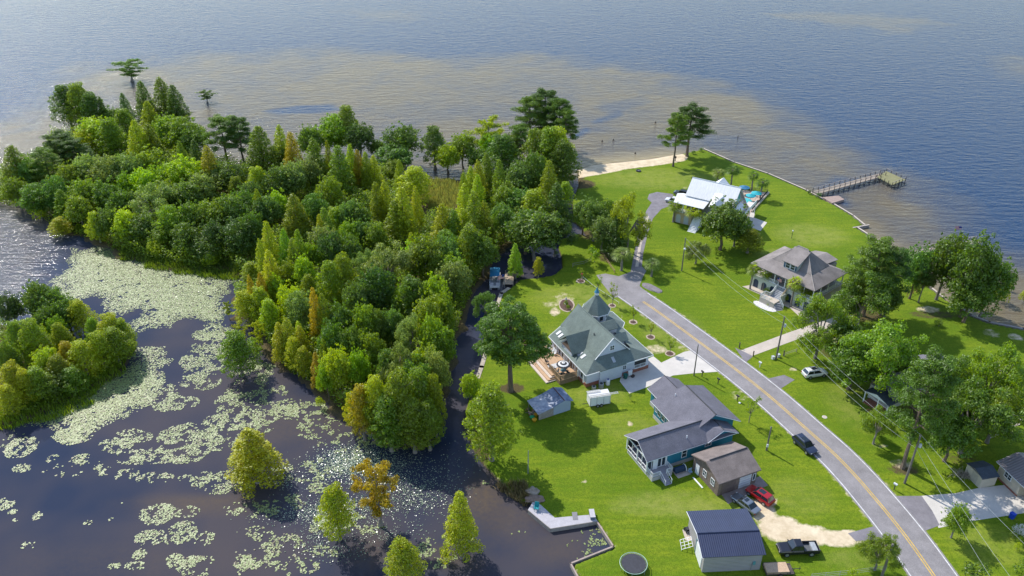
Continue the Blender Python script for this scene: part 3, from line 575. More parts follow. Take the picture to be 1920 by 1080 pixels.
for var in range(2):                                   # flat-topped pond cypress with visible trunk, 8 x 8
    h = 8.5; C = []; r = []; segs = [(bend(h*.92, 0, 5, .12), .22, .05), ([(0,0,-.9),(0,0,.9)], .75, .24)]
    for i in range(17):
        z0 = h*(.30+.68*(i/17)); a = i*2.39996; q = (3.6 if z0 > h*.55 else 2.2)*RG.uniform(.6,1.05)*(1.15-.55*(z0/h)**4); tip = (q*math.cos(a), q*math.sin(a), z0+.25)
        segs.append(([(0,0,z0-.3), tip], .06, .02))
        for j in range(8): f = .25+.12*j; C.append((tip[0]*f+RG.normal(0,.35), tip[1]*f+RG.normal(0,.35), z0-.2+.45*f)); r.append(RG.uniform(.4,.8))
    V, F = leaf_cloud(np.array(C), r, 190, .14, flat=.7, jit=.6, thick=.8); me = np_mesh('crown', V, F)
    proto('tier', me, limb_mesh('trunk', segs, BARKG), 7.4, h)
for var in range(2):                                   # sabal palm 6 x 3.4
    h = 6.0; mb = MB(); Vl = []; 
    for i in range(30):
        a = i*2.39996; el = 1.2-2.0*(i/30)**.85; q = RG.uniform(.8, 1.15)
        d = P3(math.cos(a)*math.cos(el), math.sin(a)*math.cos(el), math.sin(el)); s_ = P3(-math.sin(a), math.cos(a), 0); up = np.cross(d, s_)
        hub = P3(0,0,h-1.1)+d*.75*q
        for j in range(7):
            f = (j-3)/3*.95; dd = d*math.cos(f)+s_*math.sin(f); md = hub+dd*.5*q; tipp = hub+dd*1.15*q-P3(0,0,.45+.2*abs(f)); w_ = np.cross(dd, up); w_ = w_/np.linalg.norm(w_)*.07
            Vl.append([hub, md-w_, tipp, md+w_])
    V = np.array(Vl).reshape(-1,3); me = np_mesh('crown', V, np.arange(len(V)).reshape(-1,4))
    st = MB()
    for i in range(34):
        a = i*2.39996; el = 1.25-1.9*(i/34)**.9; st.tube((0,0,h-1.05), (math.cos(a)*math.cos(el)*.9, math.sin(a)*math.cos(el)*.9, h-1+math.sin(el)*.9), .03, .015, 4, False)
    tm = limb_mesh('trunk', [(bend(h-1.0, 0, 5, .05), .21, .19), ([(0,0,h-1.4),(0,0,h-.9)], .26, .30), ([(0,0,-.1),(0,0,.3)], .30, .22)], BARKG)
    sm = bpy.data.meshes.new('stalks'); sm.from_pydata(st.v, [], st.f); sm.update(); sm.materials.append(M('palm_stalk', (.20,.22,.07), .7, .2, 3))
    proto('palm', me, tm, 3.1, h, extra=sm)

# colour words -> leaf base colour (rgb) and share of autumn gold
LC = {'dark green':(.115,.195,.018,0), 'deep green':(.072,.140,.016,0), 'mid green':(.185,.275,.014,0), 'bright green':(.220,.360,.012,0), 'yellow-green':(.310,.390,.010,.12),
      'grey-green':(.200,.275,.050,0), 'blue-green':(.125,.225,.030,0), 'olive':(.215,.285,.010,.08), 'golden':(.350,.400,.010,.30), 'orange-tinged':(.360,.320,.010,.5), 'orange':(.36,.29,.01,.45), 'lime':(.330,.460,.010,0)}
SHAPE = {'cone':('cypress_tree','cypress','pointed'), 'feather':('cypress_tree','cypress','feathery round-topped'), 'broad':('broadleaf_tree','tree','leafy round'), 'oak':('oak_tree','tree','wide open-branched'),
         'pine':('pine_tree','pine','tall pine-needled'), 'small':('ornamental_tree','tree','small'), 'shrub':('shrub','shrub','bushy'), 'tier':('pond_cypress','cypress','flat-topped'), 'dome':('pine_tree','pine','domed'), 'palm':('palm_tree','palm','fan-leaved')}
TREES = []
_pi = {}
def tree(kind, col, label=None, base=None, top=None, h=None, w=None, wpx=None, zone=None, zb=0.0, group=None, cat=None, name=None):
    if base is not None:
        b = at(base[0], base[1], zb)
        if h is None: h = height_of(b, top)-zb
        sc_ = pxm(base[1]-6)
    else:
        b = at(top[0], top[1], h+zb); sc_ = pxm(top[1], h+zb)
    if wpx: w = wpx/sc_
    i = _pi.get(kind, 0); _pi[kind] = i+1; pr = PROTO[kind][i % len(PROTO[kind])]
    o = thing(name or SHAPE[kind][0], label, cat or SHAPE[kind][1], (b.x, b.y, zb), RG.uniform(0, 6.28) if kind != 'palm' else RG.uniform(0,6.28), group)
    sx_ = w/pr[2]; sz = h/pr[3]; o.scale = (sx_*RG.uniform(.88,1.12), sx_*RG.uniform(.88,1.12), sz)
    tr = bpy.data.objects.new('trunk', pr[1]); COL.objects.link(tr); tr.parent = o
    cr = bpy.data.objects.new('crown', pr[0]); COL.objects.link(cr); cr.parent = o
    c = LC[col]; j = [RG.uniform(.86,1.16) for _ in range(3)]; v_ = RG.uniform(.88,1.14)
    cr.color = (c[0]*v_*j[0]**.6, c[1]*v_*j[1]**.4, c[2]*v_, c[3])
    if pr[4]: s_ = bpy.data.objects.new('frond_stalks', pr[4]); COL.objects.link(s_); s_.parent = o
    if zone: TREES.append((o, kind, col, zone, base[0] if base else top[0], base[1] if base else top[1]))
    return o
CO, FE, BR, OA, PI, TI, SH = 'cone','feather','broad','oak','pine','tier','shrub'
dg,dp,mg_,bg_,yg,gg,bl,ol,go,og,li = 'dark green','deep green','mid green','bright green','yellow-green','grey-green','blue-green','olive','golden','orange-tinged','lime'
# wood on the peninsula: kind, colour, x and y of the treetop in the photograph, crown width px, height m
WOOD = {
"by the lake behind the wood": [
 (FE,dg,112,158,50,15),(FE,mg_,140,155,56,16),(FE,dg,165,172,48,14),(CO,dg,186,182,22,12),(BR,dg,205,200,44,9),(CO,bl,228,175,34,12),(CO,dg,262,153,48,16),(CO,mg_,298,147,50,16),(CO,dg,322,160,48,15),(CO,yg,274,190,36,12),
 (PI,dg,410,219,64,15),(PI,dp,442,221,60,15),(BR,dg,578,232,60,12),(BR,bg_,622,214,56,13),(FE,mg_,648,197,48,15),(BR,dp,670,228,62,12),(BR,dg,752,230,66,13),(BR,bl,740,268,60,9),(FE,dg,812,235,52,13),(BR,yg,838,268,50,9),
 (BR,mg_,866,247,48,11),(BR,dg,893,274,36,8),(TI,yg,915,222,48,13),(BR,bg_,918,249,44,10),(PI,dg,975,236,48,13),(PI,dg,995,184,58,17),(PI,dp,1022,170,60,18),(PI,dg,1050,186,58,17),(PI,dg,1062,206,46,15),(BR,mg_,735,300,44,6),
 (BR,dg,95,262,50,9),(CO,mg_,18,275,60,13),(BR,dg,520,268,44,9),(BR,dg,705,262,30,6),(BR,dg,955,252,50,10)],
"in the wood's left half": [
 (BR,li,172,217,66,12),(BR,yg,160,236,48,10),(FE,mg_,200,222,56,13),(FE,mg_,226,203,50,13),(CO,yg,250,226,48,14),(CO,ol,275,232,40,12),(BR,bg_,308,211,56,12),(BR,mg_,338,219,66,12),(BR,dg,358,238,46,10),
 (PI,dp,108,249,62,13),(PI,dp,130,262,50,12),(PI,dg,78,281,62,12),(BR,bl,46,290,50,11),(BR,gg,150,288,62,12),(BR,gg,190,292,62,12),(BR,gg,232,284,60,12),(BR,mg_,268,274,64,12),(BR,li,266,312,56,11),(BR,bg_,232,322,44,9),
 (BR,li,340,292,62,12),(BR,bg_,300,303,52,11),(CO,mg_,335,265,28,11),(CO,dg,362,263,36,11),(CO,og,386,275,50,14),(BR,gg,371,320,62,11),(CO,mg_,482,238,58,15),(CO,yg,522,235,38,14),(CO,og,543,249,48,14),(CO,mg_,586,261,50,14),
 (CO,ol,612,264,26,13),(CO,mg_,632,274,62,15),(CO,yg,655,272,34,13),(CO,og,669,281,28,12),(CO,ol,684,285,34,12),(CO,yg,699,292,30,11),(FE,yg,478,312,48,11),(BR,dg,515,312,56,11),(BR,gg,545,300,52,12),(BR,gg,575,287,52,12),
 (BR,bl,463,337,48,10),(BR,mg_,614,328,42,11),(BR,dg,425,300,60,11),(BR,dg,395,312,44,9),(BR,mg_,120,303,54,11),(BR,bl,95,330,56,11),(BR,mg_,150,332,58,11),(BR,dg,190,332,62,12),(BR,dg,222,352,58,11),
 (BR,mg_,300,336,60,11),(BR,dg,335,338,60,11),(BR,bg_,515,352,46,10),(BR,bl,490,365,50,10),(CO,ol,548,365,46,12),(CO,go,556,372,36,10),(BR,bl,588,362,48,10),(BR,mg_,420,365,60,11),(BR,dg,450,352,50,11),(CO,yg,480,355,30,11),(FE,mg_,440,330,34,9)],
"on the wood's pond edge": [
 (SH,yg,45,368,24,3.2),(SH,go,70,384,32,4.2),(FE,go,108,408,36,5),(CO,mg_,110,356,40,9),(BR,mg_,138,362,54,10),(BR,dg,60,345,56,9),(BR,mg_,20,330,50,9),(FE,yg,172,396,38,8.5),(BR,dg,195,385,52,10),(BR,yg,228,388,50,10),(OA,gg,276,342,88,13),
 (BR,mg_,315,385,62,11),(BR,dg,262,400,60,9),(BR,mg_,300,415,56,8),(BR,dg,350,375,62,11),(BR,dg,345,418,60,9),(BR,mg_,390,372,56,11),(BR,dp,395,408,66,10),(BR,dg,430,362,68,12),(BR,dp,440,412,64,10),(BR,dg,465,395,50,11),(BR,yg,290,448,36,5),(BR,dg,380,440,60,7),(BR,yg,392,470,34,4),
 (CO,go,498,416,40,13),(CO,yg,486,450,34,11),(CO,go,502,470,40,12),(CO,bg_,530,430,34,12),(CO,bg_,556,432,34,12),(CO,ol,545,450,34,11),(FE,yg,467,492,32,5.5),(CO,go,500,497,38,11),(CO,og,466,517,26,9),(CO,og,486,512,28,10),(FE,go,456,545,44,8),(FE,yg,482,538,46,9),(FE,yg,500,560,40,9),
 (BR,bg_,512,513,38,9),(BR,li,540,528,48,11),(BR,bg_,565,474,44,11),(BR,mg_,535,487,34,9),(CO,go,535,598,44,10),(CO,go,520,606,36,9),(CO,go,560,612,34,9),(FE,go,548,632,40,8),(CO,li,558,603,30,9),(FE,go,566,650,40,7),(CO,og,590,662,30,8),(CO,yg,605,637,26,8),(BR,li,628,650,56,11),(BR,bg_,606,672,34,9),
 (BR,bg_,668,652,36,10),(FE,og,672,722,50,11),(FE,go,655,735,34,8),(FE,yg,700,705,56,13),(FE,ol,745,692,70,15),(FE,mg_,782,690,60,14),(FE,ol,812,700,40,13),(FE,mg_,725,742,60,11),(BR,bg_,737,760,40,9),(FE,mg_,770,745,60,11),(FE,mg_,800,750,44,10),(BR,dg,740,785,50,6),(BR,mg_,700,748,40,9),(SH,yg,598,742,20,2.4)],
"in the wood's right half": [
 (CO,ol,703,342,40,13),(CO,yg,720,340,34,13),(CO,yg,752,352,56,15),(CO,go,778,350,34,13),(FE,yg,775,312,50,11),(CO,ol,740,375,50,12),(CO,yg,748,300,34,10),(CO,mg_,606,390,40,11),(CO,go,597,403,26,10),(BR,bl,650,372,50,11),(BR,dg,672,380,44,10),(BR,gg,600,420,48,10),(BR,dp,618,430,60,12),(CO,og,632,445,24,9),
 (BR,dg,655,436,56,11),(FE,ol,640,475,52,13),(FE,ol,614,488,50,13),(BR,dp,700,500,66,13),(OA,gg,722,452,76,13),(OA,gg,690,462,50,11),(BR,mg_,795,436,62,13),(CO,yg,770,436,26,9),(BR,bg_,775,450,48,11),(BR,mg_,580,452,40,9),(FE,ol,575,515,36,9),(CO,og,585,541,36,14),(CO,ol,602,552,40,13),(BR,gg,560,545,46,11),
 (BR,bl,665,525,52,12),(BR,dg,635,560,56,12),(BR,mg_,680,562,60,13),(BR,dg,700,580,50,11),(BR,bl,730,575,44,11),(BR,dg,655,605,60,11),(BR,mg_,690,618,54,10),(BR,dg,620,600,50,11),(FE,yg,608,590,30,9),(BR,mg_,700,415,44,9),(BR,bl,678,408,44,9),(BR,bg_,655,410,40,9),(FE,yg,625,388,36,9),(BR,mg_,690,655,40,7),(BR,bg_,610,468,28,7)],
"by the dark canal": [
 (CO,yg,828,383,48,13),(CO,mg_,850,395,44,12),(CO,yg,870,345,42,13),(CO,mg_,888,360,60,16),(CO,ol,908,380,40,13),(CO,yg,866,392,40,12),(FE,mg_,880,420,60,13),(BR,dg,905,430,50,12),(CO,yg,882,312,32,12),(CO,yg,896,302,32,12),(CO,ol,912,288,34,12),(CO,mg_,936,300,40,13),(CO,yg,895,328,34,12),(CO,yg,868,325,26,10),
 (FE,dg,940,252,60,13),(FE,mg_,1005,240,58,15),(FE,mg_,1030,238,60,16),(FE,yg,1048,237,54,16),(FE,dg,1058,262,48,14),(BR,bl,975,300,52,12),(BR,dg,1000,285,52,13),(CO,ol,1030,302,46,14),(FE,bg_,1060,340,34,8),(FE,yg,1003,355,56,11),(BR,bl,975,352,50,10),(BR,mg_,945,340,44,11),(BR,bl,945,378,52,11),
 (BR,dg,985,395,64,11),(CO,dg,1045,345,50,13),(BR,bl,835,440,56,12),(BR,mg_,850,470,50,11),(BR,gg,848,485,56,11),(FE,mg_,835,430,44,11),(FE,dg,770,520,56,12),(BR,mg_,762,520,50,12),(BR,bg_,815,512,52,12),(BR,mg_,800,545,60,13),(BR,mg_,830,545,50,11),(OA,gg,772,588,62,12),(BR,mg_,805,590,56,12),(BR,mg_,826,610,44,11),
 (OA,gg,745,640,64,12),(BR,mg_,785,640,60,12),(BR,gg,812,650,50,12),(BR,dg,725,655,50,10),(BR,mg_,905,395,44,10),(BR,dg,780,670,60,12),(FE,mg_,820,470,40,10)],
}
for zone, lst in WOOD.items():
    for k, c, x, y, wp, hh in lst: tree(k, c, top=(x, y), h=hh*1.06, wpx=wp*1.17*RG.uniform(.9,1.12), zone=zone, zb=-.45, group='trees of the wooded peninsula')
for k, c, x, y, wp, hh in [(BR,dp,10,548,48,9),(BR,dg,58,528,56,11),(BR,dg,85,540,56,10),(BR,dg,112,553,54,10),(FE,go,140,563,46,9),(BR,dg,75,575,50,9),(FE,ol,50,598,62,11),(FE,mg_,20,602,50,10),(BR,dg,5,640,40,9),(FE,ol,105,605,44,8),(FE,mg_,168,596,36,8),(FE,go,200,588,54,9),(FE,ol,222,598,40,8),
    (FE,og,118,640,40,8),(FE,yg,145,640,50,8.5),(FE,yg,178,622,56,9),(FE,ol,205,615,54,8.5),(BR,li,75,652,46,8),(FE,ol,102,666,48,7.5),(FE,go,14,680,56,9),(FE,go,38,692,40,8),(FE,mg_,60,690,50,7.5),(BR,dg,90,700,60,5.5),(FE,go,5,722,44,7),(FE,mg_,128,690,50,5.5),(BR,bg_,95,590,40,8)]:
    tree(k, c, top=(x, y), h=hh, wpx=wp*1.12, zone='on the small island', zb=-.45, group='trees of the small island')
ORD = ['first','second','third','fourth','fifth','sixth','seventh','eighth','ninth','tenth','eleventh','twelfth','thirteenth','fourteenth','fifteenth','sixteenth','seventeenth','eighteenth','nineteenth','twentieth']
NUM = ['','','two','three','four','five','six','seven','eight','nine','ten','eleven','twelve','thirteen','fourteen','fifteen','sixteen','seventeen','eighteen','nineteen','twenty']
grp = {}
for tr_ in TREES: grp.setdefault((tr_[1], tr_[2], tr_[3]), []).append(tr_)
for (k, c, z_), l_ in grp.items():
    l_.sort(key=lambda q: q[4]); nm = {'cone':'pointed cypress','feather':'round-topped cypress','broad':'leafy tree','oak':'open-branched tree','pine':'pine','tier':'flat-topped cypress','shrub':'low shrub'}[k]
    nms = nm[:-7]+'cypresses' if nm.endswith('cypress') else nm+'s'
    for i, q in enumerate(l_):
        if len(l_) == 1: q[0]['label'] = 'the one %s %s %s' % (c, nm, z_)
        else: q[0]['label'] = '%s from left of %s %s %s %s' % (ORD[i], NUM[len(l_)], c, nms, z_)
# single trees standing in water
WZ = WATER_Z
tree(TI,dg,'flat-topped dark cypress standing far out in the open lake, larger of two',(248,152),112,wpx=56,zb=WZ)
tree(TI,dg,'tiny stubby cypress in the open lake to the right of the larger one',(389,192),169,wpx=34,zb=WZ)
tree(CO,go,'broad cone-shaped olive-gold cypress alone among the lily pads',(484,903),806,wpx=104,zb=WZ)
tree(TI,'orange','orange-leaved cypress with a bare visible trunk rising from the glitter flecks',(714,985),868,wpx=92,zb=WZ)
tree(FE,go,'narrow green-gold cypress in the pond left of the orange-leaved one',(638,1012),910,wpx=70,zb=WZ)
tree(CO,go,'columnar golden cypress in the dark water left of the grey dock',(866,1045),924,wpx=76,zb=WZ)
tree(FE,go,'yellow-gold cypress cut by the bottom edge below the orange-leaved one',(762,1110),1012,wpx=76,zb=WZ)
tree(SH,go,'low golden sprout at the foot of the columnar golden cypress',(836,1050),1024,wpx=26,zb=WZ,cat='shrub')
tree(FE,mg_,'olive-green cypress with visible trunk standing clear of the wood in the pond',(455,705),622,wpx=76,zb=WZ)
tree(TI,go,'small gold-topped cypress behind the olive-green pond cypress',(452,650),608,wpx=34,zb=WZ)
tree(TI,yg,'thin yellow-green cypress right of the olive-green pond cypress, upper of two',(490,655),603,wpx=28,zb=WZ)
tree(TI,yg,'thin yellow-green cypress right of the olive-green pond cypress, lower of two',(486,672),633,wpx=28,zb=WZ)
tree(TI,ol,'smallest bare-stemmed cypress alone in the lily mat left of the wood',(431,600),566,wpx=16,zb=WZ)
tree(SH,yg,'yellow-green shrub rooted in lake water by the right shore',(1872,566),530,wpx=34,zb=WZ,cat='shrub')
tree(SH,go,'golden shrub in lake water cut by the right edge of the photo',(1918,568),545,wpx=20,zb=WZ,cat='shrub')
tree(SH,yg,'tiny leafy sprout just behind the shrub rooted in the lake',(1888,545),528,wpx=12,zb=WZ,cat='shrub')
# mainland trees
def T(k, c, label, base, top, wpx, **kw): return tree(k, c, label, base=base, top=top, wpx=wpx*(1.0 if k in (BR, OA, PI) and wpx > 40 else 1), **kw)
T('dome',dg,'huge dark pine with a thick trunk beside the green-roofed house',(957,733),564,158)
T(FE,ol,'massive olive-green round cypress on the bank left of the blue-roofed shed',(922,862),722,100)
T(BR,li,'light green leaning tree hanging over the canal above the massive cypress',(884,752),700,44)
T(OA,bl,'sparse pale-leaved tree leaning over the canal left of the huge pine',(912,610),546,46)
T(CO,bg_,'young green conical tree with thin trunk behind the canal dock',(966,520),457,38,zb=-.3)
T(FE,go,'young yellow-leaved tree in the mulch right of the canal dock',(1009,520),482,22,zb=-.2)
T(BR,dg,'broad dark tree overhanging the shaded basin above the canal dock',(1002,487),392,104,zb=-.4)
T(OA,dp,'dark spreading tree right of the one overhanging the basin',(1040,478),398,64,zb=-.3)
T(BR,bl,'blue-green tree on the creek bend, leftmost of its thicket',(1092,440),366,54)
T(BR,bl,'blue-green tree in the middle of the creek bend thicket',(1112,452),372,60)
T(BR,dg,'dark tree at the top of the creek bend thicket',(1136,440),374,40)
T(BR,gg,'grey-green tree low in the creek bend thicket beside the lane',(1128,470),402,54)
T(CO,dp,'dark dense conical cedar left of the narrow lane',(1152,482),406,52)
T(SH,bg_,'round clipped-looking bush below the creek bend thicket',(1115,492),458,34)
T(OA,ol,'tall thin-trunked tree with flat open crown beside the narrow lane',(1175,472),360,76)
T('palm',gg,'pale palm left of the lane where the road begins',(1165,507),468,34)
T('palm',gg,'pale palm right of the lane where the road begins',(1221,518),488,32)
for lb, bs, tp, wp in [('street-side sapling nearest the red post at the road end',(1089,526),503,18),('sapling showing just behind the turret tip',(1121,548),517,20),('sapling by the road right of the turret tip',(1148,572),533,24),
    ('sapling in a mulch ring, third up from the driveway',(1187,604),572,20),('thin brownish sapling in a mulch ring, second up from the driveway',(1220,632),604,18),('sapling in a mulch ring right by the concrete driveway',(1256,663),632,24)]:
    T('small', ol if 'brown' in lb else mg_, lb, bs, tp, wp, group='saplings along the road')
T(PI,dg,'leaning pine on the beach end of the lawn, left of two',(1262,312),214,56)
T(PI,dp,'taller bushier pine on the beach end of the lawn, right of two',(1288,293),199,78)
T('palm',gg,'palm directly behind the white roofed house, leftmost of four',(1343,352),317,24,group='palms around the white house')
T('palm',dg,'palm behind the white roofed house beside its rear gable',(1370,348),313,24,group='palms around the white house')
T('palm',dg,'palm left of the turquoise patio umbrellas',(1409,356),323,24,group='palms around the white house')
T('palm',dg,'palm right of the turquoise patio umbrellas',(1425,372),335,24,group='palms around the white house')
T('palm',mg_,'palm in the sandy bed at the front left of the white house',(1262,416),378,28,group='palms around the white house')
T('palm',yg,'yellowish palm in front of the arcade of the white house',(1297,424),388,30,group='palms around the white house')
T(BR,dg,'large dark-limbed tree covering the front of the white house',(1350,468),374,98)
T(BR,dg,'dark tree right of the one covering the white house front',(1376,462),392,60)
T(FE,ol,'olive round tree at the right end of the trees before the white house',(1401,474),430,52)
T(SH,dg,'leafy bush at the corner of the white house by the patio walk',(1400,424),412,22)
T(OA,gg,'small pale-blossomed magnolia beside the lamp pole on the lawn',(1304,494),452,46)
for lb, bs, tp in [('palm at the far left of the brown-roofed arcade house',(1406,542),495),('palm left of the entrance stairs of the arcade house',(1430,544),501),('palm right of the entrance stairs of the arcade house',(1482,575),520),('palm at the right corner of the arcade house',(1508,576),537)]:
    T('palm', yg if 'right of' in lb else mg_, lb, bs, tp, 26, group='palms before the arcade house')
T(PI,dg,'tall dark pine behind the right side of the arcade house',(1618,592),452,92)
T(OA,dg,'broad dark tree right of the arcade house, in front of the tall pine',(1606,610),500,110)
T(BR,dg,'dark round tree touching the roof of the arcade house',(1590,600),520,66)
T(PI,dp,'second dark pine to the right of the tall one behind the arcade house',(1650,590),470,80)
T(BR,dg,'dark low tree below the second pine near the arcade house',(1655,600),530,64)
T(BR,bl,'blue-green tree with slender trunk by the seawall',(1705,560),456,60)
T(OA,dg,'slim dark tree leaning beside the swing frame near the seawall',(1722,567),490,46)
T(BR,dg,'large tree by the lake shore, left of the pair hiding the boardwalk',(1755,562),432,84)
T(BR,dg,'largest tree of the lake shore, between its two neighbours',(1800,594),440,96)
T(BR,dg,'round tree at the right of the lake shore clump',(1838,592),478,74)
T(BR,dg,'lower dark tree in front of the lake shore clump',(1806,604),520,86)
T(OA,mg_,'tree covering the driveway end beside the white car',(1528,672),555,84)
T(BR,dg,'leafy tree right of the white car, upper left of the oak mass',(1580,690),604,86)
T(OA,mg_,'biggest spreading tree of the mass right of the white car',(1632,735),598,140)
T(BR,dg,'tree at the lower left of the mass right of the white car',(1590,730),640,90)
T(BR,dg,'tree at the right end of the mass right of the white car',(1668,720),640,84)
T(PI,dg,'tall leaning pine with a long bare trunk by the transformer pole',(1692,877),672,120)
T(OA,dg,'dark tree behind the long-trunked pine over the grey roof',(1760,800),668,104)
T(OA,mg_,'open-branched tree reaching over the lawn at the right edge',(1835,790),640,110)
T(OA,dg,'large open tree in front of the long-trunked pine',(1800,850),710,130)
T(BR,dg,'dark lower tree left of the grey lawn shed',(1770,865),770,90)
T(OA,mg_,'right-hand open tree above the lawn shed',(1850,830),720,96)
T(OA,mg_,'small pale ragged tree beside the road left of the long-trunked pine',(1637,832),762,62)
T(BR,mg_,'round dark-leaved tree on the verge below the grey concrete drive',(1783,1008),946,58)
T(OA,mg_,'multi-stemmed tree beside the road near the bottom pole',(1640,1068),1002,72)
T(SH,dg,'bush cut by the bottom edge right of the road',(1826,1092),1064,64)
T(SH,dg,'bush in the bottom right corner of the lawn',(1920,1080),1050,40)
T(SH,yg,'small yellowish bush behind the wire fence at the bottom',(1598,1088),1068,26)
T('small',mg_,'crooked sapling on the grass beside the blue house by the road',(1404,792),746,34)
T('small',dg,'knee-high sprout on the lawn below the concrete driveway',(1181,749),736,9)
for i,(x,y,w_) in enumerate([(1897,1010,14),(1912,1022,16),(1905,1030,14)]): T(SH,[dg,mg_,yg][i],['dark','mid-green','yellow-green'][i]+' garden shrub in the flower bed at the right edge',(x,y),y-14,w_)
T(SH,dg,'dark shrub on the seawall corner beside the two beach pines, left of a pair',(1299,289),282,11); T(SH,dg,'dark shrub on the seawall corner beside the two beach pines, right of a pair',(1314,284),277,10)
T(SH,dp,'brownish shrub left of the long pier entrance',(1516,364),356,10); T(SH,dp,'dark green shrub right of the long pier entrance',(1534,371),361,13)
T(SH,dg,'cluster of shrub in the sandy bed by the palm of the white house',(1287,418),409,12)
T(SH,mg_,'rounded shrub in the white gravel bed before the entrance stairs',(1444,572),562,16); T(SH,ol,'flowering shrub between the stairs and the arcade',(1473,566),550,18); T(SH,ol,'leafy shrub left of the entrance stairs under a palm',(1437,552),540,16)
T(SH,mg_,'small shrub inside the oval garden bed on the lawn',(1062,574),563,12); T(SH,mg_,'grassy plant in front of the oval garden bed',(1065,580),570,9)
T(SH,dg,'tiny low shrub on the lawn edge under the boardwalk trees',(1760,612),600,24)
T(SH,mg_,'low ragged bush under the ragged tree by the road',(1625,800),782,30); T(SH,mg_,'green bush at the roadside foot of the tree mass',(1642,815),795,24)
T(SH,dg,'bush against the right front corner of the white car trees',(1560,668),648,30)
# undergrowth of the two wooded islands
def scatter_stuff(name, label, poly, dens, size, hmin, hmax, col, zf, inner=0, cat='undergrowth', extra=None):
    a = np.array(poly); x0, y0 = a.min(0); x1, y1 = a.max(0); n = int((x1-x0)*(y1-y0)*dens); xs = RG.uniform(x0, x1, n); ys = RG.uniform(y0, y1, n)
    k = sdist(xs, ys, poly) > inner; xs, ys = xs[k], ys[k]
    if extra is not None: k = extra(xs, ys); xs, ys = xs[k], ys[k]
    hh = hmin+(hmax-hmin)*fnoise(xs, ys, .35, 3)**1.3; z = zf(xs, ys)+hh*RG.uniform(.15, 1, len(xs))
    p = np.stack([xs, ys, z], 1); nn = RG.normal(0, .6, (len(xs),3)); nn[:,2] += .9; nn /= np.linalg.norm(nn, axis=1)[:,None]; t_ = np.cross(nn, RG.normal(0,1,(len(xs),3))); t_ /= np.linalg.norm(t_, axis=1)[:,None]; b_ = np.cross(nn, t_); s_ = (size*RG.uniform(.6,1.4,len(xs)))[:,None]
    V = np.stack([p-t_*s_, p-b_*s_*.5, p+t_*s_, p+b_*s_*.5], 1).reshape(-1,3); me = np_mesh(name, V, np.arange(len(V)).reshape(-1,4))
    o = link(name, me, LEAF); o.color = LC[col] if isinstance(col, str) else col; return tag(o, label, cat, kind='stuff')
scatter_stuff('undergrowth', 'dark green thicket filling the ground under the trees of the peninsula', SHORE_B, 34, .24, .5, 8.0, 'mid green', ground_z, .4, extra=lambda x, y: (pdist(x, y, px([(800,330),(830,390)], -.4)) > 9))
scatter_stuff('undergrowth', 'green brush under the trees of the small left island', SHORE_C, 24, .2, .3, 4.0, 'mid green', ground_z, .3)
def grass_stuff(name, label, poly, dens, hgt, col, zoff=0, inner=0):
    a = np.array(poly); x0, y0 = a.min(0); x1, y1 = a.max(0); n = int((x1-x0)*(y1-y0)*dens); xs = RG.uniform(x0, x1, n); ys = RG.uniform(y0, y1, n)
    k = (sdist(xs, ys, poly)+(fnoise(xs, ys, .4, 3)-.5)*4 > inner); xs, ys = xs[k], ys[k]; n = len(xs); z = np.maximum(ground_z(xs, ys), WATER_Z)-.05
    a_ = RG.uniform(0, 6.28, n); w_ = .07; h_ = hgt*RG.uniform(.4,1.2,n); lx = RG.normal(0,.25,n)*h_; ly = RG.normal(0,.25,n)*h_
    p = np.stack([xs, ys, z], 1); d = np.stack([np.cos(a_)*w_, np.sin(a_)*w_, 0*a_], 1); tp = p+np.stack([lx, ly, h_], 1)
    V = np.stack([p-d, p+d, tp+d*.3, tp-d*.3], 1).reshape(-1,3); me = np_mesh(name, V, np.arange(len(V)).reshape(-1,4)); o = link(name, me, LEAF); o.color = LC[col] if isinstance(col, str) else col
    return tag(o, label, 'marsh grass', kind='stuff')
grass_stuff('marsh_grass', 'mid-green marsh grass between the wood and the lily mat', px([(215,462),(300,470),(380,478),(455,500),(450,524),(380,520),(300,505),(225,482)], -.4), 28, 1.1, (.13,.20,.02,0))
grass_stuff('marsh_grass', 'dark marsh grass along the right bank of the small left island', px([(245,640),(262,655),(240,690),(200,725),(150,765),(80,790),(-20,810),(-20,760),(60,740),(140,705),(200,670)], -.5), 24, 1.0, 'mid green')
grass_stuff('marsh_grass', 'pale grass in the clearing behind the canal cypresses', px([(790,338),(850,340),(870,360),(850,400),(810,395),(785,370)], -.4), 22, 1.2, (.22,.25,.06,.3))
grass_stuff('bank_grass', 'brown dry reeds on the bank beside the grey dock', px([(930,905),(960,900),(990,920),(985,945),(955,935)], 0), 60, 1.1, (.20,.17,.08,.2))
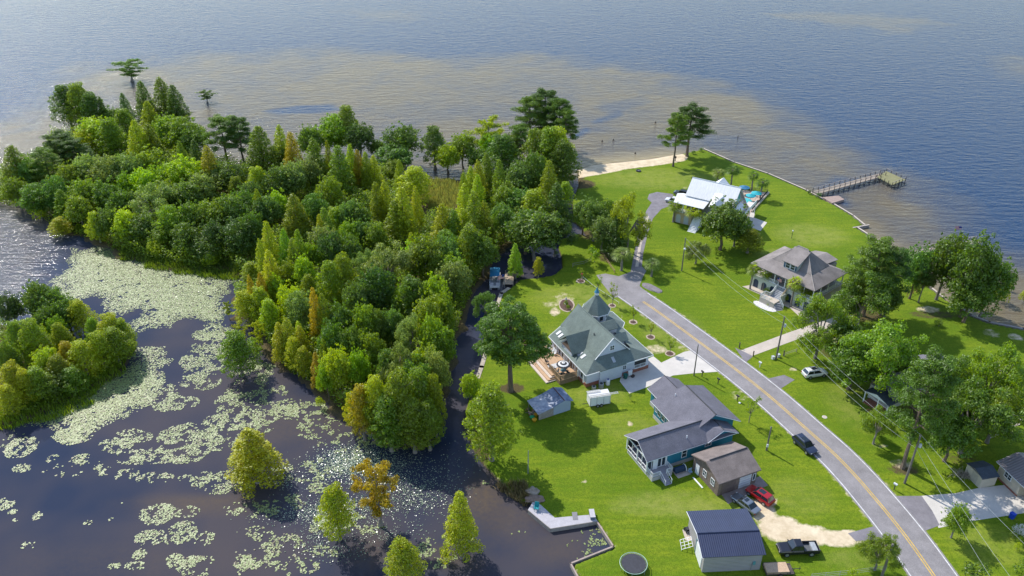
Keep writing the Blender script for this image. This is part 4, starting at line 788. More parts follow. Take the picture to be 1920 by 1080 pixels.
# ---------------- buildings ----------------
def win(par, face, u, v, z, w, h, frame=WHITEP, glass=GLASS, mul=(1,1), label=None, name='window', shut=None):
    """window on an axis-aligned wall; face: 'S' (-y) 'N' (+y) 'W' (-x) 'E' (+x); u,v wall point, z sill centre"""
    fr = MB(); gl = MB(); ft = .09
    def bx(mb, a0, a1, z0, z1, d0, d1):
        if face == 'S': mb.box(u+a0, v-d1, z0, u+a1, v-d0, z1)
        if face == 'N': mb.box(u+a0, v+d0, z0, u+a1, v+d1, z1)
        if face == 'W': mb.box(u-d1, v+a0, z0, u-d0, v+a1, z1)
        if face == 'E': mb.box(u+d0, v+a0, z0, u+d1, v+a1, z1)
    z0, z1 = z-h/2, z+h/2
    bx(fr, -w/2-ft, w/2+ft, z0-ft, z0, -.02, .07); bx(fr, -w/2-ft, w/2+ft, z1, z1+ft, -.02, .07); bx(fr, -w/2-ft, -w/2, z0, z1, -.02, .06); bx(fr, w/2, w/2+ft, z0, z1, -.02, .06)
    for i in range(1, mul[0]+1 if mul[0] > 0 else 1): 
        a = -w/2+w*i/(mul[0]+1); bx(fr, a-.03, a+.03, z0, z1, -.02, .045)
    for i in range(1, mul[1]+1): 
        q = z0+h*i/(mul[1]+1); bx(fr, -w/2, w/2, q-.03, q+.03, -.02, .04)
    o = fr.build(name, frame, par); bx(gl, -w/2, w/2, z0, z1, -.02, .02); gl.build('pane', glass, o)
    if label: o['label'] = label
    return o
def gable_roof(mb, u0, u1, v0, v1, ze, zr, axis='u', ov=.0, t=.16, vr=None):
    if axis == 'u':
        m_ = (v0+v1)/2 if vr is None else vr
        mb.slab([(u0,v0,ze),(u1,v0,ze),(u1,m_,zr),(u0,m_,zr)], t); mb.slab([(u0,v1,ze),(u0,m_,zr),(u1,m_,zr),(u1,v1,ze)], t)
    else:
        m_ = (u0+u1)/2 if vr is None else vr
        mb.slab([(u0,v0,ze),(m_,v0,zr),(m_,v1,zr),(u0,v1,ze)], t); mb.slab([(u1,v0,ze),(u1,v1,ze),(m_,v1,zr),(m_,v0,zr)], t)
def hip_roof(mb, u0, u1, v0, v1, ze, rp, zr, t=.16):
    a, b_ = rp
    A,B,C_,D = (u0,v0,ze),(u1,v0,ze),(u1,v1,ze),(u0,v1,ze); P_ = (a[0],a[1],zr); Q = (b_[0],b_[1],zr)
    mb.slab([A,B,Q,P_], t); mb.slab([B,C_,Q], t); mb.slab([C_,D,P_,Q], t); mb.slab([D,A,P_], t)
def ridge_cap(par, pts, mat, w=.16):
    mb = MB()
    for a, b_ in zip(pts[:-1], pts[1:]): mb.tube(Vector(a)+Vector((0,0,.03)), Vector(b_)+Vector((0,0,.03)), w*.6, n=6)
    return mb.build('ridge_cap', mat, par)
def rail(par, pts, h, mat, post=1.6, name='railing', base=0.0, bal=True, r=.05):
    mb = MB()
    for a, b_ in zip(pts[:-1], pts[1:]):
        a, b_ = Vector(a), Vector(b_); Ln = (b_-a).length; n_ = max(1, round(Ln/post)); 
        for i in range(n_+1): q = a.lerp(b_, i/n_); mb.box(q.x-r*.9, q.y-r*.9, q.z, q.x+r*.9, q.y+r*.9, q.z+h+.04)
        mb.tube(a+Vector((0,0,h)), b_+Vector((0,0,h)), r*.9, n=4); mb.tube(a+Vector((0,0,.12)), b_+Vector((0,0,.12)), r*.6, n=4)
        if bal:
            k = max(1, int(Ln/.16))
            for i in range(1, k): q = a.lerp(b_, i/k); mb.box(q.x-.018, q.y-.018, q.z+.1, q.x+.018, q.y+.018, q.z+h)
    return mb.build(name, mat, par)
def stairs(par, a, d, w, z0, z1, run, n, mat, name='stairs'):
    """a: top edge centre (x,y), d: unit downhill direction"""
    mb = MB(); d = Vector((d[0], d[1])).normalized(); s = Vector((-d.y, d.x)); rz = math.atan2(d.y, d.x)
    for i in range(n):
        z = z1-(z1-z0)*(i+1)/n; c = Vector(a)+d*(run*(i+.5)/n); mb.rbox((c.x, c.y, (z0+z)/2), (run/n+.02, w, max(.08, z-z0)), rz)
    return mb.build(name, mat, par)
SIDE_W = M('white_siding', (.60,.63,.70), .6, .05, 1, wave=('Z', .2, .3)); SIDE_T = M('teal_siding', (.02,.20,.29), .6, .1, 1, wave=('Z', .2, .4))
SIDE_M = M('metal_siding', (.34,.32,.33), .5, .06, 1, wave=('Z', .28, .6)); ROOF_M = M('blue_grey_metal_roof', (.030,.040,.085), .5, .12, .8, wave=('X', .30, .6), spec=.5)
ROOF_W = M('white_metal_roof', (.76,.75,.74), .6, .09, 1.1, stretch=(3,.35,.35), fine=(2.5,.08)); GSID = M('grey_siding', (.33,.32,.36), .7, .06, 1, wave=('Z', .2, .4))
STONE = M('tan_wall', (.55,.42,.27), .9, .08, 2); MINT = M('pale_stucco', (.56,.58,.52), .8, .06, 1.5); DKGL = M('screen_dark', (.03,.035,.04), .6, .3, 1)
CREAM = M('cream_siding', (.56,.49,.38), .7, .06, 1, wave=('Z', .2, .3)); TIMB = M('brown_panel_wall', (.20,.15,.125), .85, .25, 2.5, fine=(10,.2))
FLOORG = M('grey_deck_floor', (.30,.29,.32), .8, .1, 1)

# --- house with green roof and turret ---
H1 = thing('green_roofed_house', 'white house with green shingle roofs, skylights and an octagonal turret, behind the huge pine', 'house', (13.78,119.9,0), R(26.1))
EZ = 3.2
w_ = MB().prism([(.5,.5),(8.2,.5),(8.2,.5),(14.4,.5),(14.4,12),(14.4,16.4),(4.5,16.4),(.5,14)], .75, EZ-.08); w_.prism([(3.6,2.4),(10.4,2.4),(10.4,15.8),(3.6,15.8)], EZ-.1, 4.6); WALL1 = w_.build('wall', SIDE_W, H1)
MB().prism([(.42,.42),(14.5,.42),(14.5,16.5),(4.4,16.5),(.42,14.1)], -.1, .75).build('brick_base', BRICK, H1)
oc = (10.8,14.6); 
def ngon(c, r, n=8, ph=22.5): return [(c[0]+r*math.cos(R(ph+360/n*i)), c[1]+r*math.sin(R(ph+360/n*i))) for i in range(n)]
lo = MB(); RG0 = (3.2, 2.25); 
# lower skirt roof: eave at 3.2 rising inward
def skirt(mb, o_, i_, ze, zi, t=.16):
    for k in range(len(o_)): 
        j = (k+1) % len(o_); mb.slab([(*o_[k], ze), (*o_[j], ze), (*i_[j], zi)], t); mb.slab([(*o_[k], ze), (*i_[j], zi), (*i_[k], zi)], t)
skirt(lo, [(0,0),(15.1,0),(15.1,17),(4.2,17),(0,14.6)], [(3.3,2.3),(11.3,2.3),(11.3,15.6),(4.6,15.6),(3.3,14.6)], EZ, 4.75)
og_ = ngon(oc, 6.15); ig = ngon(oc, 2.2)
for k in range(8):
    j = (k+1) % 8
    if k in (6,7,0,1): lo.slab([(*og_[k], EZ+.015), (*og_[j], EZ+.015), (*ig[j], 4.9), (*ig[k], 4.9)], .15)
lo.slab([(2.9,-.12,EZ+.02),(8.9,-.12,EZ+.02),(8.0,1.6,4.36),(3.8,1.6,4.36)], .14)
lo.build('lower_roof', SHG, H1)
tr = MB(); O8 = [(0,-.0),(15.1,0),(15.1,17),(4.2,17),(0,14.6)]
for a, b_ in zip(O8, O8[1:]+O8[:1]): 
    d_ = Vector((b_[0]-a[0], b_[1]-a[1], 0)); Ln = d_.length; tr.rbox(((a[0]+b_[0])/2, (a[1]+b_[1])/2, EZ-.10), (Ln, .14, .2), math.atan2(d_.y, d_.x))
for k in (6,7,0,1): a, b_ = og_[k], og_[(k+1) % 8]; d_ = Vector((b_[0]-a[0], b_[1]-a[1], 0)); tr.rbox(((a[0]+b_[0])/2, (a[1]+b_[1])/2, EZ-.08), (d_.length, .14, .2), math.atan2(d_.y, d_.x))
tr.build('fascia', WHITEP, H1)
up = MB(); up.slab([(3.1,2.0,4.55),(3.1,15.4,4.55),(7,15.4,8.45),(7,2.0,8.45)], .18); up.slab([(10.9,2.0,4.55),(7,2.0,8.45),(7,15.4,8.45),(10.9,15.4,4.55)], .18); up.build('main_roof', SHG, H1)
ridge_cap(H1, [(7,2.0,8.45),(7,15.4,8.45)], SHG)
g = MB(); g.prism([(3.7,2.35),(10.3,2.35),(10.3,2.5),(3.7,2.5)], 4.4, 4.6); g.add([(3.5,2.35,4.6),(10.5,2.35,4.6),(7,2.35,8.15),(3.5,2.5,4.6),(10.5,2.5,4.6),(7,2.5,8.15)], [(0,1,2),(5,4,3),(0,3,4,1),(1,4,5,2),(2,5,3,0)]); g.build('gable_wall', SIDE_W, H1)
win(H1, 'S', 7.0, 2.34, 5.9, .85, .95)
rk = MB(); rk.tube((3.1,2.0,4.5),(7,2.0,8.38),.09,n=4); rk.tube((10.9,2.0,4.5),(7,2.0,8.38),.09,n=4); rk.build('rake_board', WHITEP, H1)
# west dormer (big gable facing the deck)
dz = 7.0; dm = MB(); dm.slab([(.15,8.25,dz),(5.6,8.25,dz),(3.1,5.5,4.45),(.15,5.5,4.45)], .12); dm.slab([(.15,8.25,dz),(.15,11,4.45),(3.1,11,4.45),(5.6,8.25,dz)], .12); D1 = dm.build('dormer', SHG, H1)
df = MB(); df.add([(.5,5.8,4.0),(.5,10.7,4.0),(.5,8.25,6.6),(.62,5.8,4.0),(.62,10.7,4.0),(.62,8.25,6.6)], [(0,1,2),(5,4,3),(0,3,4,1),(1,4,5,2),(2,5,3,0)]); df.prism([(.5,6.3),(3,6.3),(3,10.2),(.5,10.2)], 3.4, 4.5); df.build('dormer_wall', SIDE_W, D1)
gw = MB(); gw.add([(.46,6.5,4.25),(.46,10.0,4.25),(.46,8.25,6.1),(.5,6.5,4.25),(.5,10.0,4.25),(.5,8.25,6.1)], [(0,1,2),(5,4,3),(0,3,4,1),(1,4,5,2),(2,5,3,0)]); gw.build('triangular_window', GLASS, D1)
# east dormers
for (a0, a1, zr, uo) in ((7.9,11.1,6.9,12.0),(4.3,6.9,6.2,12.1)):
    m_ = (a0+a1)/2; e = MB(); e.slab([(8.6,m_,zr),(uo,m_,zr),(uo,a0,zr-1.15),(8.6,a0,zr-1.15)], .12); e.slab([(8.6,m_,zr),(8.6,a1,zr-1.15),(uo,a1,zr-1.15),(uo,m_,zr)], .12); q = e.build('dormer', SHG, H1)
    e = MB(); e.prism([(9,a0+.25),(uo-.25,a0+.25),(uo-.25,a1-.25),(9,a1-.25)], 3.9, zr-1.15); e.add([(uo-.25,a0+.25,zr-1.15),(uo-.25,a1-.25,zr-1.15),(uo-.25,m_,zr-.15),(uo-.4,a0+.25,zr-1.15),(uo-.4,a1-.25,zr-1.15),(uo-.4,m_,zr-.15)], [(0,1,2),(5,4,3),(0,3,4,1),(1,4,5,2),(2,5,3,0)]); e.build('dormer_wall', SIDE_W, q)
    win(q, 'E', uo-.25, m_, zr-1.6, .8, 1.0)
# turret
MB().prism(ngon(oc, 2.45), 4.2, 6.9).build('turret_wall', SIDE_W, H1)
tt = MB(); e8 = ngon(oc, 3.0)
for k in range(8): tt.slab([(*e8[k], 6.75), (*e8[(k+1) % 8], 6.75), (oc[0], oc[1], 10.5)], .12)
T1 = tt.build('turret_roof', SHG, H1)
for k in range(8): pass
tb = MB(); 
for k in range(8): a, b_ = e8[k], e8[(k+1) % 8]; tb.rbox(((a[0]+b_[0])/2, (a[1]+b_[1])/2, 6.66), (math.dist(a, b_), .12, .16), math.atan2(b_[1]-a[1], b_[0]-a[0]))
tb.build('turret_fascia', WHITEP, T1)
MB().lathe([(.42,0),(.42,.55)], (oc[0], oc[1], 10.15), 8).build('lantern', WHITEP, T1); MB().lathe([(.55,0),(.30,.45),(.12,.9),(.03,1.25)], (oc[0], oc[1], 10.7), 8).build('lantern_cap', M('patina_cap', (.05,.20,.30), .5, .2, 3), T1)
for k in (5,6,7): 
    a, b_ = ngon(oc, 2.45)[k], ngon(oc, 2.45)[(k+1) % 8]; c_ = Vector(((a[0]+b_[0])/2, (a[1]+b_[1])/2, 5.7)); MB().rbox(c_, (.75, .08, 1.0), math.atan2(b_[1]-a[1], b_[0]-a[0])).build('turret_window', GLASS, T1)
# skylights, vents
def sky_light(u, v, z, tilt_axis, ang, par=H1):
    MB().rbox((u,v,z), (.72,1.05,.12) if tilt_axis == 'Y' else (.72,1.05,.12), 0, (tilt_axis, ang)).build('skylight', M('skylight_glass', (.55,.58,.60), .25, .05, 1), par)
for u, v, z in ((1.85,5.5,4.14),(1.95,4.4,4.18),(1.75,13.7,4.10),(1.65,12.7,4.06)): MB().rbox((u,v,z), (1.15,.62,.10), 0, ('Y', R(-25))).build('skylight', SKYG if 'SKYG' in globals() else globals().setdefault('SKYG', M('skylight_glass', (.42,.44,.46), .5, .05, 1)), H1)
MB().rbox((6.6,1.05,4.10), (.6,1.15,.10), 0, ('X', R(34))).build('skylight', SKYG, H1)
MB().tube((5.4,6.4,6.7),(5.4,6.4,7.3),.09).build('vent_pipe', DARK, H1)
# windows and doors of west wall (behind the deck), posts, chimney-white pilasters
for v in (2.2,4.2,5.3,7.4,9.6,10.8,12.6): win(H1, 'W', .5, v, 1.95, .62, 1.5, mul=(0,0), name='window')
MB().box(.44,6.0,.8,.5,6.9,2.8).build('door', M('dark_door', (.10,.06,.05), .5, .2, 2), H1)
for v in (1.1,3.2,6.4,8.5,11.7,13.6): MB().box(.1,v-.09,.8,.28,v+.09,3.05).build('porch_post', WHITEP, H1)
win(H1, 'S', 8.9, .5, 1.9, .7, .8)
po = MB(); po.box(11.2,.30,.85,13.7,.52,1.0); po.build('porch_sill', WHITEP, H1); MB().box(11.2,.44,1.0,13.8,.49,2.9).build('porch_opening', DKGL, H1); rail(H1, [(11.2,.42,.85),(13.8,.42,.85)], .8, WHITEP)
MB().prism([(3.2,.1),(8.2,.1),(8.2,.52),(3.2,.52)], .2, 3.05).build('bump_out_wall', SIDE_W, H1)
# deck
DK = thing('wooden_deck', 'tan wooden deck with board railings and wide corner steps against the green-roofed house', 'deck', (13.78,119.9,0), R(26.1))
MB().prism([(-3.6,3.3),(.4,3.3),(.4,16.0),(-2.6,16.0),(-3.6,12.5)], .88, 1.0).build('deck_floor', WOODD, DK)
sk = MB(); sk.box(-3.62,3.26,0,.4,3.34,.88); sk.box(-3.66,3.3,0,-3.58,8.2,.88); sk.build('skirting', WOODB, DK)
def board_rail(par, a, b_, z0=1.0, h=.95):
    mb = MB(); a, b_ = Vector(a), Vector(b_); Ln = (b_-a).length; rz = math.atan2((b_-a).y, (b_-a).x); c = (a+b_)/2
    for i in range(4): mb.rbox((c.x, c.y, z0+.14+i*.24), (Ln, .05, .16), rz)
    mb.rbox((c.x, c.y, z0+h+.04), (Ln+.1, .16, .06), rz)
    n_ = max(1, round(Ln/1.5))
    for i in range(n_+1): q = a.lerp(b_, i/n_); mb.rbox((q.x, q.y, z0+h/2-.2), (.1,.1,h+.4), rz)
    return mb.build('railing', WOODB, par)
board_rail(DK, (-3.55,3.35,0), (.3,3.35,0)); board_rail(DK, (-3.55,3.35,0), (-3.55,7.6,0)); board_rail(DK, (-3.55,12.6,0), (-2.6,15.9,0)); board_rail(DK, (-2.6,15.9,0), (.3,15.9,0))
for i in range(4): MB().prism([(-3.6-.55*(i+1),5.6-.28*i),(-3.6,5.6-.28*i),(-3.6,12.3),(-3.6-.55*(i+1),12.3)], 0, .86-.215*i).build('step', WOODD if i % 2 == 0 else M('deck_edge_%d' % i, (.60,.50,.42), .8, .1, 2), DK)
MB().box(-3.5,7.2,1.005,-.9,8.6,1.03).build('door_mat', M('pale_mat', (.55,.54,.53), .9, .05, 3), DK)
# --- helper props on the deck ---
def chair(name, label, x, y, z, rz, mat, H=H1, k=1.0, group=None):
    p = H.matrix_basis @ Vector((x, y, z)); o = thing(name, label, 'chair', p, rz, group)
    MB().box(-.25*k,-.25*k,.36*k,.25*k,.25*k,.42*k).build('seat', mat, o); MB().rbox((0,.27*k,.70*k), (.5*k,.05*k,.6*k), 0, ('X', R(-10))).build('backrest', mat, o)
    for a in (-1,1):
        for b_ in (-1,1): MB().box(a*.23*k-.025,b_*.23*k-.025,0,a*.23*k+.025,b_*.23*k+.025,.38*k).build('leg', mat, o)
    for a in (-1,1): MB().box(a*.27*k-.03,-.25*k,.56*k,a*.27*k+.03,.27*k,.60*k).build('armrest', mat, o)
    return o
H1m = Matrix.Translation(H1.location) @ Matrix.Rotation(R(26.1), 4, 'Z')
H1.matrix_basis = H1m
def umbrella(label, p, r, c1, c2, h=2.4, group=None, cat='umbrella', rings=3):
    o = thing('patio_umbrella', label, cat, p, 0, group)
    for i in range(rings):
        a0, a1 = r*i/rings, r*(i+1)/rings; z0, z1 = h+.55*(1-i/rings), h+.55*(1-(i+1)/rings)
        mb = MB(); vs = []; n_ = 16
        for q, z in ((a0+.001,z0),(a1,z1),(a1,z1-.05),(a0+.001,z0-.05)): vs += [(q*math.cos(6.2832*k/n_), q*math.sin(6.2832*k/n_), z) for k in range(n_)]
        mb.add(vs, [(l*n_+k, l*n_+(k+1) % n_, (l+1)*n_+(k+1) % n_, (l+1)*n_+k) for l in range(3) for k in range(n_)]); mb.build('canopy_ring', c1 if i % 2 == 0 else c2, o)
    MB().tube((0,0,0),(0,0,h+.6),.035).build('pole', GREY, o); return o
BLK = M('black_fabric', (.03,.03,.035), .8, .1, 2); WHF = M('white_fabric', (.75,.74,.72), .8, .05, 2)
umbrella('black and white ringed umbrella open over the deck table', H1m @ Vector((-1.9,5.2,1.0)), 1.35, WHF, BLK, 2.0, rings=4)
tbp = H1m @ Vector((-1.9,5.1,1.0)); o = thing('patio_table', 'round glass-topped table under the ringed umbrella', 'table', tbp); MB().lathe([(.6,.70),(.6,.74)]).build('tabletop', M('table_glass', (.12,.22,.24), .2, .1, 2), o); MB().lathe([(.3,0),(.05,.05),(.05,.7)]).build('pedestal', DARK, o)
DCH = M('dark_green_chair', (.04,.07,.07), .6, .1, 2)
for i, (x, y, a, lb) in enumerate([(-2.7,4.6,200,'left front'),(-1.2,4.4,130,'right front'),(-1.0,5.8,60,'right rear'),(-2.9,5.7,280,'left rear')]): chair('patio_chair', 'dark chair at the %s of the umbrella table' % lb, x, y, 1.0, R(a), DCH, group='chairs round the umbrella table')
chair('patio_chair', 'dark bench-like chair against the deck railing by the umbrella', -3.1, 6.6, 1.0, R(116), WOODK, k=1.15); chair('patio_chair', 'dark lounge chair at the top of the deck steps', -3.2, 9.3, 1.0, R(120), WOODK, k=1.2)
for i, (x, y) in enumerate([(-.7,13.3),(-.4,12.1),(-.5,11.2)]): chair('garden_chair', 'white chair by the house wall on the deck, %s from the umbrella' % ['farthest','second','nearest'][i], x, y, 1.0, R(-60), WHITEP, k=1.1, group='white chairs on the deck')
# --- blue house ---
H2 = thing('blue_house', 'teal sided house with dark slate-coloured shingle roofs and a screened porch', 'house', (21.67,96.32,0), R(23.7)); H2m = H2.matrix_basis = Matrix.Translation((21.67,96.32,0)) @ Matrix.Rotation(R(23.7), 4, 'Z')
FND = M('foundation', (.50,.48,.46), .8, .1, 1)
mb = MB(); mb.box(4.2,.5,.8,17.3,6.6,3.55); mb.box(9.5,3,.8,19.2,12.6,3.55); mb.box(11.0,12.5,.82,16.6,16.0,3.5)
mb.add([(11.9,.5,3.5),(17.3,.5,3.5),(14.6,.5,5.1),(11.9,.65,3.5),(17.3,.65,3.5),(14.6,.65,5.1)], [(0,1,2),(5,4,3),(0,3,4,1),(1,4,5,2),(2,5,3,0)])
mb.add([(9.6,3.0,3.5),(19.2,3.0,3.5),(14.5,3.0,6.5),(9.6,3.2,3.5),(19.2,3.2,3.5),(14.5,3.2,6.5)], [(0,1,2),(5,4,3),(0,3,4,1),(1,4,5,2),(2,5,3,0)])
mb.add([(11,16,3.45),(16.6,16,3.45),(13.8,16,5.1),(11,15.9,3.45),(16.6,15.9,3.45),(13.8,15.9,5.1)], [(0,2,1),(5,3,4),(0,1,4,3),(1,2,5,4),(2,0,3,5)]); mb.build('wall', SIDE_T, H2)
mb = MB(); mb.box(.5,.55,0,17.35,6.55,.8); mb.box(9.45,3.02,0,19.25,12.65,.79); mb.box(10.95,12.6,0,16.65,16.05,.8); mb.box(.55,-1.1,0,4.4,.5,.8); mb.build('foundation', FND, H2)
mb = MB(); gable_roof(mb, 0,13.6,0,7.1,3.55,5.55,'u',vr=3.05); mb.slab([(13.6,0,3.55),(17.8,0,3.55),(15.6,3.05,4.6),(13.6,3.05,5.55)], .15); mb.slab([(13.6,7.1,3.55),(13.6,3.05,5.55),(17.8,3.05,4.6),(17.8,7.1,3.55)], .15)
mb.slab([(13.6,3.05,5.55),(15.6,3.05,4.75),(17.8,3.05,4.6),(17.8,3.06,4.6)], .1)
W1 = mb.build('wing_roof', SHS, H2)
mb = MB(); mb.slab([(14.6,-.15,5.25),(14.6,3.6,5.3),(12.6,2.6,5.0),(11.6,-.15,3.6)], .14); mb.slab([(14.6,-.15,5.25),(17.85,-.15,3.6),(17.85,4.2,3.6),(14.6,3.8,5.3)], .14); mb.build('cross_gable_roof', SHS, H2)
ridge_cap(H2, [(0,3.05,5.55),(13.6,3.05,5.55)], DARK, .18); ridge_cap(H2, [(14.6,-.1,5.25),(14.6,2.6,5.3)], DARK, .14)
mb = MB(); mb.slab([(8.9,2.2,3.6),(8.9,13.1,3.6),(14.5,11.0,6.8),(14.5,2.2,6.8)], .16); mb.slab([(20.1,2.2,3.6),(14.5,2.2,6.8),(14.5,11.0,6.8),(20.1,13.1,3.6)], .16); mb.slab([(8.9,13.1,3.6),(20.1,13.1,3.6),(14.5,11.0,6.8)], .16); mb.build('main_roof', SHS, H2)
mb = MB(); gable_roof(mb, 10.4,17.1,10.5,16.5,3.55,5.45,'v'); mb.build('rear_gable_roof', SHS, H2); ridge_cap(H2, [(14.5,2.2,6.8),(14.5,11.0,6.8)], DARK, .18); ridge_cap(H2, [(13.75,12.4,5.45),(13.75,16.5,5.45)], DARK, .12)
mb = MB(); mb.tube((0,0,3.42),(17.8,0,3.42),.07,n=4); mb.tube((0,0,3.42),(0,3.05,5.42),.07,n=4); mb.tube((0,7.1,3.42),(0,3.05,5.42),.07,n=4); mb.tube((8.9,7,3.5),(8.9,13.1,3.5),.07,n=4); mb.tube((14.5,2.15,6.65),(20.1,2.15,3.5),.07,n=4); mb.tube((14.6,-.18,5.1),(17.85,-.18,3.5),.07,n=4); mb.tube((14.6,-.18,5.1),(11.6,-.18,3.5),.07,n=4); mb.tube((10.4,13.1,3.45),(10.4,16.5,3.45),.07,n=4); mb.build('fascia', WHITEP, H2)
win(H2, 'S', 12.3,.5,2.6,1.15,.75); win(H2,'S',7.6,.5,2.2,.85,1.5,mul=(0,1)); win(H2,'W',11.0,14.4,2.2,.9,1.4)
for v in (8.2,9.6,10.9): win(H2,'W',9.5,v,2.3,.8,1.45)
win(H2,'W',9.5,11.9,2.3,.5,.9)
mb = MB()
for x, y in ((.4,.5),(.4,3.4),(.4,6.6),(2.2,.5),(4.1,.5)): mb.box(x-.09,y-.09,.8,x+.09,y+.09,3.5)
for y in (2.0,5.0): mb.box(.36,y-.04,.8,.44,y+.04,3.5)
mb.box(.35,.5,.85,.45,6.6,.95); mb.box(.35,.5,1.75,.45,6.6,1.83); mb.box(.35,.5,3.2,.45,6.6,3.45); mb.box(.4,.45,3.2,4.2,.55,3.45); mb.build('porch_frame', WHITEP, H2)
MB().box(.5,.6,.80,4.2,6.5,.83).build('porch_floor', FLOORG, H2)
MB().box(4.12,.6,.9,4.19,6.5,3.4).build('porch_back_wall', DKGL, H2); MB().box(.55,6.45,.9,4.1,6.52,3.4).build('porch_screen', DKGL, H2)
for x in (.95,2.9,3.6): win(H2,'S',x,.58,2.0,.7,1.9,mul=(0,0),name='porch_window')
MB().box(1.6,.46,.83,2.5,.56,2.9).build('porch_door', WHITEP, H2); MB().box(.55,-1.15,.8,4.4,.5,.86).build('deck_floor', FLOORG, H2)
rail(H2, [(.6,.45,.86),(.6,-1.1,.86),(2.0,-1.1,.86)], .85, WHITEP); rail(H2, [(3.3,-1.1,.86),(4.35,-1.1,.86),(4.35,.45,.86)], .85, WHITEP)
S_ = stairs(H2, (2.65,-1.1), (0,-1), 1.15, 0, .86, 1.7, 5, FLOORG); rail(H2, [(2.05,-1.1,.8),(2.05,-2.7,.05)], .85, WHITEP, bal=False); rail(H2, [(3.25,-1.1,.8),(3.25,-2.7,.05)], .85, WHITEP, bal=False)
mb = MB()
for y in (4.4,12.2,8.3): mb.box(19.5,y-.1,.8,19.7,y+.1,3.5)
mb.box(19.2,3,.6,19.8,12.6,.8); mb.build('side_porch', WHITEP, H2)
for x, y, z in ((12.2,10.6,5.6),(8.4,1.4,4.7)): MB().tube((x,y,z-.2),(x,y,z+.3),.08).build('vent_pipe', WHITEP, H2)
# brown garage by the blue house
G2 = thing('brown_garage', 'weathered brown garage with a taupe gable roof and one white overhead door', 'garage', (21.67,96.32,0), R(23.7))
mb = MB(); mb.box(8.25,-8.0,0,15.7,-1.3,3.0)
for u_ in (8.25,15.6): mb.add([(u_,-8.0,3.0),(u_,-1.3,3.0),(u_,-4.65,4.4),(u_+.1,-8.0,3.0),(u_+.1,-1.3,3.0),(u_+.1,-4.65,4.4)], [(0,2,1),(5,3,4),(0,1,4,3),(1,2,5,4),(2,0,3,5)])
mb.build('wall', TIMB, G2); mb = MB(); gable_roof(mb, 7.9,16.05,-8.4,-.95,3.05,4.6,'u',vr=-4.65); mb.build('roof', SHB, G2); ridge_cap(G2, [(8.6,-4.65,4.6),(15.9,-4.65,4.6)], DARK, .2)
mb = MB(); mb.tube((7.9,-8.4,2.92),(7.9,-4.65,4.45),.06,n=4); mb.tube((7.9,-.95,2.92),(7.9,-4.65,4.45),.06,n=4); mb.tube((7.9,-8.4,2.92),(16.05,-8.4,2.92),.05,n=4); mb.build('fascia', TIMB, G2)
for v in (-4.4,-6.5): win(G2,'W',8.25,v,1.75,.75,1.15)
MB().box(8.18,-3.0,0,8.25,-2.1,2.05).build('door', WHITEP, G2); MB().box(12.3,-8.07,.05,14.6,-8.0,2.35).build('garage_door', M('pale_door', (.62,.64,.68), .5, .05, 1, wave=('Z',.5,.4)), G2, ); MB().box(8.9,-8.06,.05,11.6,-8.0,2.35).build('garage_door', M('brown_door', (.15,.11,.10), .8, .2, 2), G2)['label'] = 'brown garage door'
win(G2,'S',15.2,-8.0,1.5,.4,1.3,mul=(0,0))
# metal garage
G3 = thing('metal_garage', 'grey metal garage with a dark blue ribbed roof near the trampoline', 'garage', (26.6,79.8,0), R(3.4))
mb = MB(); mb.box(.25,-2.35,0,8.6,5.7,3.25)
for u_ in (.25,8.5): mb.add([(u_,-2.35,3.25),(u_,5.7,3.25),(u_,.75,4.35),(u_+.1,-2.35,3.25),(u_+.1,5.7,3.25),(u_+.1,.75,4.35)], [(0,2,1),(5,3,4),(0,1,4,3),(1,2,5,4),(2,0,3,5)])
mb.build('wall', SIDE_M, G3); mb = MB(); gable_roof(mb, -.15,8.95,-2.65,6.1,3.38,4.5,'u',t=.08,vr=.75); mb.build('roof', ROOF_M, G3); ridge_cap(G3, [(-.1,.75,4.5),(8.9,.75,4.5)], ROOF_M, .2)
mb = MB(); mb.box(-.2,-2.7,3.2,-.1,-2.6,3.34); mb.tube((-.17,-2.65,3.27),(-.17,.75,4.38),.06,n=4); mb.tube((-.17,6.1,3.27),(-.17,.75,4.38),.06,n=4); mb.build('roof_trim', WHITEP, G3)
MB().box(.17,-1.6,.05,.25,1.1,2.5).build('roll_up_door', M('white_roll_door', (.78,.78,.78), .5, .04, 1, wave=('Z',.3,.5)), G3); MB().box(.16,1.15,.05,.24,1.35,2.8).build('door_trim', M('teal_trim', (.02,.16,.20), .5, .1, 2), G3)
MB().box(7.4,-2.5,1.2,7.75,-2.35,1.8).build('meter_box', M('meter_teal', (.10,.28,.30), .5, .1, 2), G3); MB().tube((7.3,-2.42,0),(7.3,-2.42,1.3),.04).build('conduit', GREY, G3)
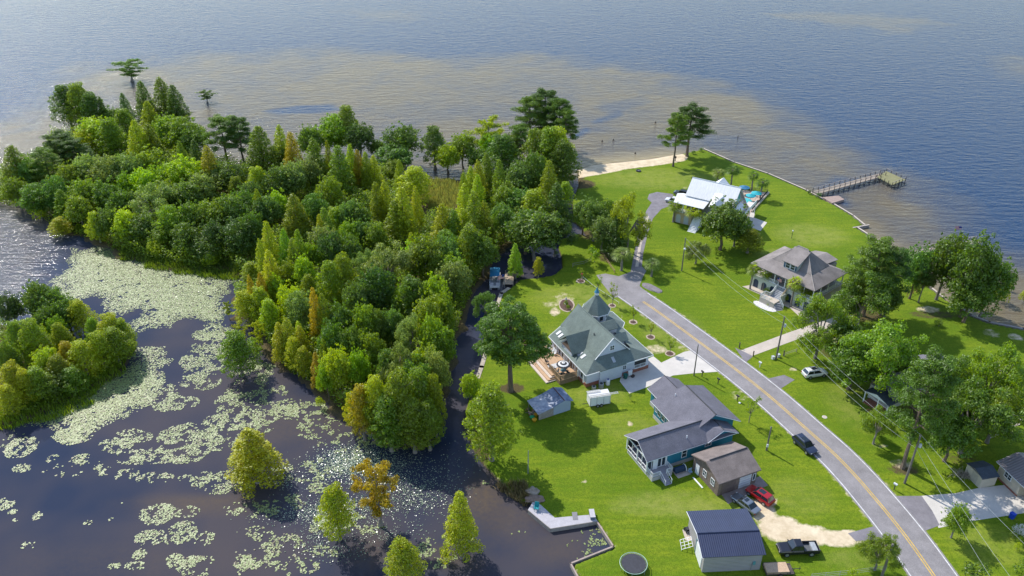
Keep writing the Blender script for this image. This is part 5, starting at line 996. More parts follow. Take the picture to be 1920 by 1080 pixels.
# --- white-roofed raised house ---
H3 = thing('white_roofed_house', 'raised house with a steep white metal roof near the beach and patio', 'house', (59.45,195.43,0), R(147.4)); H3m = Matrix.Translation((59.45,195.43,0)) @ Matrix.Rotation(R(147.4), 4, 'Z')
mb = MB(); mb.box(-2.1,-3.2,0,10.1,8.3,7.2)
for u_ in (-2.1,10.0): mb.add([(u_,-3.2,7.2),(u_,8.3,7.2),(u_,8.3,7.3),(u_,5,10.6),(u_,1.4,7.2),(u_+.1,-3.2,7.2),(u_+.1,8.3,7.2),(u_+.1,8.3,7.3),(u_+.1,5,10.6),(u_+.1,1.4,7.2)], [(1,2,3,4),(9,8,7,6),(2,7,8,3),(3,8,9,4)])
H3W = MB(); H3W.box(-2.1,-3.2,0,10.1,8.3,3.3)
for u_, d_ in ((-2.1,.1),(10.0,.1)): 
    ps = [(-3.2,3.2),(8.3,3.2),(8.3,7.3),(5,10.7),(-3.2,3.35)]; H3W.add([(u_,a,b_) for a, b_ in ps]+[(u_+d_,a,b_) for a, b_ in ps], [(0,4,3,2,1),(5,6,7,8,9),(0,1,6,5),(1,2,7,6),(2,3,8,7),(3,4,9,8),(4,0,5,9)])
H3W.box(-2.0,8.2,3.2,10.1,8.3,7.3); H3W.build('wall', GSID, H3)
mb = MB(); mb.slab([(-2.6,5,11.05),(10.6,5,11.05),(10.6,9.0,7.4),(-2.6,9.0,7.4)], .12); mb.slab([(-2.6,5,11.05),(-2.6,-3.8,2.95),(10.6,-3.8,2.95),(10.6,5,11.05)], .12); mb.build('main_roof', ROOF_W, H3); ridge_cap(H3, [(-2.6,5,11.08),(10.6,5,11.08)], WHITEP, .16)
mb = MB(); mb.slab([(3.9,8.6,7.30),(13.0,8.6,7.30),(12.8,11.2,5.75),(4.6,11.2,5.75)], .10); mb.slab([(10.6,8.6,7.3),(13.0,8.6,7.30),(12.2,6.2,6.6),(10.6,6.2,6.6)], .1); mb.build('porch_roof', ROOF_W, H3)
mb = MB(); mb.slab([(-2.3,9.0,6.1),(-2.3,2.4,6.1),(-3.9,2.4,5.2),(-3.9,9.3,5.2)], .1); mb.build('end_skirt_roof', ROOF_W, H3)
mb = MB(); mb.slab([(2.0,10.6,7.7),(2.0,6.9,9.3),(3.4,6.9,9.2),(3.5,10.6,6.4)], .1); mb.slab([(2.0,10.6,7.7),(.5,10.6,6.4),(.6,6.9,9.2),(2.0,6.9,9.3)], .1); mb.slab([(5.7,-6.4,8.2),(5.7,2,8.25),(8.1,-1,6.1),(8.1,-6.4,6.1)], .1); mb.slab([(5.7,-6.4,8.2),(3.4,-6.4,6.1),(3.4,-1,6.1),(5.7,2,8.25)], .1); mb.build('gable_dormer_roofs', ROOF_W, H3)
mb = MB(); mb.box(3.7,-6.1,3,7.8,-3,6.15); mb.add([(3.7,-6.1,6.1),(7.8,-6.1,6.1),(5.7,-6.1,8.0),(3.7,-6.0,6.1),(7.8,-6.0,6.1),(5.7,-6.0,8.0)], [(0,1,2),(5,4,3),(0,3,4,1),(1,4,5,2),(2,5,3,0)]); mb.add([(.8,10.3,6.3),(3.2,10.3,6.3),(2,10.3,7.5),(.8,10.2,6.3),(3.2,10.2,6.3),(2,10.2,7.5)], [(0,2,1),(5,3,4),(0,1,4,3),(1,2,5,4),(2,0,3,5)]); mb.build('dormer_wall', GSID, H3)
mb = MB(); mb.add([(-2.16,2.6,6.9),(-2.16,6.6,6.9),(-2.16,6.6,8.6),(-2.16,5,10.1),(-2.16,3.4,8.6),(-2.1,2.6,6.9),(-2.1,6.6,6.9),(-2.1,6.6,8.6),(-2.1,5,10.1),(-2.1,3.4,8.6)], [(0,4,3,2,1),(5,6,7,8,9),(0,1,6,5),(1,2,7,6),(2,3,8,7),(3,4,9,8),(4,0,5,9)]); mb.build('gable_window', TEALG, H3)
mb = MB(); mb.box(-4.2,-6.2,2.85,-2.1,8.4,3.0); mb.box(-.5,8.3,2.85,12.6,10.6,3.0); mb.build('balcony_floor', CONC, H3)
mb = MB(); mb.box(-4.25,-6.2,3.0,-4.15,8.4,3.95); mb.build('balcony_panel', WHITEP, H3)
for x in (5.9,8.0,10.2,12.5): MB().box(x-.1,10.7,3,x+.1,10.9,5.8).build('porch_post', WHITEP, H3)
for y in (-6,-1.2,3.6,8.2): MB().box(-4.2,y-.1,0,-4.0,y+.1,2.9).build('balcony_post', WHITEP, H3)
rail(H3, [(12.6,10.6,3),(5.8,10.6,3)], .9, WHITEP)
aw = MB(); aw.box(7.6,10.55,0,12.5,10.75,3.0); AW = aw.build('arcade_wall', STONE, H3)
for x in (11.2,9.0):
    a = MB(); pts = [(-.65,0.1),(.65,.1)]+[(.65*math.cos(R(k*20)), 1.75+.75*math.sin(R(k*20))) for k in range(10)]; a.add([(x+p[0],10.78,p[1]) for p in pts]+[(x+p[0],10.70,p[1]) for p in pts], [tuple(range(12)), tuple(range(23,11,-1))]+[(i,12+i,12+(i+1) % 12,(i+1) % 12) for i in range(12)]); a.build('arch_panel', M('arch_panel', (.52,.54,.60), .6, .05, 1) if 'ARCH_' not in globals() else ARCH_, AW)
stairs(H3, (6.0,10.0), (0,1), 2.2, 0, 3.0, 4.4, 12, WHITEP)
for v_ in (0,3.4): win(H3,'W',-2.1,v_,4.6,1.5,1.5,mul=(1,0),glass=GLASS)
mb = MB(); mb.box(-2.1,-12,.0,8,-3.2,.1); 
sheet('patio', [tuple((H3m @ Vector(p+(0,)))[:2]) for p in [(-2.9,-21.8),(-3.2,-6.7),(-3.4,-3.2),(6,-3.2),(7,-9),(3.5,-20)]], .05, M('patio_paving', (.50,.38,.31), .9, .12, 1.2, fine=(6,.1)))
sheet('pool_water', [tuple((H3m @ Vector((.8+1.9*math.cos(R(k*30))*(1+.15*math.sin(R(k*60))), -12.4+2.6*math.sin(R(k*30)), 0)))[:2]) for k in range(12)], .075, M('pool_turquoise', (.10,.50,.55), .05, .15, 1, spec=.6))
sheet('patio_walk', [tuple((H3m @ Vector(p+(0,)))[:2]) for p in [(-3.3,-6.6),(-4.2,-6.3),(-5.0,-3.2),(-8.9,-2.1),(-9.0,3.8),(-5.9,3.2),(-3.2,1.5),(-3.2,-3.2)]], .045, CONC)
RW = thing('patio_wall', 'pale low wall with dark fence along the right side of the white house patio', 'wall', (59.45,195.43,0), R(147.4)); mb = MB(); mb.box(-3.5,-21.8,0,-3.1,-6.2,.45); mb.build('wall_base', CONCT, RW); rail(RW, [(-3.0,-21.5,.1),(-3.2,-6.5,.1)], 1.0, DARK, r=.03)
rf = thing('patio_fence', 'dark fence closing the far side of the white house patio', 'fence', (59.45,195.43,0), R(147.4)); rail(rf, [(-2.9,-21.7,.1),(3.6,-19.9,.1)], 1.0, WOODK, r=.04); rf.children[0].name = 'fence_panel'
TQ = M('turquoise_fabric', (.02,.36,.42), .7, .15, 2); BLF = M('blue_fabric', (.03,.16,.30), .7, .2, 2)
umbrella('turquoise umbrella on the patio nearest the low wall', H3m @ Vector((-1.6,-15.0,.1)), 1.5, TQ, TQ, 2.0, group='patio umbrellas'); umbrella('turquoise umbrella on the patio beside the first one', H3m @ Vector((-.6,-13.2,.1)), 1.4, TQ, TQ, 1.7, group='patio umbrellas'); umbrella('blue umbrella at the far left of the patio', H3m @ Vector((2.6,-17.2,.1)), 1.5, BLF, BLF, 2.0, group='patio umbrellas')
chair('lounge_chair', 'white lounger on the patio between the palms', 0, 0, 0, 0, WHITEP, k=1.3).matrix_basis = Matrix.Translation(H3m @ Vector((-.9,-17.4,.06))) @ Matrix.Rotation(R(40),4,'Z')
# --- arcade house ---
H4 = thing('arcade_house', 'raised house with a taupe hipped roof, arched ground floor and broad entrance stairs', 'house', (54.63,159.42,0), R(-50.6)); H4m = Matrix.Translation((54.63,159.42,0)) @ Matrix.Rotation(R(-50.6), 4, 'Z')
def arcade(par, u0, u1, v, n, zt=2.85, h=2.2, wd=1.35, skip=()):
    L_ = u1-u0; st_ = L_/n; cs = [u0+st_*(i+.5) for i in range(n)]; pts_h = []
    mb = MB(); 
    for i, c in enumerate(cs):
        a0, a1 = c-st_/2, c+st_/2; x0, x1 = c-wd/2, c+wd/2; zs = h-wd/2
        mb.box(a0, v, 0, x0, v+.3, zt); mb.box(x1, v, 0, a1, v+.3, zt)
        arc = [(c+wd/2*math.cos(R(180-k*18)), zs+wd/2*math.sin(R(180-k*18))) for k in range(11)]
        for k in range(10):
            p, q = arc[k], arc[k+1]; mb.add([(p[0],v,p[1]),(q[0],v,q[1]),(q[0],v,zt),(p[0],v,zt),(p[0],v+.3,p[1]),(q[0],v+.3,q[1]),(q[0],v+.3,zt),(p[0],v+.3,zt)], [(0,1,2,3),(7,6,5,4),(0,4,5,1),(3,2,6,7)])
    o = mb.build('arcade_wall', MINT, par); 
    for c in cs: MB().box(c-wd/2, v+.22, 0, c+wd/2, v+.27, h).build('arch_screen', M('arch_blue', (.035,.065,.12), .4, .2, 2) if 'AB_' not in globals() else AB_, o)
    return o
AB_ = M('arch_blue_screen', (.035,.06,.11), .4, .2, 2); ARCH_ = None
arcade(H4, .7, 16.0, 0, 7); mb = MB(); mb.box(.7,.3,0,1.0,12,2.85); mb.box(15.7,.3,0,16.0,12,2.85); mb.box(1.0,11.7,0,15.7,12,2.85); mb.box(2.6,2.3,2.9,14.2,11.4,6.0); mb.box(6.0,11.4,0,12,15.4,5.6); mb.build('wall', M('taupe_siding', (.34,.31,.28), .8, .06, 1), H4)
MB().box(.5,-.05,2.85,16.2,12.1,3.0).build('porch_floor', M('porch_tan', (.46,.42,.38), .8, .1, 1), H4)
for x in (.85,3.9,6.2,8.9,11.4,13.6,15.85): MB().box(x-.1,.05,3.0,x+.1,.25,5.9).build('porch_post', WHITEP, H4)
for y in (3,6,9,11.8): MB().box(15.75,y-.1,3.0,15.95,y+.1,5.9).build('porch_post', WHITEP, H4); MB().box(.75,y-.1,3,.95,y+.1,5.9).build('porch_post', WHITEP, H4)
MB().box(.7,-.02,2.98,16.0,.08,3.1).build('floor_edge', WHITEP, H4); rail(H4, [(.85,.1,3.0),(7.4,.1,3.0)], .85, WHITEP); rail(H4, [(9.9,.1,3.0),(15.85,.1,3.0)], .85, WHITEP); rail(H4, [(15.85,.1,3.0),(15.85,11.8,3.0)], .85, WHITEP)
mb = MB(); skirt(mb, [(.1,-.8),(16.5,-.8),(16.5,12.4),(.1,12.4)], [(3.6,2.3),(13.4,2.3),(13.4,9.0),(3.6,9.0)], 5.95, 7.5); mb.slab([(6.0,16.0,5.95),(8.9,16.0,6.6),(8.9,9,7.4),(5.6,9,6.9)], .15); mb.slab([(8.9,16.0,6.6),(11.8,16.0,5.95),(12.0,9,6.9),(8.9,9,7.4)], .15); mb.build('lower_roof', SHT, H4)
mb = MB(); hip_roof(mb, 3.5,13.5,2.2,9.1,7.5,((7.3,5.6),(9.7,5.6)),11.1); mb.build('upper_roof', SHT, H4); ridge_cap(H4, [(3.6,2.3,7.5),(7.3,5.6,11.1),(9.7,5.6,11.1),(13.4,2.3,7.5),(16.5,-.8,5.95)], M('ridge_light', (.36,.32,.29), .9, .1, 2), .12)
mb = MB(); mb.slab([(6.6,1.1,8.7),(10.6,1.1,8.7),(10.6,5.3,10.8),(6.6,5.3,10.8)], .14); D4 = mb.build('dormer', SHT, H4); mb = MB(); mb.box(6.9,1.5,6.9,10.3,1.65,8.75); 
for u_ in (6.9,10.2): mb.add([(u_,1.5,6.9),(u_,1.5,8.75),(u_,4.6,10.3),(u_,2.6,7.7),(u_+.1,1.5,6.9),(u_+.1,1.5,8.75),(u_+.1,4.6,10.3),(u_+.1,2.6,7.7)], [(0,3,2,1),(4,5,6,7),(0,1,5,4),(1,2,6,5),(2,3,7,6)])
mb.build('dormer_wall', M('dormer_mint', (.50,.56,.52), .7, .05, 1), D4)
for x in (7.95,9.2): win(D4,'S',x,1.5,7.85,.95,1.15,mul=(0,1))
for x in (7.2,10.0): MB().box(x-.16,1.42,7.2,x+.16,1.5,8.5).build('shutter', M('blue_shutter', (.03,.09,.17), .6, .1, 2) if 'BSH' not in globals() else BSH, D4)
MB().box(8.3,2.22,3.0,9.4,2.3,5.3).build('front_door', M('teal_door', (.03,.20,.28), .5, .1, 2), H4)
for x in (4.6,7.0,11.4,13.2): win(H4,'S',x,2.3,4.6,1.0,1.4)
st1 = stairs(H4, (8.6,0), (0,-1), 2.3, 1.2, 2.95, 2.5, 8, M('stair_tread', (.36,.37,.39), .8, .1, 2)); MB().prism([(6.2,-4.6),(9.9,-4.6),(9.9,-2.5),(6.2,-2.5)], 0, 1.2).build('stair_landing', CONCT, H4); stairs(H4, (9.9,-3.6), (.75,-.35), 1.6, 0, 1.2, 1.6, 5, FLOORG)
mb = MB(); mb.prism([(9.75,-2.5),(9.95,-2.5),(9.95,0),(9.75,0)], 0, 2.2); mb.prism([(7.25,-2.5),(7.45,-2.5),(7.45,0),(7.25,0)], 0, 2.2); mb.build('stair_cheek', MINT, H4); rail(H4, [(7.4,0,2.9),(7.4,-2.5,1.2),(6.2,-2.6,1.2),(6.2,-4.5,1.2),(8.6,-4.6,1.2)], .85, WHITEP); rail(H4, [(9.8,0,2.9),(9.8,-2.5,1.2)], .85, STONE); rail(H4, [(9.9,-2.6,1.2),(11.4,-3.2,.1)], .85, WHITEP)
sheet('front_walk', [tuple((H4m @ Vector(p+(0,)))[:2]) for p in [(-.3,-1.9),(.6,.2),(16,.2),(17.6,-1.2),(16.8,-2.8),(15.3,-3.0),(12.4,-1.7),(6.3,-1.8)]], .04, CONCT)
sheet('gravel_bed', [tuple((H4m @ Vector((8.2+2.9*math.cos(R(k*30)), -5.3+1.3*math.sin(R(k*30)), 0)))[:2]) for k in range(12)], .035, M('white_gravel', (.62,.60,.58), .95, .2, 3, fine=(12,.3)))
# flags
def flag_obj(name, label, cols, pos, rz, w, h, pole=None, ph=2.5, tilt=0):
    o = thing(name, label, 'flag', pos, rz); 
    if pole: MB().tube((0,0,0),(math.sin(tilt)*ph,0,math.cos(tilt)*ph), pole, n=6).build('pole', GREY, o)
    z1 = math.cos(tilt)*ph-.05; x0 = math.sin(tilt)*ph
    nst = len(cols)
    for i, c in enumerate(cols):
        mb = MB(); za, zb_ = z1-h*i/nst, z1-h*(i+1)/nst; k_ = 6; vs = []
        for z in (za, zb_):
            for j in range(k_+1): vs.append((x0+w*j/k_, .07*math.sin(j*1.6), z-.03*j))
        for z in (za, zb_):
            for j in range(k_+1): vs.append((x0+w*j/k_, .07*math.sin(j*1.6)+.012, z-.03*j))
        q = 2*(k_+1); mb.add(vs, [(j,j+1,k_+2+j,k_+1+j) for j in range(k_)]+[(q+k_+1+j,q+k_+2+j,q+j+1,q+j) for j in range(k_)]); mb.build('stripe', c, o)
    return o
REDF = M('red_cloth', (.50,.02,.02), .8, .1, 2); WHTF = M('white_cloth', (.70,.68,.68), .8, .05, 2); BLUF = M('navy_cloth', (.03,.05,.22), .8, .1, 2); YELF = M('yellow_cloth', (.62,.38,.03), .8, .1, 2)
def us_flag(label, pos, rz, w, h, **kw):
    o = flag_obj('flag', label, [REDF,WHTF]*6+[REDF], pos, rz, w, h, **kw); ph = kw.get('ph', 2.5); ti = kw.get('tilt', 0); x0 = math.sin(ti)*ph; z1 = math.cos(ti)*ph-.05
    MB().box(x0,-.03,z1-h*.54,x0+w*.4,.09,z1+.01).build('canton', BLUF, o); return o
us_flag('striped flag hanging on the porch left of the arcade house stairs', H4m @ Vector((7.0,-.05,3.0)), R(-50.6), 1.1, .8, pole=.03, ph=2.0)
o = flag_obj('flag', 'red and yellow flag hanging at the head of the arcade house stairs', [REDF,REDF,YELF,REDF,REDF], H4m @ Vector((9.9,-.1,3.1)), R(-50.6), .9, 1.3, pole=.03, ph=2.3)
us_flag('striped flag on a white pole at the canal dock', at(946,541)+Vector((0,0,.2)), R(200), 1.6, 1.0, pole=.05, ph=3.6)
us_flag('faded pink striped flag on the boardwalk pole behind the shore trees', at(1799,440,-.6), R(160), 1.5, .9, pole=.04, ph=2.4)
# --- houses on the right edge ---
a5 = at(*( (1520+1345/3.857, 800+250/3.857) ), 3.0)
H5 = thing('grey_roofed_garage', 'cream building with a grey ribbed roof and open carport at the right edge', 'garage', (a5.x,a5.y,0), R(12))
mb = MB(); mb.box(.5,-5.0,0,9,-.4,2.9); mb.build('wall', CREAM, H5); mb = MB(); mb.slab([(0,0,2.95),(3.4,0,4.3),(3.4,-14,4.3),(0,-14,2.95)], .1); mb.slab([(3.4,0,4.3),(8.5,0,2.95),(8.5,-14,2.95),(3.4,-14,4.3)], .1); mb.build('roof', M('grey_ribbed_roof', (.20,.175,.18), .5, .1, 1, wave=('Y',.45,.8)), H5)
mb = MB(); mb.add([(.5,-.4,2.8),(7.5,-.4,2.8),(3.6,-.4,4.15),(.5,-.5,2.8),(7.5,-.5,2.8),(3.6,-.5,4.15)], [(0,2,1),(5,3,4),(0,1,4,3),(1,2,5,4),(2,0,3,5)]); mb.build('gable_wall', CREAM, H5)
MB().box(.42,-5.05,0,.5,-.4,.3).build('brick_base', BRICK, H5); win(H5,'W',.5,-2.4,1.9,1.3,.9,mul=(1,1)); mb = MB(); mb.tube((0,0,2.88),(0,-14,2.88),.06,n=4); mb.tube((0,0,2.88),(3.4,0,4.2),.06,n=4); mb.build('fascia', WHITEP, H5)
mb = MB(); [mb.box(.4,y-.1,0,.6,y+.1,2.9) for y in (-7,-10,-13)]; mb.box(7.5,-14,0,7.7,-5,2.9); mb.build('carport_posts', CREAM, H5)
S5 = thing('lawn_shed', 'small cream shed with a dark shingle roof at the end of the concrete drive', 'shed', (a5.x,a5.y,0), R(-30)); S5.matrix_basis = Matrix.Translation((a5.x,a5.y,0)) @ Matrix.Rotation(R(-30),4,'Z')
# corners: ground (-1.7,-4.4),(0.6,-2.4) in the -30 degree frame -> rebuilt in its own frame below
p0 = at(1520+1215/3.857, 800+445/3.857); p1 = at(1520+1328/3.857, 800+425/3.857); dv = (p1-p0); S5.matrix_basis = Matrix.Translation(p0) @ Matrix.Rotation(math.atan2(dv.y, dv.x), 4, 'Z'); wl = dv.length
MB().box(0,0,0,wl,3.4,2.1).build('wall', CREAM, S5); mb = MB(); mb.slab([(-.15,-.2,2.1),(wl+.15,-.2,2.1),(wl+.15,1.7,2.75),(-.15,1.7,2.75)], .08); mb.slab([(-.15,3.6,2.1),(-.15,1.7,2.75),(wl+.15,1.7,2.75),(wl+.15,3.6,2.1)], .08); mb.build('roof', SHBK, S5); MB().box(-.06,.8,.1,0,2.0,1.9).build('door', M('shed_door', (.42,.37,.30), .7, .1, 2), S5)
a6 = at(1520+640/4.8, 600+700/4.8, 2.6)
H6 = thing('hidden_cottage', 'dark-roofed cottage with a small pale porch gable almost hidden under the roadside trees', 'house', (a6.x,a6.y,0), R(30))
mb = MB(); mb.box(1.2,-1.2,0,12,3.4,3.0); mb.build('wall', M('cottage_wall', (.45,.44,.40), .7, .1, 1), H6); mb = MB(); gable_roof(mb, .6,17.5,-2,4.6,3.0,5.6,'u'); mb.build('roof', SHS, H6); mb = MB(); mb.slab([(-.8,.6,3.3),(2.5,.6,3.4),(2.5,-2.2,2.5),(-.8,-2.2,2.5)], .1); mb.slab([(-.8,.6,3.3),(-.8,3.0,2.5),(2.5,3.0,2.5),(2.5,.6,3.4)], .1); mb.build('porch_roof', SHBK, H6)
mb = MB(); mb.add([(-.75,-2.1,2.45),(-.75,2.9,2.45),(-.75,.6,3.25),(-.65,-2.1,2.45),(-.65,2.9,2.45),(-.65,.6,3.25)], [(0,2,1),(5,3,4),(0,1,4,3),(1,2,5,4),(2,0,3,5)]); [mb.box(-.8,y-.08,0,-.64,y+.08,2.45) for y in (-2,.0,2.8)]; mb.build('porch_gable', WHITEP, H6); MB().box(-.8,-2.1,0,1.2,2.9,.15).build('porch_floor', BRICK, H6)
H7p = at(1700,692,4.2); H7 = thing('dark_roofed_shed', 'slate-roofed outbuilding seen between the oak mass and the lawn', 'shed', (H7p.x,H7p.y,0), R(8)); mb = MB(); mb.box(0,0,0,9,5,3.0); mb.build('wall', M('shed_wall', (.4,.4,.42), .7, .1, 1), H7); mb = MB(); gable_roof(mb, -.4,7.2,-.5,5.5,3.0,4.3,'u'); mb.build('roof', SHS, H7)
# --- blue shed by the pine ---
zs = lambda x, y: (960+x/8, 700+y/8)
ps = at(*zs(620,630)); S1m = Matrix.Translation(ps) @ Matrix.Rotation(R(26),4,'Z'); S1 = thing('garden_shed', 'pale blue garden shed with a shiny blue metal roof and open lean-to', 'shed', ps, R(26))
RM = M('shiny_blue_roof', (.12,.19,.32), .6, .45, .9, metal=0, col2=(.30,.34,.44)); MB().box(0,0,0,3.5,4.0,2.0).build('wall', M('pale_blue_wall', (.40,.47,.56), .6, .05, 1, wave=('Z',.2,.3)), S1)
mb = MB(); mb.add([(0,0,2.0),(3.5,0,2.0),(2.0,0,2.7),(0,.1,2.0),(3.5,.1,2.0),(2.0,.1,2.7)], [(0,1,2),(5,4,3),(0,3,4,1),(1,4,5,2),(2,5,3,0)]); mb.build('gable_wall', M('pale_blue_gable', (.40,.47,.56), .6, .05, 1), S1)
mb = MB(); mb.slab([(-.2,-.2,2.0),(2.1,-.2,2.75),(2.1,4.2,2.75),(-.2,4.2,2.0)], .06); mb.slab([(2.1,-.2,2.75),(4.0,-.2,2.05),(4.0,4.2,2.05),(2.1,4.2,2.75)], .06); mb.build('roof', RM, S1); MB().tube((2.1,-.2,2.78),(2.1,4.2,2.78),.09,n=5).build('ridge_cap', M('rust_ridge', (.16,.07,.05), .8, .2, 3), S1)
mb = MB(); mb.slab([(-.2,-.2,1.96),(-.2,4.2,1.96),(-3.2,4.2,1.45),(-3.2,-.2,1.45)], .06); mb.build('lean_to_roof', M('pale_blue_roof', (.30,.35,.48), .6, .35, 1.2, metal=0, col2=(.55,.56,.60)), S1); MB().box(-3.0,-.05,0,0,.02,1.6).build('plank_wall', WOODG, S1); mb = MB(); mb.box(-3.05,3.9,0,-2.95,4.0,1.5); mb.box(-3.05,2,0,-2.95,2.1,1.5); mb.build('posts', WOODG, S1)
# --- white cargo trailer with ladders ---
pt = at(*zs(1165,525)); TLm = Matrix.Translation(pt) @ Matrix.Rotation(R(13),4,'Z'); TL = thing('cargo_trailer', 'white enclosed cargo trailer parked on the lawn behind the green-roofed house', 'trailer', pt, R(13))
MB().box(0,0,.45,3.9,1.9,2.25).build('body', WHITEP, TL); mb = MB(); mb.box(-.05,-.05,2.25,3.95,1.95,2.32); mb.build('roof', M('trailer_roof', (.66,.66,.66), .5, .06, 1), TL)
for x in (.1,1.3,2.6,3.8): MB().box(x-.03,-.03,.5,x+.03,0,2.2).build('seam_trim', GREY, TL)
def wheel(par, x, y, z, r, w, axis='Y'):
    mb = MB(); a, b_ = ((x,y-w/2,z),(x,y+w/2,z)) if axis == 'Y' else ((x-w/2,y,z),(x+w/2,y,z)); mb.tube(a, b_, r, n=14); o = mb.build('wheel', RUBBER, par); mb = MB(); e = .012; d = w/2+e
    mb.tube(((x,y-d,z) if axis == 'Y' else (x-d,y,z)), ((x,y+d,z) if axis == 'Y' else (x+d,y,z)), r*.62, n=12); mb.build('rim', M('rim_metal', (.42,.43,.45), .35, .1, 2, metal=.6) if 'RIMM' not in globals() else RIMM, o); return o
RIMM = M('rim_alloy', (.42,.43,.45), .35, .1, 2, metal=.6)
wheel(TL, 1.5, -.05, .32, .32, .2); wheel(TL, 2.2, -.05, .32, .32, .2); MB().tube((0,.95,.45),(-1.1,.95,.45),.05).build('hitch', DARK, TL)
ALU = M('aluminium', (.62,.60,.55), .4, .1, 2, metal=.5)
for nm, y, x0, x1 in (('near',.25,-.3,5.4),('far',1.6,-.2,2.4)):
    o = thing('ladder', 'aluminium ladder lying on the trailer roof, %s' % ('the long one sticking out over its end' if nm == 'near' else 'the short one at the back'), 'ladder', pt+Vector((0,0,0)), R(13)); mb = MB(); mb.tube((x0,y-.2,2.50),(x1,y-.2,2.50),.07,n=4); mb.tube((x0,y+.2,2.50),(x1,y+.2,2.50),.07,n=4); mb.build('rails', ALU, o); mb = MB()
    for k in range(int((x1-x0)/.3)): mb.tube((x0+.15+k*.3,y-.2,2.50),(x0+.15+k*.3,y+.2,2.50),.05,n=4)
    mb.build('rungs', ALU, o)
# ---------------- vehicles ----------------
CARG = M('car_glass', (.015,.02,.025), .06, .2, 2, spec=.9); LAMPW = M('headlamp', (.55,.56,.55), .15, .1, 2); LAMPR = M('tail_lamp', (.35,.01,.01), .2, .1, 2)
def paint(name, c, metal=.3): 
    m = M(name, c, .28, .04, 1, metal=metal, spec=.6); m.node_tree.nodes['Principled BSDF'].inputs['Coat Weight'].default_value = .6; return m
def loft(mb, rings):
    n = len(rings[0]); vs = [p for r in rings for p in r]
    mb.add(vs, [(i*n+j, i*n+(j+1) % n, (i+1)*n+(j+1) % n, (i+1)*n+j) for i in range(len(rings)-1) for j in range(n)]+[tuple(range(n-1,-1,-1)), tuple((len(rings)-1)*n+j for j in range(n))])
def ring(x, w, z0, z1, k=.9): return [(x,-w*.9,z0),(x,w*.9,z0),(x,w,z0+.18),(x,w,z0+(z1-z0)*.72),(x,w*k,z1),(x,-w*k,z1),(x,-w,z0+(z1-z0)*.72),(x,-w,z0+.18)]
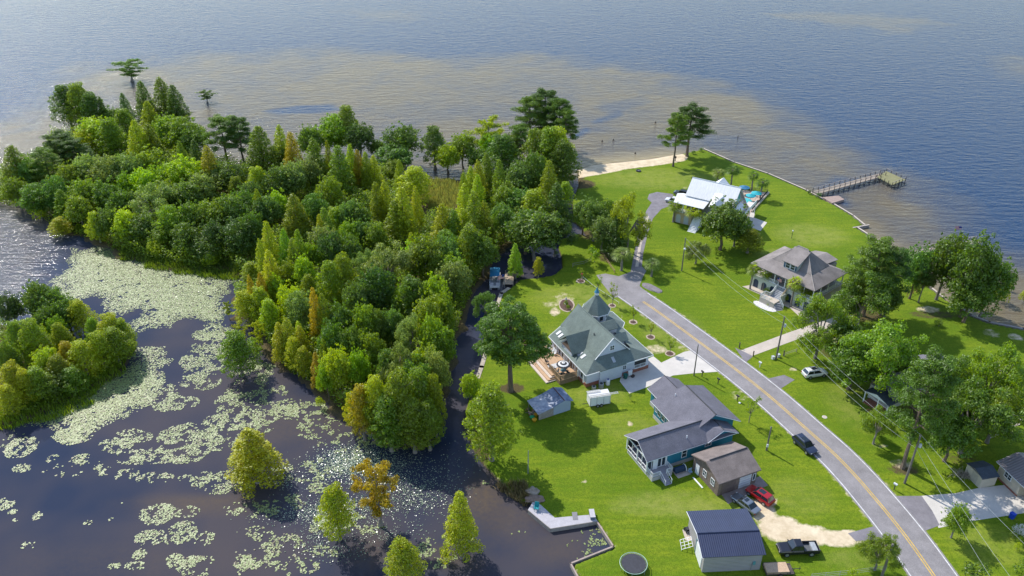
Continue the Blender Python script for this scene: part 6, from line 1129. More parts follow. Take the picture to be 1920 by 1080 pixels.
def car(name, label, pos, rz, L_, W_, H_, pm, kind='suv', group=None, sunroof=False, rack=False):
    o = thing(name, label, 'pickup' if kind == 'pickup' else 'car', pos, rz, group); w = W_/2; f = L_/2; zb = H_*.60
    mb = MB()
    if kind == 'pickup':
        loft(mb, [ring(-.10*L_, w*.98, .38, zb), ring(.20*L_, w, .36, zb*1.0), ring(.26*L_, w, .36, zb*.98), ring(.44*L_, w*.97, .38, zb*.93), ring(f-.06, w*.90, .42, zb*.86), ring(f, w*.82, .48, zb*.70)])
        for s in (-1, 1): mb.box(-f+.03, s*w*.98, .5, -.10*L_, s*(w-.14), zb-.02)
        mb.box(-f, -w*.95, .5, -f+.10, w*.95, zb-.02); mb.box(-f+.03, -w*.95, .45, -.10*L_, w*.95, .62)
        x0, x1, t0, t1 = -.10*L_, .235*L_, -.07*L_, .115*L_
    elif kind == 'sedan':
        loft(mb, [ring(-f, w*.80, .45, zb*.92), ring(-f+.08, w*.90, .36, zb*1.04), ring(-.30*L_, w, .30, zb*1.06), ring(0, w, .28, zb*1.02), ring(.22*L_, w, .30, zb*1.0), ring(.40*L_, w*.95, .32, zb*.84), ring(f-.06, w*.88, .36, zb*.72), ring(f, w*.75, .42, zb*.60)])
        x0, x1, t0, t1 = -.36*L_, .235*L_, -.19*L_, .07*L_
    else:
        loft(mb, [ring(-f, w*.86, .48, zb*.90), ring(-f+.07, w*.94, .38, zb*1.02), ring(-.32*L_, w, .33, zb*1.04), ring(0, w, .30, zb*1.02), ring(.22*L_, w, .32, zb*1.0), ring(.40*L_, w*.96, .34, zb*.90), ring(f-.06, w*.90, .38, zb*.80), ring(f, w*.78, .45, zb*.66)])
        x0, x1, t0, t1 = -.455*L_, .24*L_, -.37*L_, .08*L_
    body = mb.build('body', pm, o, smooth=False)
    bv = body.modifiers.new('bev', 'BEVEL'); bv.width = .045; bv.segments = 2; bv.limit_method = 'ANGLE'; bv.angle_limit = R(25)
    wb, wt, zt = w*.88, w*.70, H_-.06
    gl = MB(); gl.add([(x0,-wb,zb-.02),(x1,-wb,zb-.02),(x1,wb,zb-.02),(x0,wb,zb-.02),(t0,-wt,zt),(t1,-wt,zt),(t1,wt,zt),(t0,wt,zt)], [(0,3,2,1),(4,5,6,7),(0,1,5,4),(1,2,6,5),(2,3,7,6),(3,0,4,7)]); gl.build('windows', CARG, o)
    rf = MB(); rf.add([(t0-.06,-wt-.03,zt-.03),(t1+.04,-wt-.03,zt-.03),(t1+.04,wt+.03,zt-.03),(t0-.06,wt+.03,zt-.03),(t0+.03,-wt*.9,H_+.02),(t1-.08,-wt*.9,H_+.02),(t1-.08,wt*.9,H_+.02),(t0+.03,wt*.9,H_+.02)], [(0,3,2,1),(4,5,6,7),(0,1,5,4),(1,2,6,5),(2,3,7,6),(3,0,4,7)])
    for s in (-1,1):
        for q in ((0,0),(.45,.48),(1,1)):
            xb = x0+(x1-x0)*q[0]; xt = t0+(t1-t0)*q[1]; rf.tube((xb,s*wb,zb-.02),(xt,s*wt,zt), .045, n=4)
    rf.build('roof', pm, o)
    if sunroof: MB().box(t0+(t1-t0)*.42,-wt*.62,H_+.015,t1-.15,wt*.62,H_+.035).build('sunroof', CARG, o)
    if rack:
        rr = MB(); [rr.tube((t0+.1,s*wt*.86,H_+.06),(t1-.15,s*wt*.86,H_+.06),.025,n=4) for s in (-1,1)]; rr.build('roof_rails', GREY, o)
    if kind == 'pickup': MB().box(-f+.12,-w+.16,.60,-.11*L_,w-.16,.66).build('cargo_bed', M('bed_liner', (.10,.11,.12), .7, .2, 2), o); MB().box(-f+.3,-w+.2,.66,-.32*L_,w-.2,zb-.12).build('bed_load', M('grey_load', (.32,.34,.36), .6, .2, 2), o)
    r = .34 if kind == 'sedan' else (.42 if kind == 'pickup' else .37)
    for sx in (.31, -.30):
        for s in (-1,1): wheel(o, sx*L_, s*(w-.08), r, r, .24)
    for s in (-1,1):
        MB().box(f-.10, s*w*.55, zb*.62, f+.0, s*w*.80, zb*.78).build('headlight', LAMPW, o); MB().box(-f-.02, s*w*.62, zb*.70, -f+.08, s*w*.86, zb*.92).build('tail_light', LAMPR, o); MB().box(x1-.32, s*(w+.0), zb-.02, x1-.18, s*(w+.2), zb+.14).build('side_mirror', pm, o)
    return o
ang = lambda a, b_: math.atan2((b_-a).y, (b_-a).x)
P_ = lambda x, y, z=0: at(x, y, z)
car('parked_car', 'white station wagon-like car with dark sunroof parked on grass beside the oak mass', P_(1526,704), R(14), 4.8,1.95,1.72, paint('pearl_white', (.72,.71,.68), 0), 'suv', sunroof=True, rack=True)
d_ = Cn[58]-Cn[52]; k_ = min(range(90), key=lambda i: (Cn[i]-P_(1507,838).xy).length); dd_ = Cn[k_+1]-Cn[k_]
car('driving_car', 'dark blue car driving on the left lane edge of the road', P_(1508,839,.03), math.atan2(dd_.y, dd_.x), 4.75,1.92,1.66, paint('dark_blue', (.030,.040,.075)), 'suv', sunroof=True, rack=True)
car('parked_car', 'red hatchback-style car parked before the brown garage', P_(1424,934), R(-52)+math.pi, 4.6,1.88,1.64, paint('bright_red', (.42,.008,.012)), 'suv', sunroof=True, group='cars before the brown garage')
car('parked_car', 'silver-grey low sedan parked left of the red car', P_(1397,949), R(-55)+math.pi, 4.8,1.84,1.42, paint('silver_grey', (.22,.24,.27), .6), 'sedan', sunroof=True, group='cars before the brown garage')
car('pickup_truck', 'black four-door pickup with grey load in its bed on the sandy drive', P_(1494,1034), math.pi-R(-2), 5.95,2.0,1.92, paint('black_paint', (.018,.018,.025)), 'pickup')
car('parked_car', 'white vehicle half hidden behind the porch of the white roofed house', P_(1262,380), R(150), 4.6,1.9,1.7, paint('white_paint_car', (.65,.66,.66), 0), 'suv', group='vehicles beside the white house')
car('parked_car', 'dark-topped vehicle behind the white one beside the white roofed house', P_(1278,366), R(150), 4.6,1.9,1.65, paint('dark_car', (.05,.06,.08)), 'suv', group='vehicles beside the white house')
# timber trailer
o = thing('utility_trailer', 'small trailer loaded with light timber sheets beside the metal garage', 'trailer', P_(1458,1072), R(3)); MB().box(-2.0,-.95,.45,2.0,.95,.6).build('bed', WOODK, o); MB().box(-1.9,-.85,.6,1.3,.85,.95).build('timber_stack', M('light_timber', (.52,.36,.24), .8, .15, 1.5, fine=(10,.15)), o)
mb = MB(); [mb.tube((-2,s*.95,.9),(2,s*.95,.9),.03,n=4) for s in (-1,1)]; [mb.tube((x,s*.95,.5),(x,s*.95,.9),.03,n=4) for s in (-1,1) for x in (-2,-1,0,1,2)]; mb.tube((2,0,.5),(3.3,0,.5),.05,n=5); mb.tube((3.1,0,.1),(3.1,0,1.0),.04,n=5); mb.build('frame', DARK, o); [wheel(o, 0, s*1.05, .32, .32, .2) for s in (-1,1)]
# trampoline
tp = P_(1187,1064); o = thing('trampoline', 'round black trampoline with pale green rim on the lawn', 'trampoline', tp); MB().lathe([(1.75,.86),(1.75,.88)], n=40).build('jumping_mat', M('black_mesh', (.045,.045,.055), .8, .2, 2), o)
mb = MB(); n_ = 40
for k in range(n_): a0, a1 = 6.2832*k/n_, 6.2832*(k+1)/n_; mb.tube((1.95*math.cos(a0),1.95*math.sin(a0),.9),(1.95*math.cos(a1),1.95*math.sin(a1),.9),.05,n=5)
mb.build('frame_ring', M('pale_green_tube', (.35,.48,.40), .5, .1, 2), o); mb = MB(); [mb.tube((1.74*math.cos(6.2832*k/60),1.74*math.sin(6.2832*k/60),.88),(1.93*math.cos(6.2832*k/60),1.93*math.sin(6.2832*k/60),.9),.012,n=3) for k in range(60)]; mb.build('springs', GREY, o)
for k in range(6): a0 = 6.2832*k/6+.3; MB().tube((1.9*math.cos(a0),1.9*math.sin(a0),0),(1.95*math.cos(a0),1.95*math.sin(a0),.88),.035,n=5).build('leg', GREY, o)
# ---------------- poles, wires, lamps ----------------
POLEM = M('pole_wood', (.17,.15,.13), .9, .2, 2)
def pole(label, base, top, lean=(0,0), r=.15, trans=False, lamp=False, arm=False, light=False):
    b = at(*base); h = height_of(b, top); o = thing('utility_pole', label, 'pole', b, 0, None); MB().tube((0,0,-.1),(0,0,h), r*1.15, r*.75, 8).build('shaft', POLEM, o)
    if trans: MB().lathe([(.01,0),(.22,.03),(.22,.62),(.15,.72),(.02,.74)], (.38,-.15,h*.76)).build('transformer', M('transformer_grey', (.50,.52,.55), .5, .05, 2) if 'TRG' not in globals() else TRG, o)
    if lamp: MB().lathe([(.06,-.25),(.26,-.2),(.30,.0),(.1,.18)], (.05,-.35,h*.70)).build('lamp_globe', M('globe_white', (.65,.67,.70), .3, .05, 2) if 'GLW' not in globals() else GLW, o)
    MB().box(-.12,-.12,h-.28,.12,.12,h-.22).build('insulator_bracket', GREY, o)
    if light: MB().box(-.5,-.1,h-.2,.5,.1,h-.1).build('crossarm', POLEM, o)
    return b, h
TRG = M('transformer_grey', (.50,.52,.55), .5, .05, 2); GLW = M('globe_white', (.65,.67,.70), .3, .05, 2)
pA = pole('utility pole with grey transformer beside the tan driveway', (1455,673), 593, trans=True, r=.17)
pB = pole('tall utility pole with transformer in front of the long-trunked pine', (1696,906), 815, trans=True, r=.17)
pC = pole('bare thin pole beside the concrete driveway', (1301,704), 646, r=.12)
pD = pole('short leaning service pole with a meter on the grass by the blue house', (1437,844), 800, r=.15)
pE = pole('dark lamp pole with round white lantern beside the magnolia', (1278,508), 446, lamp=True, r=.14)
pF = pole('utility pole cut by the bottom edge beside the road tree', (1652,1084), 1020, r=.18)
b = at(990,888); h = height_of(b, 845); o = thing('flagpole', 'slim grey-blue pole standing in tree shade on the lawn by the canal', 'pole', b); MB().tube((0,0,0),(0,0,h),.08,.06,8).build('shaft', GREY, o); MB().box(-.1,-.15,h*.5,.1,.0,h*.62).build('box', GREY, o)
o = thing('meter_box', 'small white meter fixed low on the short leaning service pole', 'meter', pD[0]); MB().box(-.22,-.3,.9,.1,-.16,1.5).build('case', WHITEP, o)
for lb, bs, tp in [('small lamp post on the wide lawn behind the arcade house',(1484,447),432)]:
    b = at(*bs); h = height_of(b, tp); o = thing('lamp_post', lb, 'lamp post', b); MB().tube((0,0,0),(0,0,h-.4),.07,.05,8).build('shaft', DARK, o); MB().lathe([(.06,-.4),(.16,-.32),(.2,-.05),(.04,.1)], (0,0,h)).build('lantern', GLW, o)
WIRE = M('wire_aluminium', (.46,.48,.46), .5, .05, 2)
def wire(label, a, b_, sag=.9, r=.015, m=WIRE):
    a, b_ = Vector(a), Vector(b_); mb = MB(); n_ = 24; pts = [a.lerp(b_, i/n_)-Vector((0,0,sag*4*(i/n_)*(1-i/n_))) for i in range(n_+1)]; mb.path(pts, r, r, 4)
    mid = (a+b_)/2; o = mb.build('power_line', m); return tag(o, label, 'power line', 'power lines strung along the road')
tA = pA[0]+Vector((0,0,pA[1])); tB = pB[0]+Vector((0,0,pB[1])); dirn = (tB-tA).normalized()
tE = pE[0]+Vector((0,0,pE[1]-.1))
wire('upper power line from the lamp pole to the pole beside the tan driveway', tE, tA-Vector((0,0,.1)), 1.2); wire('lower power line from the lamp pole to the pole beside the tan driveway', tE-Vector((0,0,1.2)), tA-Vector((0,0,1.6)), 1.4)
wire('uppermost power line between the two transformer poles', tA, tB, 1.0); wire('middle power line between the two transformer poles', tA-Vector((0,0,1.3)), tB-Vector((0,0,1.3)), 1.3); wire('lowest power line between the two transformer poles', tA-Vector((0,0,2.6)), tB-Vector((0,0,2.8)), 1.4)
e1 = at(1925,1018,7.5); e2 = at(1900,1078,7.0); e3 = at(1868,1082,6.5)
ex = lambda p: tB+(p-tB)*1.3
wire('uppermost power line leaving the tall transformer pole to the lower right', tB, ex(e1), .6); wire('middle power line leaving the tall transformer pole to the lower right', tB-Vector((0,0,1.3)), ex(e2), .6); wire('lowest power line leaving the tall transformer pole to the lower right', tB-Vector((0,0,2.8)), ex(e3), .6)
# ---------------- docks, piers, walls ----------------
o = thing('canal_dock', 'plank dock with a small side platform beside the blue-topped boat', 'dock', at(956,532)); q = [(p-at(956,532)) for p in (at(943,534),at(962,534),at(964,517),at(982,519),at(982,514),at(948,512))]
MB().prism([(p.x,p.y) for p in q], .05, .18).build('planks', M('dock_planks', (.42,.32,.24), .85, .15, 1.5, wave=('X',.25,.5)), o); mb = MB(); [mb.tube((p.x,p.y,-1.2),(p.x,p.y,.7),.09,n=6) for p in (q[0],q[1],q[2],q[5])]; mb.build('posts', WOODG, o)
# pontoon boat
bc = at(928,528,WATER_Z+.4); o = thing('pontoon_boat', 'pontoon boat with a bright blue canopy moored in the shaded canal', 'boat', (bc.x,bc.y,WATER_Z), R(90)); 
mb = MB(); [mb.tube((-3.2,s*.95,.22),(2.7,s*.95,.22),.32,n=10) for s in (-1,1)]; [mb.tube((2.7,s*.95,.22),(3.4,s*.95,.38),.32,.06,n=10) for s in (-1,1)]; mb.build('pontoons', GREY, o); MB().box(-3.2,-1.2,.5,3.1,1.2,.62).build('deck', M('boat_deck', (.30,.31,.34), .7, .1, 2), o)
mb = MB(); mb.box(-3.2,-1.22,.62,3.1,-1.14,1.15); mb.box(-3.2,1.14,.62,3.1,1.22,1.15); mb.box(-3.2,-1.2,.62,-3.12,1.2,1.15); mb.build('side_panels', WHITEP, o); mb = MB(); mb.box(-2.8,-1.05,.62,-1.6,-.3,1.05); mb.box(-2.8,.3,.62,-1.6,1.05,1.05); mb.box(-.6,-1.05,.62,.2,-.4,1.05); mb.build('seats', M('boat_seat', (.50,.48,.50), .7, .1, 2), o)
mb = MB(); pr_ = [(y, 2.35+.22*math.cos(y*1.25)) for y in np.linspace(-1.15,1.15,9)]; vs = [(x,y,z) for x in (-1.2,3.0) for y, z in pr_]+[(x,y,z-.05) for x in (-1.2,3.0) for y, z in pr_]
mb.add(vs, [(i,i+1,10+i,9+i) for i in range(8)]+[(18+9+i,18+10+i,18+i+1,18+i) for i in range(8)]+[(i+1,i,18+i,19+i) for i in range(8)]+[(9+i,10+i,28+i,27+i) for i in range(8)]); mb.build('canopy', M('canopy_blue', (.015,.17,.34), .7, .1, 2), o); mb = MB(); [mb.tube((x,s*1.1,1.1),(x*.9,s*1.1,2.4),.03,n=4) for s in (-1,1) for x in (-1.1,2.9)]; mb.build('canopy_frame', GREY, o)
# grey L-shaped dock
dp_ = [at(990,957),at(1000,941),at(1014,948),at(1040,972),at(1112,966),at(1120,978),at(1032,992)]; o = thing('boat_dock', 'grey L-shaped dock along the lawn edge at the pond', 'dock', at(1032,980)); c0 = at(1032,980)
MB().prism([(p.x-c0.x,p.y-c0.y) for p in dp_], .06, .16).build('deck_boards', M('grey_boards', (.42,.40,.42), .8, .1, 1.2, fine=(10,.1)), o); mb = MB()
for a, b_ in ((dp_[0],dp_[6]),(dp_[6],dp_[5])): a_=a-c0; d_=b_-a; mb.rbox((a_.x+d_.x/2, a_.y+d_.y/2, -.28), (d_.length,.14,.86), math.atan2(d_.y,d_.x))
mb.build('face_boards', WOODG, o); a_=at(1078,969)-c0; MB().rbox((a_.x,a_.y,.175),(.8,1.6,.03),R(3)).build('dark_boards', M('dark_board', (.22,.21,.22), .8, .1, 2), o)
kp = at(1110,967,.2); o = thing('dock_bench', 'grey box bench at the landward end of the grey dock', 'bench', (kp.x,kp.y,.16), R(4)); MB().box(-.35,-.8,0,.35,.8,.55).build('box', M('bench_blue', (.10,.13,.20), .6, .1, 2), o); MB().box(-.4,-.85,.55,.4,.85,.62).build('lid', M('bench_grey', (.45,.43,.45), .7, .1, 2), o)
kp = at(1006,956,.2); TEALC = M('teal_plastic', (.01,.25,.28), .5, .1, 2); cc_ = chair('dock_chair', 'teal chair on the outer corner of the grey dock', 0,0,0,0,TEALC,k=1.35); cc_.matrix_basis = Matrix.Translation((kp.x,kp.y,.16)) @ Matrix.Rotation(R(-10),4,'Z')
def wallline(name, label, pts, h0, h1, th, mat, cap=None, cat='seawall'):
    P = [at(x,y) for x,y in pts]; c0 = P[0]; o = thing(name, label, cat, (c0.x,c0.y,0)); mb = MB(); mc = MB()
    for a, b_ in zip(P[:-1], P[1:]):
        d_ = b_-a; m_ = (a+b_)/2-c0; mb.rbox((m_.x,m_.y,(h0+h1)/2), (d_.length+th*.8,th,h1-h0), math.atan2(d_.y,d_.x)); mc.rbox((m_.x,m_.y,h1+.04), (d_.length+th*1.4,th*1.7,.08), math.atan2(d_.y,d_.x))
    mb.build('wall_face', mat, o); mc.build('wall_cap', cap or CONCT, o); return o
wallline('bulkhead', 'timber bulkhead around the square notch of water right of the grey dock', [(1119,978),(1150,1025),(1070,1057),(1085,1085),(1096,1115)], -1.2, .05, .14, WOODG, M('cap_tan', (.36,.28,.24), .8, .15, 2), 'bulkhead')
SW_ = M('seawall_concrete', (.30,.27,.26), .9, .15, 1)
wallline('seawall', 'long low seawall between the lawn tip and the long pier', [(1320,279),(1377,304),(1440,325),(1512,356),(1542,372)], -1.4, .02, .25, SW_)
wallline('seawall', 'seawall from the boat ramp to the jutting lawn corner', [(1565,383),(1600,404),(1621,421)], -1.4, .02, .25, SW_)
wallline('seawall', 'short jutting groyne wall at the lawn corner', [(1600,427),(1629,422)], -1.4, .04, .22, SW_)
wallline('seawall', 'seawall behind the shore trees at the right', [(1609,427),(1640,447),(1673,467),(1738,533),(1770,558)], -1.4, .02, .25, SW_)
wallline('seawall', 'curved seawall at the far right below the lake shrubs', [(1800,574),(1820,591),(1855,604),(1920,617),(1990,632)], -1.4, .05, .3, WOODG, SW_)
wallline('bank_edging', 'pale rubble edging along the canal bank beside the lawn', [(953,541),(940,550),(932,575)], -.8, .0, .5, SANDM, M('rubble', (.42,.36,.28), .95, .3, 2), 'edging')
wallline('bank_edging', 'pale rubble edging along the canal bank left of the huge pine', [(914,650),(903,688),(896,708)], -.8, .0, .5, SANDM, M('rubble_pale', (.42,.36,.28), .95, .3, 2), 'edging')
o = thing('boat_ramp', 'brown concrete landing platform beside the long pier', 'platform', at(1562,377)); c0 = at(1562,377); MB().prism([((p-c0).x,(p-c0).y) for p in (at(1542,370),at(1572,367),at(1583,374),at(1560,381))], -.8, .05).build('slab', M('ramp_brown', (.34,.25,.21), .9, .15, 1), o)
# long pier
def pier(label, p0, p1, w, head=None, zt=.55, name='pier'):
    a, b_ = at(*p0, zt), at(*p1, zt); d_ = (b_-a); Ln = d_.length; rz = math.atan2(d_.y, d_.x); o = thing(name, label, 'pier', (a.x,a.y,0), rz); PW = M('pier_wood', (.34,.28,.22), .85, .2, 1.5, wave=('X',.3,.6)) if 'PWD' not in globals() else PWD
    MB().box(0,-w/2,zt-.1,Ln,w/2,zt).build('deck', PW, o); n_ = int(Ln/2.1); po = MB()
    for i in range(n_+1):
        for s in (-1,1): po.tube((Ln*i/n_,s*w/2,-2.4),(Ln*i/n_,s*w/2,zt+(1.0 if True else .3)),.10,n=6)
    po.build('posts', WOODK, o); mb = MB(); mb.box(0,w/2-.05,zt+.92,Ln,w/2+.07,zt+1.0); mb.box(0,-w/2-.03,zt-.3,Ln,-w/2+.03,zt-.1); mb.box(0,w/2-.02,zt+.45,Ln,w/2+.03,zt+.52); mb.build('railing', WOODG, o)
    return o, Ln
PWD = M('pier_wood', (.34,.28,.22), .85, .2, 1.5, wave=('X',.3,.6))
po_, LnP = pier('long wooden pier with railing ending in a wide platform in the lake', (1529,361), (1655,327), 2.0)
inv = (Matrix.Translation(po_.location) @ Matrix.Rotation(po_.rotation_euler.z,4,'Z')).inverted(); hd = [inv @ at(x,y,.55) for x,y in ((1644,332),(1662,321),(1698,337),(1673,347))]
MB().prism([(p.x,p.y) for p in hd], .50, .58).build('platform', M('platform_green', (.22,.21,.10), .85, .15, 1.2), po_); mb = MB()
for a, b_ in zip(hd, hd[1:]+hd[:1]):
    for i in range(4): q = a.lerp(b_, i/4); mb.tube((q.x,q.y,-2.4),(q.x,q.y,1.35),.10,n=6)
mb.build('platform_posts', WOODK, po_); mb = MB(); mb.tube((hd[1].x,hd[1].y,1.4),(hd[1].lerp(hd[2],.3).x,hd[1].lerp(hd[2],.3).y,1.4),.07,n=4); mb.tube((hd[2].x,hd[2].y,1.4),(hd[3].x,hd[3].y,1.4),.07,n=4); mb.build('platform_railing', WOODG, po_)
bo_, _ = pier('wooden boardwalk over the shallows behind the shore trees, with a dark rail', (1712,474), (1835,452), 1.6, name='boardwalk')
# ---------------- yard things ----------------
GRN = M('green_plastic', (.01,.11,.09), .5, .1, 2); BLP = M('blue_plastic', (.008,.05,.45), .4, .1, 2)
def bin_(label, pos, rz, mat):
    o = thing('wheeled_bin', label, 'bin', pos, rz); mb = MB(); mb.add([(-.24,-.28,.08),(.24,-.28,.08),(.24,.28,.08),(-.24,.28,.08),(-.30,-.36,1.0),(.30,-.36,1.0),(.30,.36,1.0),(-.30,.36,1.0)], [(0,3,2,1),(4,5,6,7),(0,1,5,4),(1,2,6,5),(2,3,7,6),(3,0,4,7)]); mb.build('body', mat, o); MB().rbox((0,.0,1.04),(.66,.78,.08),0,('X',R(-4))).build('lid', mat, o)
    for s in (-1,1): MB().tube((s*.26,.30,.1),(s*.32,.30,.1),.1,n=8).build('wheel', RUBBER, o)
bin_('dark green wheeled bin at the corner of the green-roofed house', H1m @ Vector((8.6,-.5,0)), R(26), GRN); bin_('bright blue wheeled bin at the edge of the grey concrete drive', P_(1896,972), R(20), BLP)
for i, (u, v, r_) in enumerate([(1.3,-.9,.42),(3.0,-.8,.50)]):
    o = thing('air_conditioner', '%s round grey air-conditioning unit against the brick base of the green-roofed house' % ['smaller left','larger right'][i], 'air conditioner', H1m @ Vector((u,v,0)), 0, 'air conditioning units'); MB().lathe([(r_,0),(r_,.85),(r_*.9,.92)], n=18).build('casing', GREY, o); MB().lathe([(r_*.62,.9),(r_*.6,.96)], n=18).build('fan_grille', DARK, o)
o = thing('gas_tank', 'white upright tank with a blue cap against the green-roofed house', 'tank', H1m @ Vector((4.6,-.6,0))); MB().lathe([(.36,0),(.40,.1),(.40,.95),(.25,1.15)], n=16).build('body', WHITEP, o); MB().lathe([(.14,1.15),(.16,1.35),(.03,1.4)]).build('cap', BLUF, o)
o = thing('hose_reel', 'round dark planter pot by the driveway wall of the green-roofed house', 'planter', H1m @ Vector((10.2,-.6,0))); MB().lathe([(.35,0),(.45,.3),(.42,.32)]).build('pot', DARK, o); MB().lathe([(.36,.30),(.2,.36)]).build('soil', MULCH, o)
o = thing('wall_cabinet', 'white cabinet standing before the brick at the driveway', 'cabinet', H1m @ Vector((9.7,-.2,0)), R(26)); MB().box(-.3,-.2,.3,.5,.1,1.3).build('case', WHITEP, o); MB().box(-.35,-.25,1.3,.55,.15,1.36).build('top', WHITEP, o)
o = thing('covered_grill', 'dark blue covered grill with a pale curved front by the blue house', 'grill', H2m @ Vector((6.0,-.9,0)), R(23.7)); mb = MB(); rings = [[(x, .55*math.cos(R(k*22.5)), .35+.75*math.sin(R(k*22.5))) for k in range(9)] for x in (-1.1,1.0)]; loft(mb, rings); mb.build('cover', M('cover_blue', (.02,.045,.09), .6, .15, 2), o); mb = MB(); [mb.tube((.9,-.62+.62*(1-math.cos(R(k*30))),.3+.9*math.sin(R(k*30))),(.9,-.62+.62*(1-math.cos(R(k*30+30))),.3+.9*math.sin(R(k*30+30))),.06,n=5) for k in range(6)]; mb.build('front_hoop', WHITEP, o)
sheet('grill_pad', [tuple((H2m @ Vector(p+(0,)))[:2]) for p in [(4.9,-2.2),(7.4,-2.2),(7.6,0.2),(4.9,.2)]], .03, CONCT)
o = thing('folded_chair', 'pale blue folding chair leaning by the door of the brown garage', 'chair', H2m @ Vector((7.4,-1.7,0)), R(20)); MB().rbox((0,0,.5),(.55,.08,1.0),0,('X',R(15))).build('seat_back', M('pale_blue_cloth', (.25,.38,.52), .7, .1, 2), o); MB().rbox((0,-.25,.35),(.55,.5,.06)).build('seat', M('pale_blue_seat', (.25,.38,.52), .7, .1, 2), o); mb = MB(); [mb.tube((s*.27,-.45,0),(s*.27,.15,.9),.02,n=4) for s in (-1,1)]; mb.build('legs', ALU, o)
o = thing('white_board', 'long white board lying on the grass by the brown garage wall', 'board', H2m @ Vector((7.2,-4.2,0)), R(23.7)); MB().box(-.1,-1.4,.01,.15,1.2,.08).build('board', WHITEP, o)
o = thing('metal_gate_panels', 'stack of white tubular frames leaning on the metal garage side', 'frame', at(1289,1024), R(-3)); mb = MB()
for y in (-.9,-.3,.3,.9): mb.tube((-1.0,y,.25),(.55,y,1.0),.035,n=4)
for x, z in ((-1.0,.25),(-.5,.5),(.05,.75),(.55,1.0)): mb.tube((x,-.9,z),(x,.9,z),.035,n=4)
mb.build('tubes', WHITEP, o); mb = MB(); mb.tube((-1.0,-.9,0),(-1.0,-.9,.25),.035,n=4); mb.tube((-1.0,.9,0),(-1.0,.9,.25),.035,n=4); mb.build('feet', WHITEP, o)
o = thing('garden_machine', 'dark wheeled garden machine beside the rear corner of the metal garage', 'machine', at(1290,996), R(20)); mb = MB(); mb.box(-.5,-.3,.35,.3,.3,.7); mb.tube((-.4,-.2,.7),(-1.0,-.2,1.2),.03,n=4); mb.tube((-.4,.2,.7),(-1.0,.2,1.2),.03,n=4); mb.build('body', DARK, o); [wheel(o, x, s*.35, .3, .3, .12) for x in (-.3,.35) for s in (-1,1)]
MB_ = thing('concrete_pad', 'pale concrete slab at the side of the metal garage', 'slab', at(1291,1003), R(3)); MB().box(-.7,-1.1,0,.6,1.0,.08).build('slab', CONCT, MB_)
KY = M('kayak_green', (.01,.28,.10), .4, .1, 2); KO = M('kayak_yellow', (.62,.32,.01), .4, .1, 2)
for i, (x, y, c, lb) in enumerate([(362,640,KO,'orange-yellow bucket-like tub at the open end of the shed lean-to, upper'),(300,682,KY,'green tub at the open end of the shed lean-to'),(335,722,KO,'orange-yellow tub at the open end of the shed lean-to, lower')]):
    o = thing('garden_tub', lb, 'tub', at(*zs(x,y)), R(30*i)); MB().lathe([(.22,0),(.42,.45),(.46,.5)], n=12).build('body', c, o); MB().lathe([(.40,.42),(.2,.44)], n=12).build('contents', DARK, o)
o = thing('firewood_pile', 'jumbled pile of logs and scrap under the shed lean-to edge', 'pile', at(*zs(280,590)), R(26)); 
for i in range(16): a_ = RG.uniform(0,3.1); c_ = Vector((RG.uniform(-.7,.7), RG.uniform(-.9,.9), RG.uniform(.1,.6))); MB().tube(c_-Vector((.4*math.cos(a_),.4*math.sin(a_),0)), c_+Vector((.4*math.cos(a_),.4*math.sin(a_),.05)), RG.uniform(.06,.13), n=6).build('log', [WOODG,WOODK,BRICK,WOODD][i % 4], o)
def mailbox(label, pos, rz, post=WHITEP, box=DARK, h=1.1):
    o = thing('mailbox', label, 'mailbox', pos, rz); MB().box(-.06,-.06,0,.06,.06,h).build('post', post, o); mb = MB(); mb.box(-.14,-.3,h,.14,.3,h+.16); mb.tube((0,-.3,h+.15),(0,.3,h+.15),.14,n=10); mb.build('box', box, o)
mailbox('mailbox on a pale post in the mulch strip by the tan driveway', P_(1424,689), R(40), box=WHITEP, post=WHITEP); mailbox('dark mailbox on a post by the concrete driveway verge', P_(1346,720), R(40), WOODK); mailbox('mailbox beside a white stone on the verge of the blue house', P_(1382,752), R(40), WOODK); mailbox('dark mailbox with a white top in the verge bed below the long-trunked pine', P_(1676,918), R(40), WOODK, WHITEP); mailbox('dark mailbox by the bend where the road begins', P_(1316,706), R(30), WOODK)
o = thing('marker_stone', 'small white stone on the verge beside the mailbox of the blue house', 'stone', P_(1387,756)); MB().lathe([(.2,0),(.24,.12),(.1,.22)], n=8).build('stone', WHITEP, o)
for i, (x, y, lb) in enumerate([(1412,668,'by the lower corner of the tan driveway'),(1386,652,'by the upper corner of the tan driveway'),(1469,667,'at the grass beside the tan driveway pole')]):
    o = thing('post', 'short dark post '+lb, 'post', P_(x,y)); MB().box(-.09,-.09,0,.09,.09,1.2).build('shaft', WOODK, o); MB().box(-.11,-.11,1.2,.11,.11,1.25).build('cap', WOODK, o)
for i, (x, y) in enumerate([(1449,673),(1459,669)]):
    o = thing('utility_pedestal', '%s of the two pale pedestals at the foot of the tan driveway pole' % ['left','right'][i], 'utility box', P_(x,y), R(20)); MB().box(-.25,-.25,0,.25,.25,.6).build('case', GLW, o); MB().box(-.28,-.28,.6,.28,.28,.66).build('lid', TRG, o)
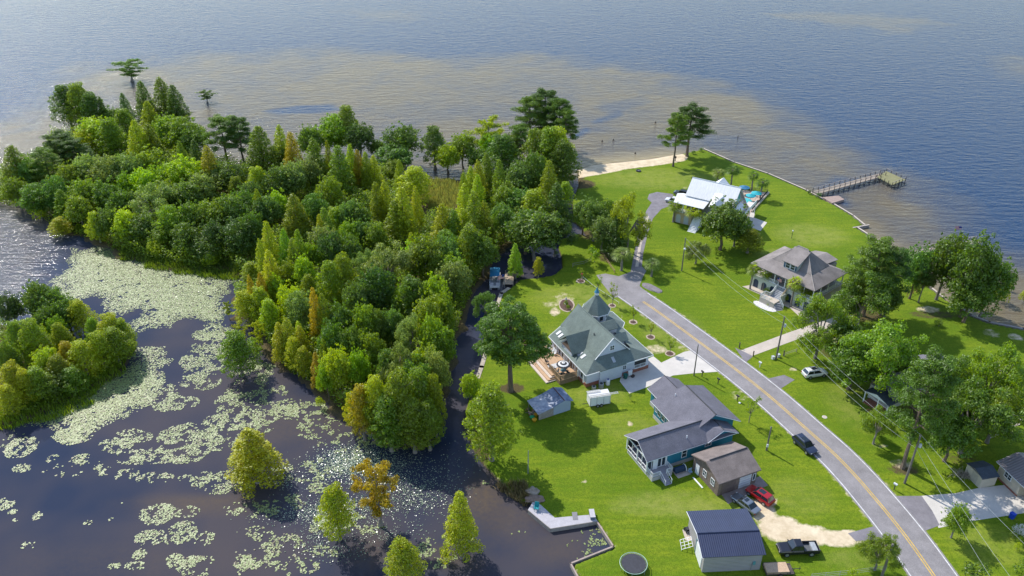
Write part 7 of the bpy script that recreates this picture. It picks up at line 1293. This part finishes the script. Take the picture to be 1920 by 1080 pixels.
def fence(name, label, pts, h, mat, rails=2, post=2.4, cat='fence', r=.05):
    P = [at(x,y) for x,y in pts]; c0 = P[0]; o = thing(name, label, cat, (c0.x,c0.y,0)); rl = MB()
    for a, b_ in zip(P[:-1], P[1:]):
        d_ = b_-a; n_ = max(1, round(d_.length/post))
        for i in range(n_+1): q = a.lerp(b_, i/n_)-c0; MB().box(q.x-r,q.y-r,0,q.x+r,q.y+r,h).build('post', mat, o)
        for k in range(rails): z = h*(k+1)/(rails+.15); rl.tube(a-c0+Vector((0,0,z)), b_-c0+Vector((0,0,z)), r*.7, n=4)
    rl.build('rails', mat, o); return o
fence('rail_fence', 'dark two-rail fence on the lawn below the creek thicket', [(1074,501),(1095,497),(1108,490)], 1.1, WOODG)
fence('low_edging_fence', 'low white chain-like rail along the road behind the turret', [(1093,522),(1112,538),(1135,553),(1160,570)], .5, WHITEP, 1, 3.0, r=.04)
fence('rail_fence', 'weathered rail fence at the head of the creek gully', [(1128,474),(1138,492),(1152,512)], .9, WOODD, 2)
fence('board_gate', 'low wooden barrier on the grass right of the tan driveway', [(1470,668),(1493,660)], .8, WOODG, 2)
fence('wire_fence', 'wire fence with thin posts along the bottom edge behind the bush', [(1520,1086),(1600,1078),(1660,1070)], 1.1, GREY, 3, r=.03)
fence('swing_frame', 'dark low frame on the lawn between the shore trees', [(1700,556),(1718,548)], .9, BRICK, 1, 1.2, cat='frame')
o = thing('red_post', 'red-topped post with a white globe beside the first roadside sapling', 'post', P_(1091,522)); MB().box(-.1,-.1,0,.1,.1,1.0).build('shaft', WOODD, o); MB().lathe([(.2,1.0),(.28,1.15),(.1,1.35)], n=10).build('top', REDF, o)
o = thing('garden_statue', 'small pale statue standing in the oval garden bed', 'statue', P_(1061,570)); MB().lathe([(.3,0),(.22,.3),(.15,.5),(.22,.9),(.24,1.2),(.12,1.35),(.15,1.5),(.12,1.65),(.02,1.72)], n=12).build('figure', M('statue_grey', (.45,.45,.50), .8, .1, 3), o, smooth=True); MB().box(-.35,-.35,0,.35,.35,.15).build('plinth', CONC, o)
for nm, (cx, cy), (rx, ry) in [('garden_bed',(1062,572),(1.5,2.6)),('tree_ring',(1187,604),(.65,.65)),('tree_ring',(1220,632),(.7,.7)),('tree_ring',(1256,663),(.75,.75)),('tree_ring',(1148,573),(.6,.6)),('tree_ring',(1089,527),(.8,.8))]:
    c = at(cx,cy); sheet(nm, [(c.x+(rx+.3)*math.cos(R(k*30))*RG.uniform(.9,1.08), c.y+(ry+.3)*math.sin(R(k*30))*RG.uniform(.9,1.08)) for k in range(12)], .03, M('bed_rim', (.42,.34,.26), .95, .2, 3) if 'BRM' not in globals() else BRM); sheet(nm, [(c.x+rx*math.cos(R(k*30))*RG.uniform(.9,1.05), c.y+ry*math.sin(R(k*30))*RG.uniform(.9,1.05)) for k in range(12)], .045, MULCH)
# rocks, stumps, fire pit, small ground objects
def rock(name, label, pos, r_, mat, flat=.6, cat='rock', group=None):
    me = bpy.data.meshes.new(name); bm = bmesh.new(); bmesh.ops.create_icosphere(bm, subdivisions=3, radius=1)
    s0 = RG.uniform(0,100)
    for v in bm.verts: k = 1+.45*(float(vnoise(v.co.x*2+s0, v.co.y*2+v.co.z*3+s0, 1.0))-.5); v.co = Vector((v.co.x*r_[0]*k, v.co.y*r_[1]*k, v.co.z*r_[2]*k))
    bm.to_mesh(me); bm.free(); o = link(name, me, mat); o.location = pos; return tag(o, label, cat, group)
RK = M('rock_tan', (.30,.25,.20), .9, .3, 2, bump=.6)
rock('boulder', 'large pale boulder on the bank behind the grey dock', at(998,922,.3), (1.1,.9,.8), RK); rock('boulder', 'flat brown boulder just in front of the pale boulder by the dock', at(1002,936,.1), (1.6,.8,.5), M('rock_brown', (.24,.17,.13), .9, .3, 2, bump=.6))
rock('rubble_strip', 'dark mulch and rock strip beside the road bend', at(1224,541,.0), (3.0,1.2,.25), M('rock_grey', (.20,.18,.19), .95, .3, 2, bump=.6)).rotation_euler = (0,0,R(-50))
o = thing('fire_pit', 'dark round fire pit at the edge of the beach', 'fire pit', P_(1197,321)); MB().lathe([(.75,0),(.75,.35),(.55,.35),(.5,.1)], n=18).build('ring', DARK, o); MB().lathe([(.5,.12),(.2,.14)], n=12).build('ashes', GREY, o)
for i, (x, y, lb) in enumerate([(1129,265,'left of the pair'),(1150,263,'right of the pair'),(1191,288,'the one nearest the beach'),(1229,230,'the one farthest out')]):
    o = thing('stump', 'dark cypress stump in the shallows off the beach, '+lb, 'stump', at(x,y,WATER_Z), 0, 'stumps off the beach'); MB().lathe([(.4,-.5),(.3,.05),(.16,.3),(.1,.5),(.02,.55)], n=9).build('stem', WOODK, o)
o = thing('mooring_post', 'lone slim post standing in the lake beyond the beach pines', 'post', at(1383,262,WATER_Z)); MB().tube((0,0,-1),(0,0,1.5),.09,n=7).build('shaft', WOODK, o); MB().lathe([(.1,1.5),(.03,1.6)], n=7).build('cap', WOODK, o)
o = thing('beach_post', 'short wooden post with a box by the beach end of the lawn', 'post', P_(1266,302)); MB().box(-.1,-.1,0,.1,.1,1.8).build('shaft', WOODK, o); MB().box(-.25,-.2,1.0,.25,.2,1.5).build('box', WOODK, o)
def tangle(name, label, pos, r_, mat, n_, cat, th=.035):
    mb = MB()
    for i in range(n_):
        a_ = RG.uniform(0,6.28); p0_ = Vector((RG.normal(0,.25)*r_[0], RG.normal(0,.25)*r_[1], 0)); q_ = Vector((math.cos(a_)*r_[0], math.sin(a_)*r_[1], 0))*RG.uniform(.3,1); mb.path([p0_, p0_+q_*.5+Vector((0,0,r_[2]*RG.uniform(.4,1.2))), p0_+q_+Vector((0,0,r_[2]*RG.uniform(0,.9)))], th, th*.4, 4)
    o = mb.build(name, mat); o.location = pos; return tag(o, label, cat)
tangle('root_tangle', 'pale tangle of dead branches between the lawn shed and the oak', at(1805,893), (2.0,1.2,1.0), M('root_grey', (.30,.26,.21), .95, .4, 2.5), 90, 'dead wood')
tangle('log_pile', 'brown heap of cut branches under the hidden cottage trees', at(1652,775), (2.6,1.0,.5), M('log_brown', (.24,.12,.07), .95, .3, 3), 60, 'branch pile', .08)
rock('white_stone', 'white stone edging at the far end of the arcade house lawn bed', at(1478,560,.1), (.6,.4,.25), WHITEP)
o = thing('manhole_cover', 'round pale utility cover in the grass below the hidden cottage', 'cover', P_(1546,782)); MB().lathe([(.35,.0),(.35,.06)], n=14).build('lid', CONCT, o); MB().lathe([(.45,.0),(.45,.03)], n=14).build('rim', CONC, o)
for i,(x,y) in enumerate([(1905,790),(1895,800),(1870,815)]):
    o = thing('stepping_stones', 'pale slab line on the right-edge lawn, %s of three' % ['uppermost','middle','lowest'][i], 'slab', P_(x,y), R(22), 'slab lines on the lawn'); MB().box(-2.2,-.25,0,2.2,.15,.06).build('slab', CONCT, o)
me = PROTO['shrub'][0][0].copy(); me.materials.clear(); fb = link('flowering_shrub', me, M('petals', (.60,.58,.50), .9, .3, 6)); fb.location = at(1911,1002); fb.scale = (1,1,.7); tag(fb, 'white-blossomed shrub in the bed at the right edge', 'shrub')
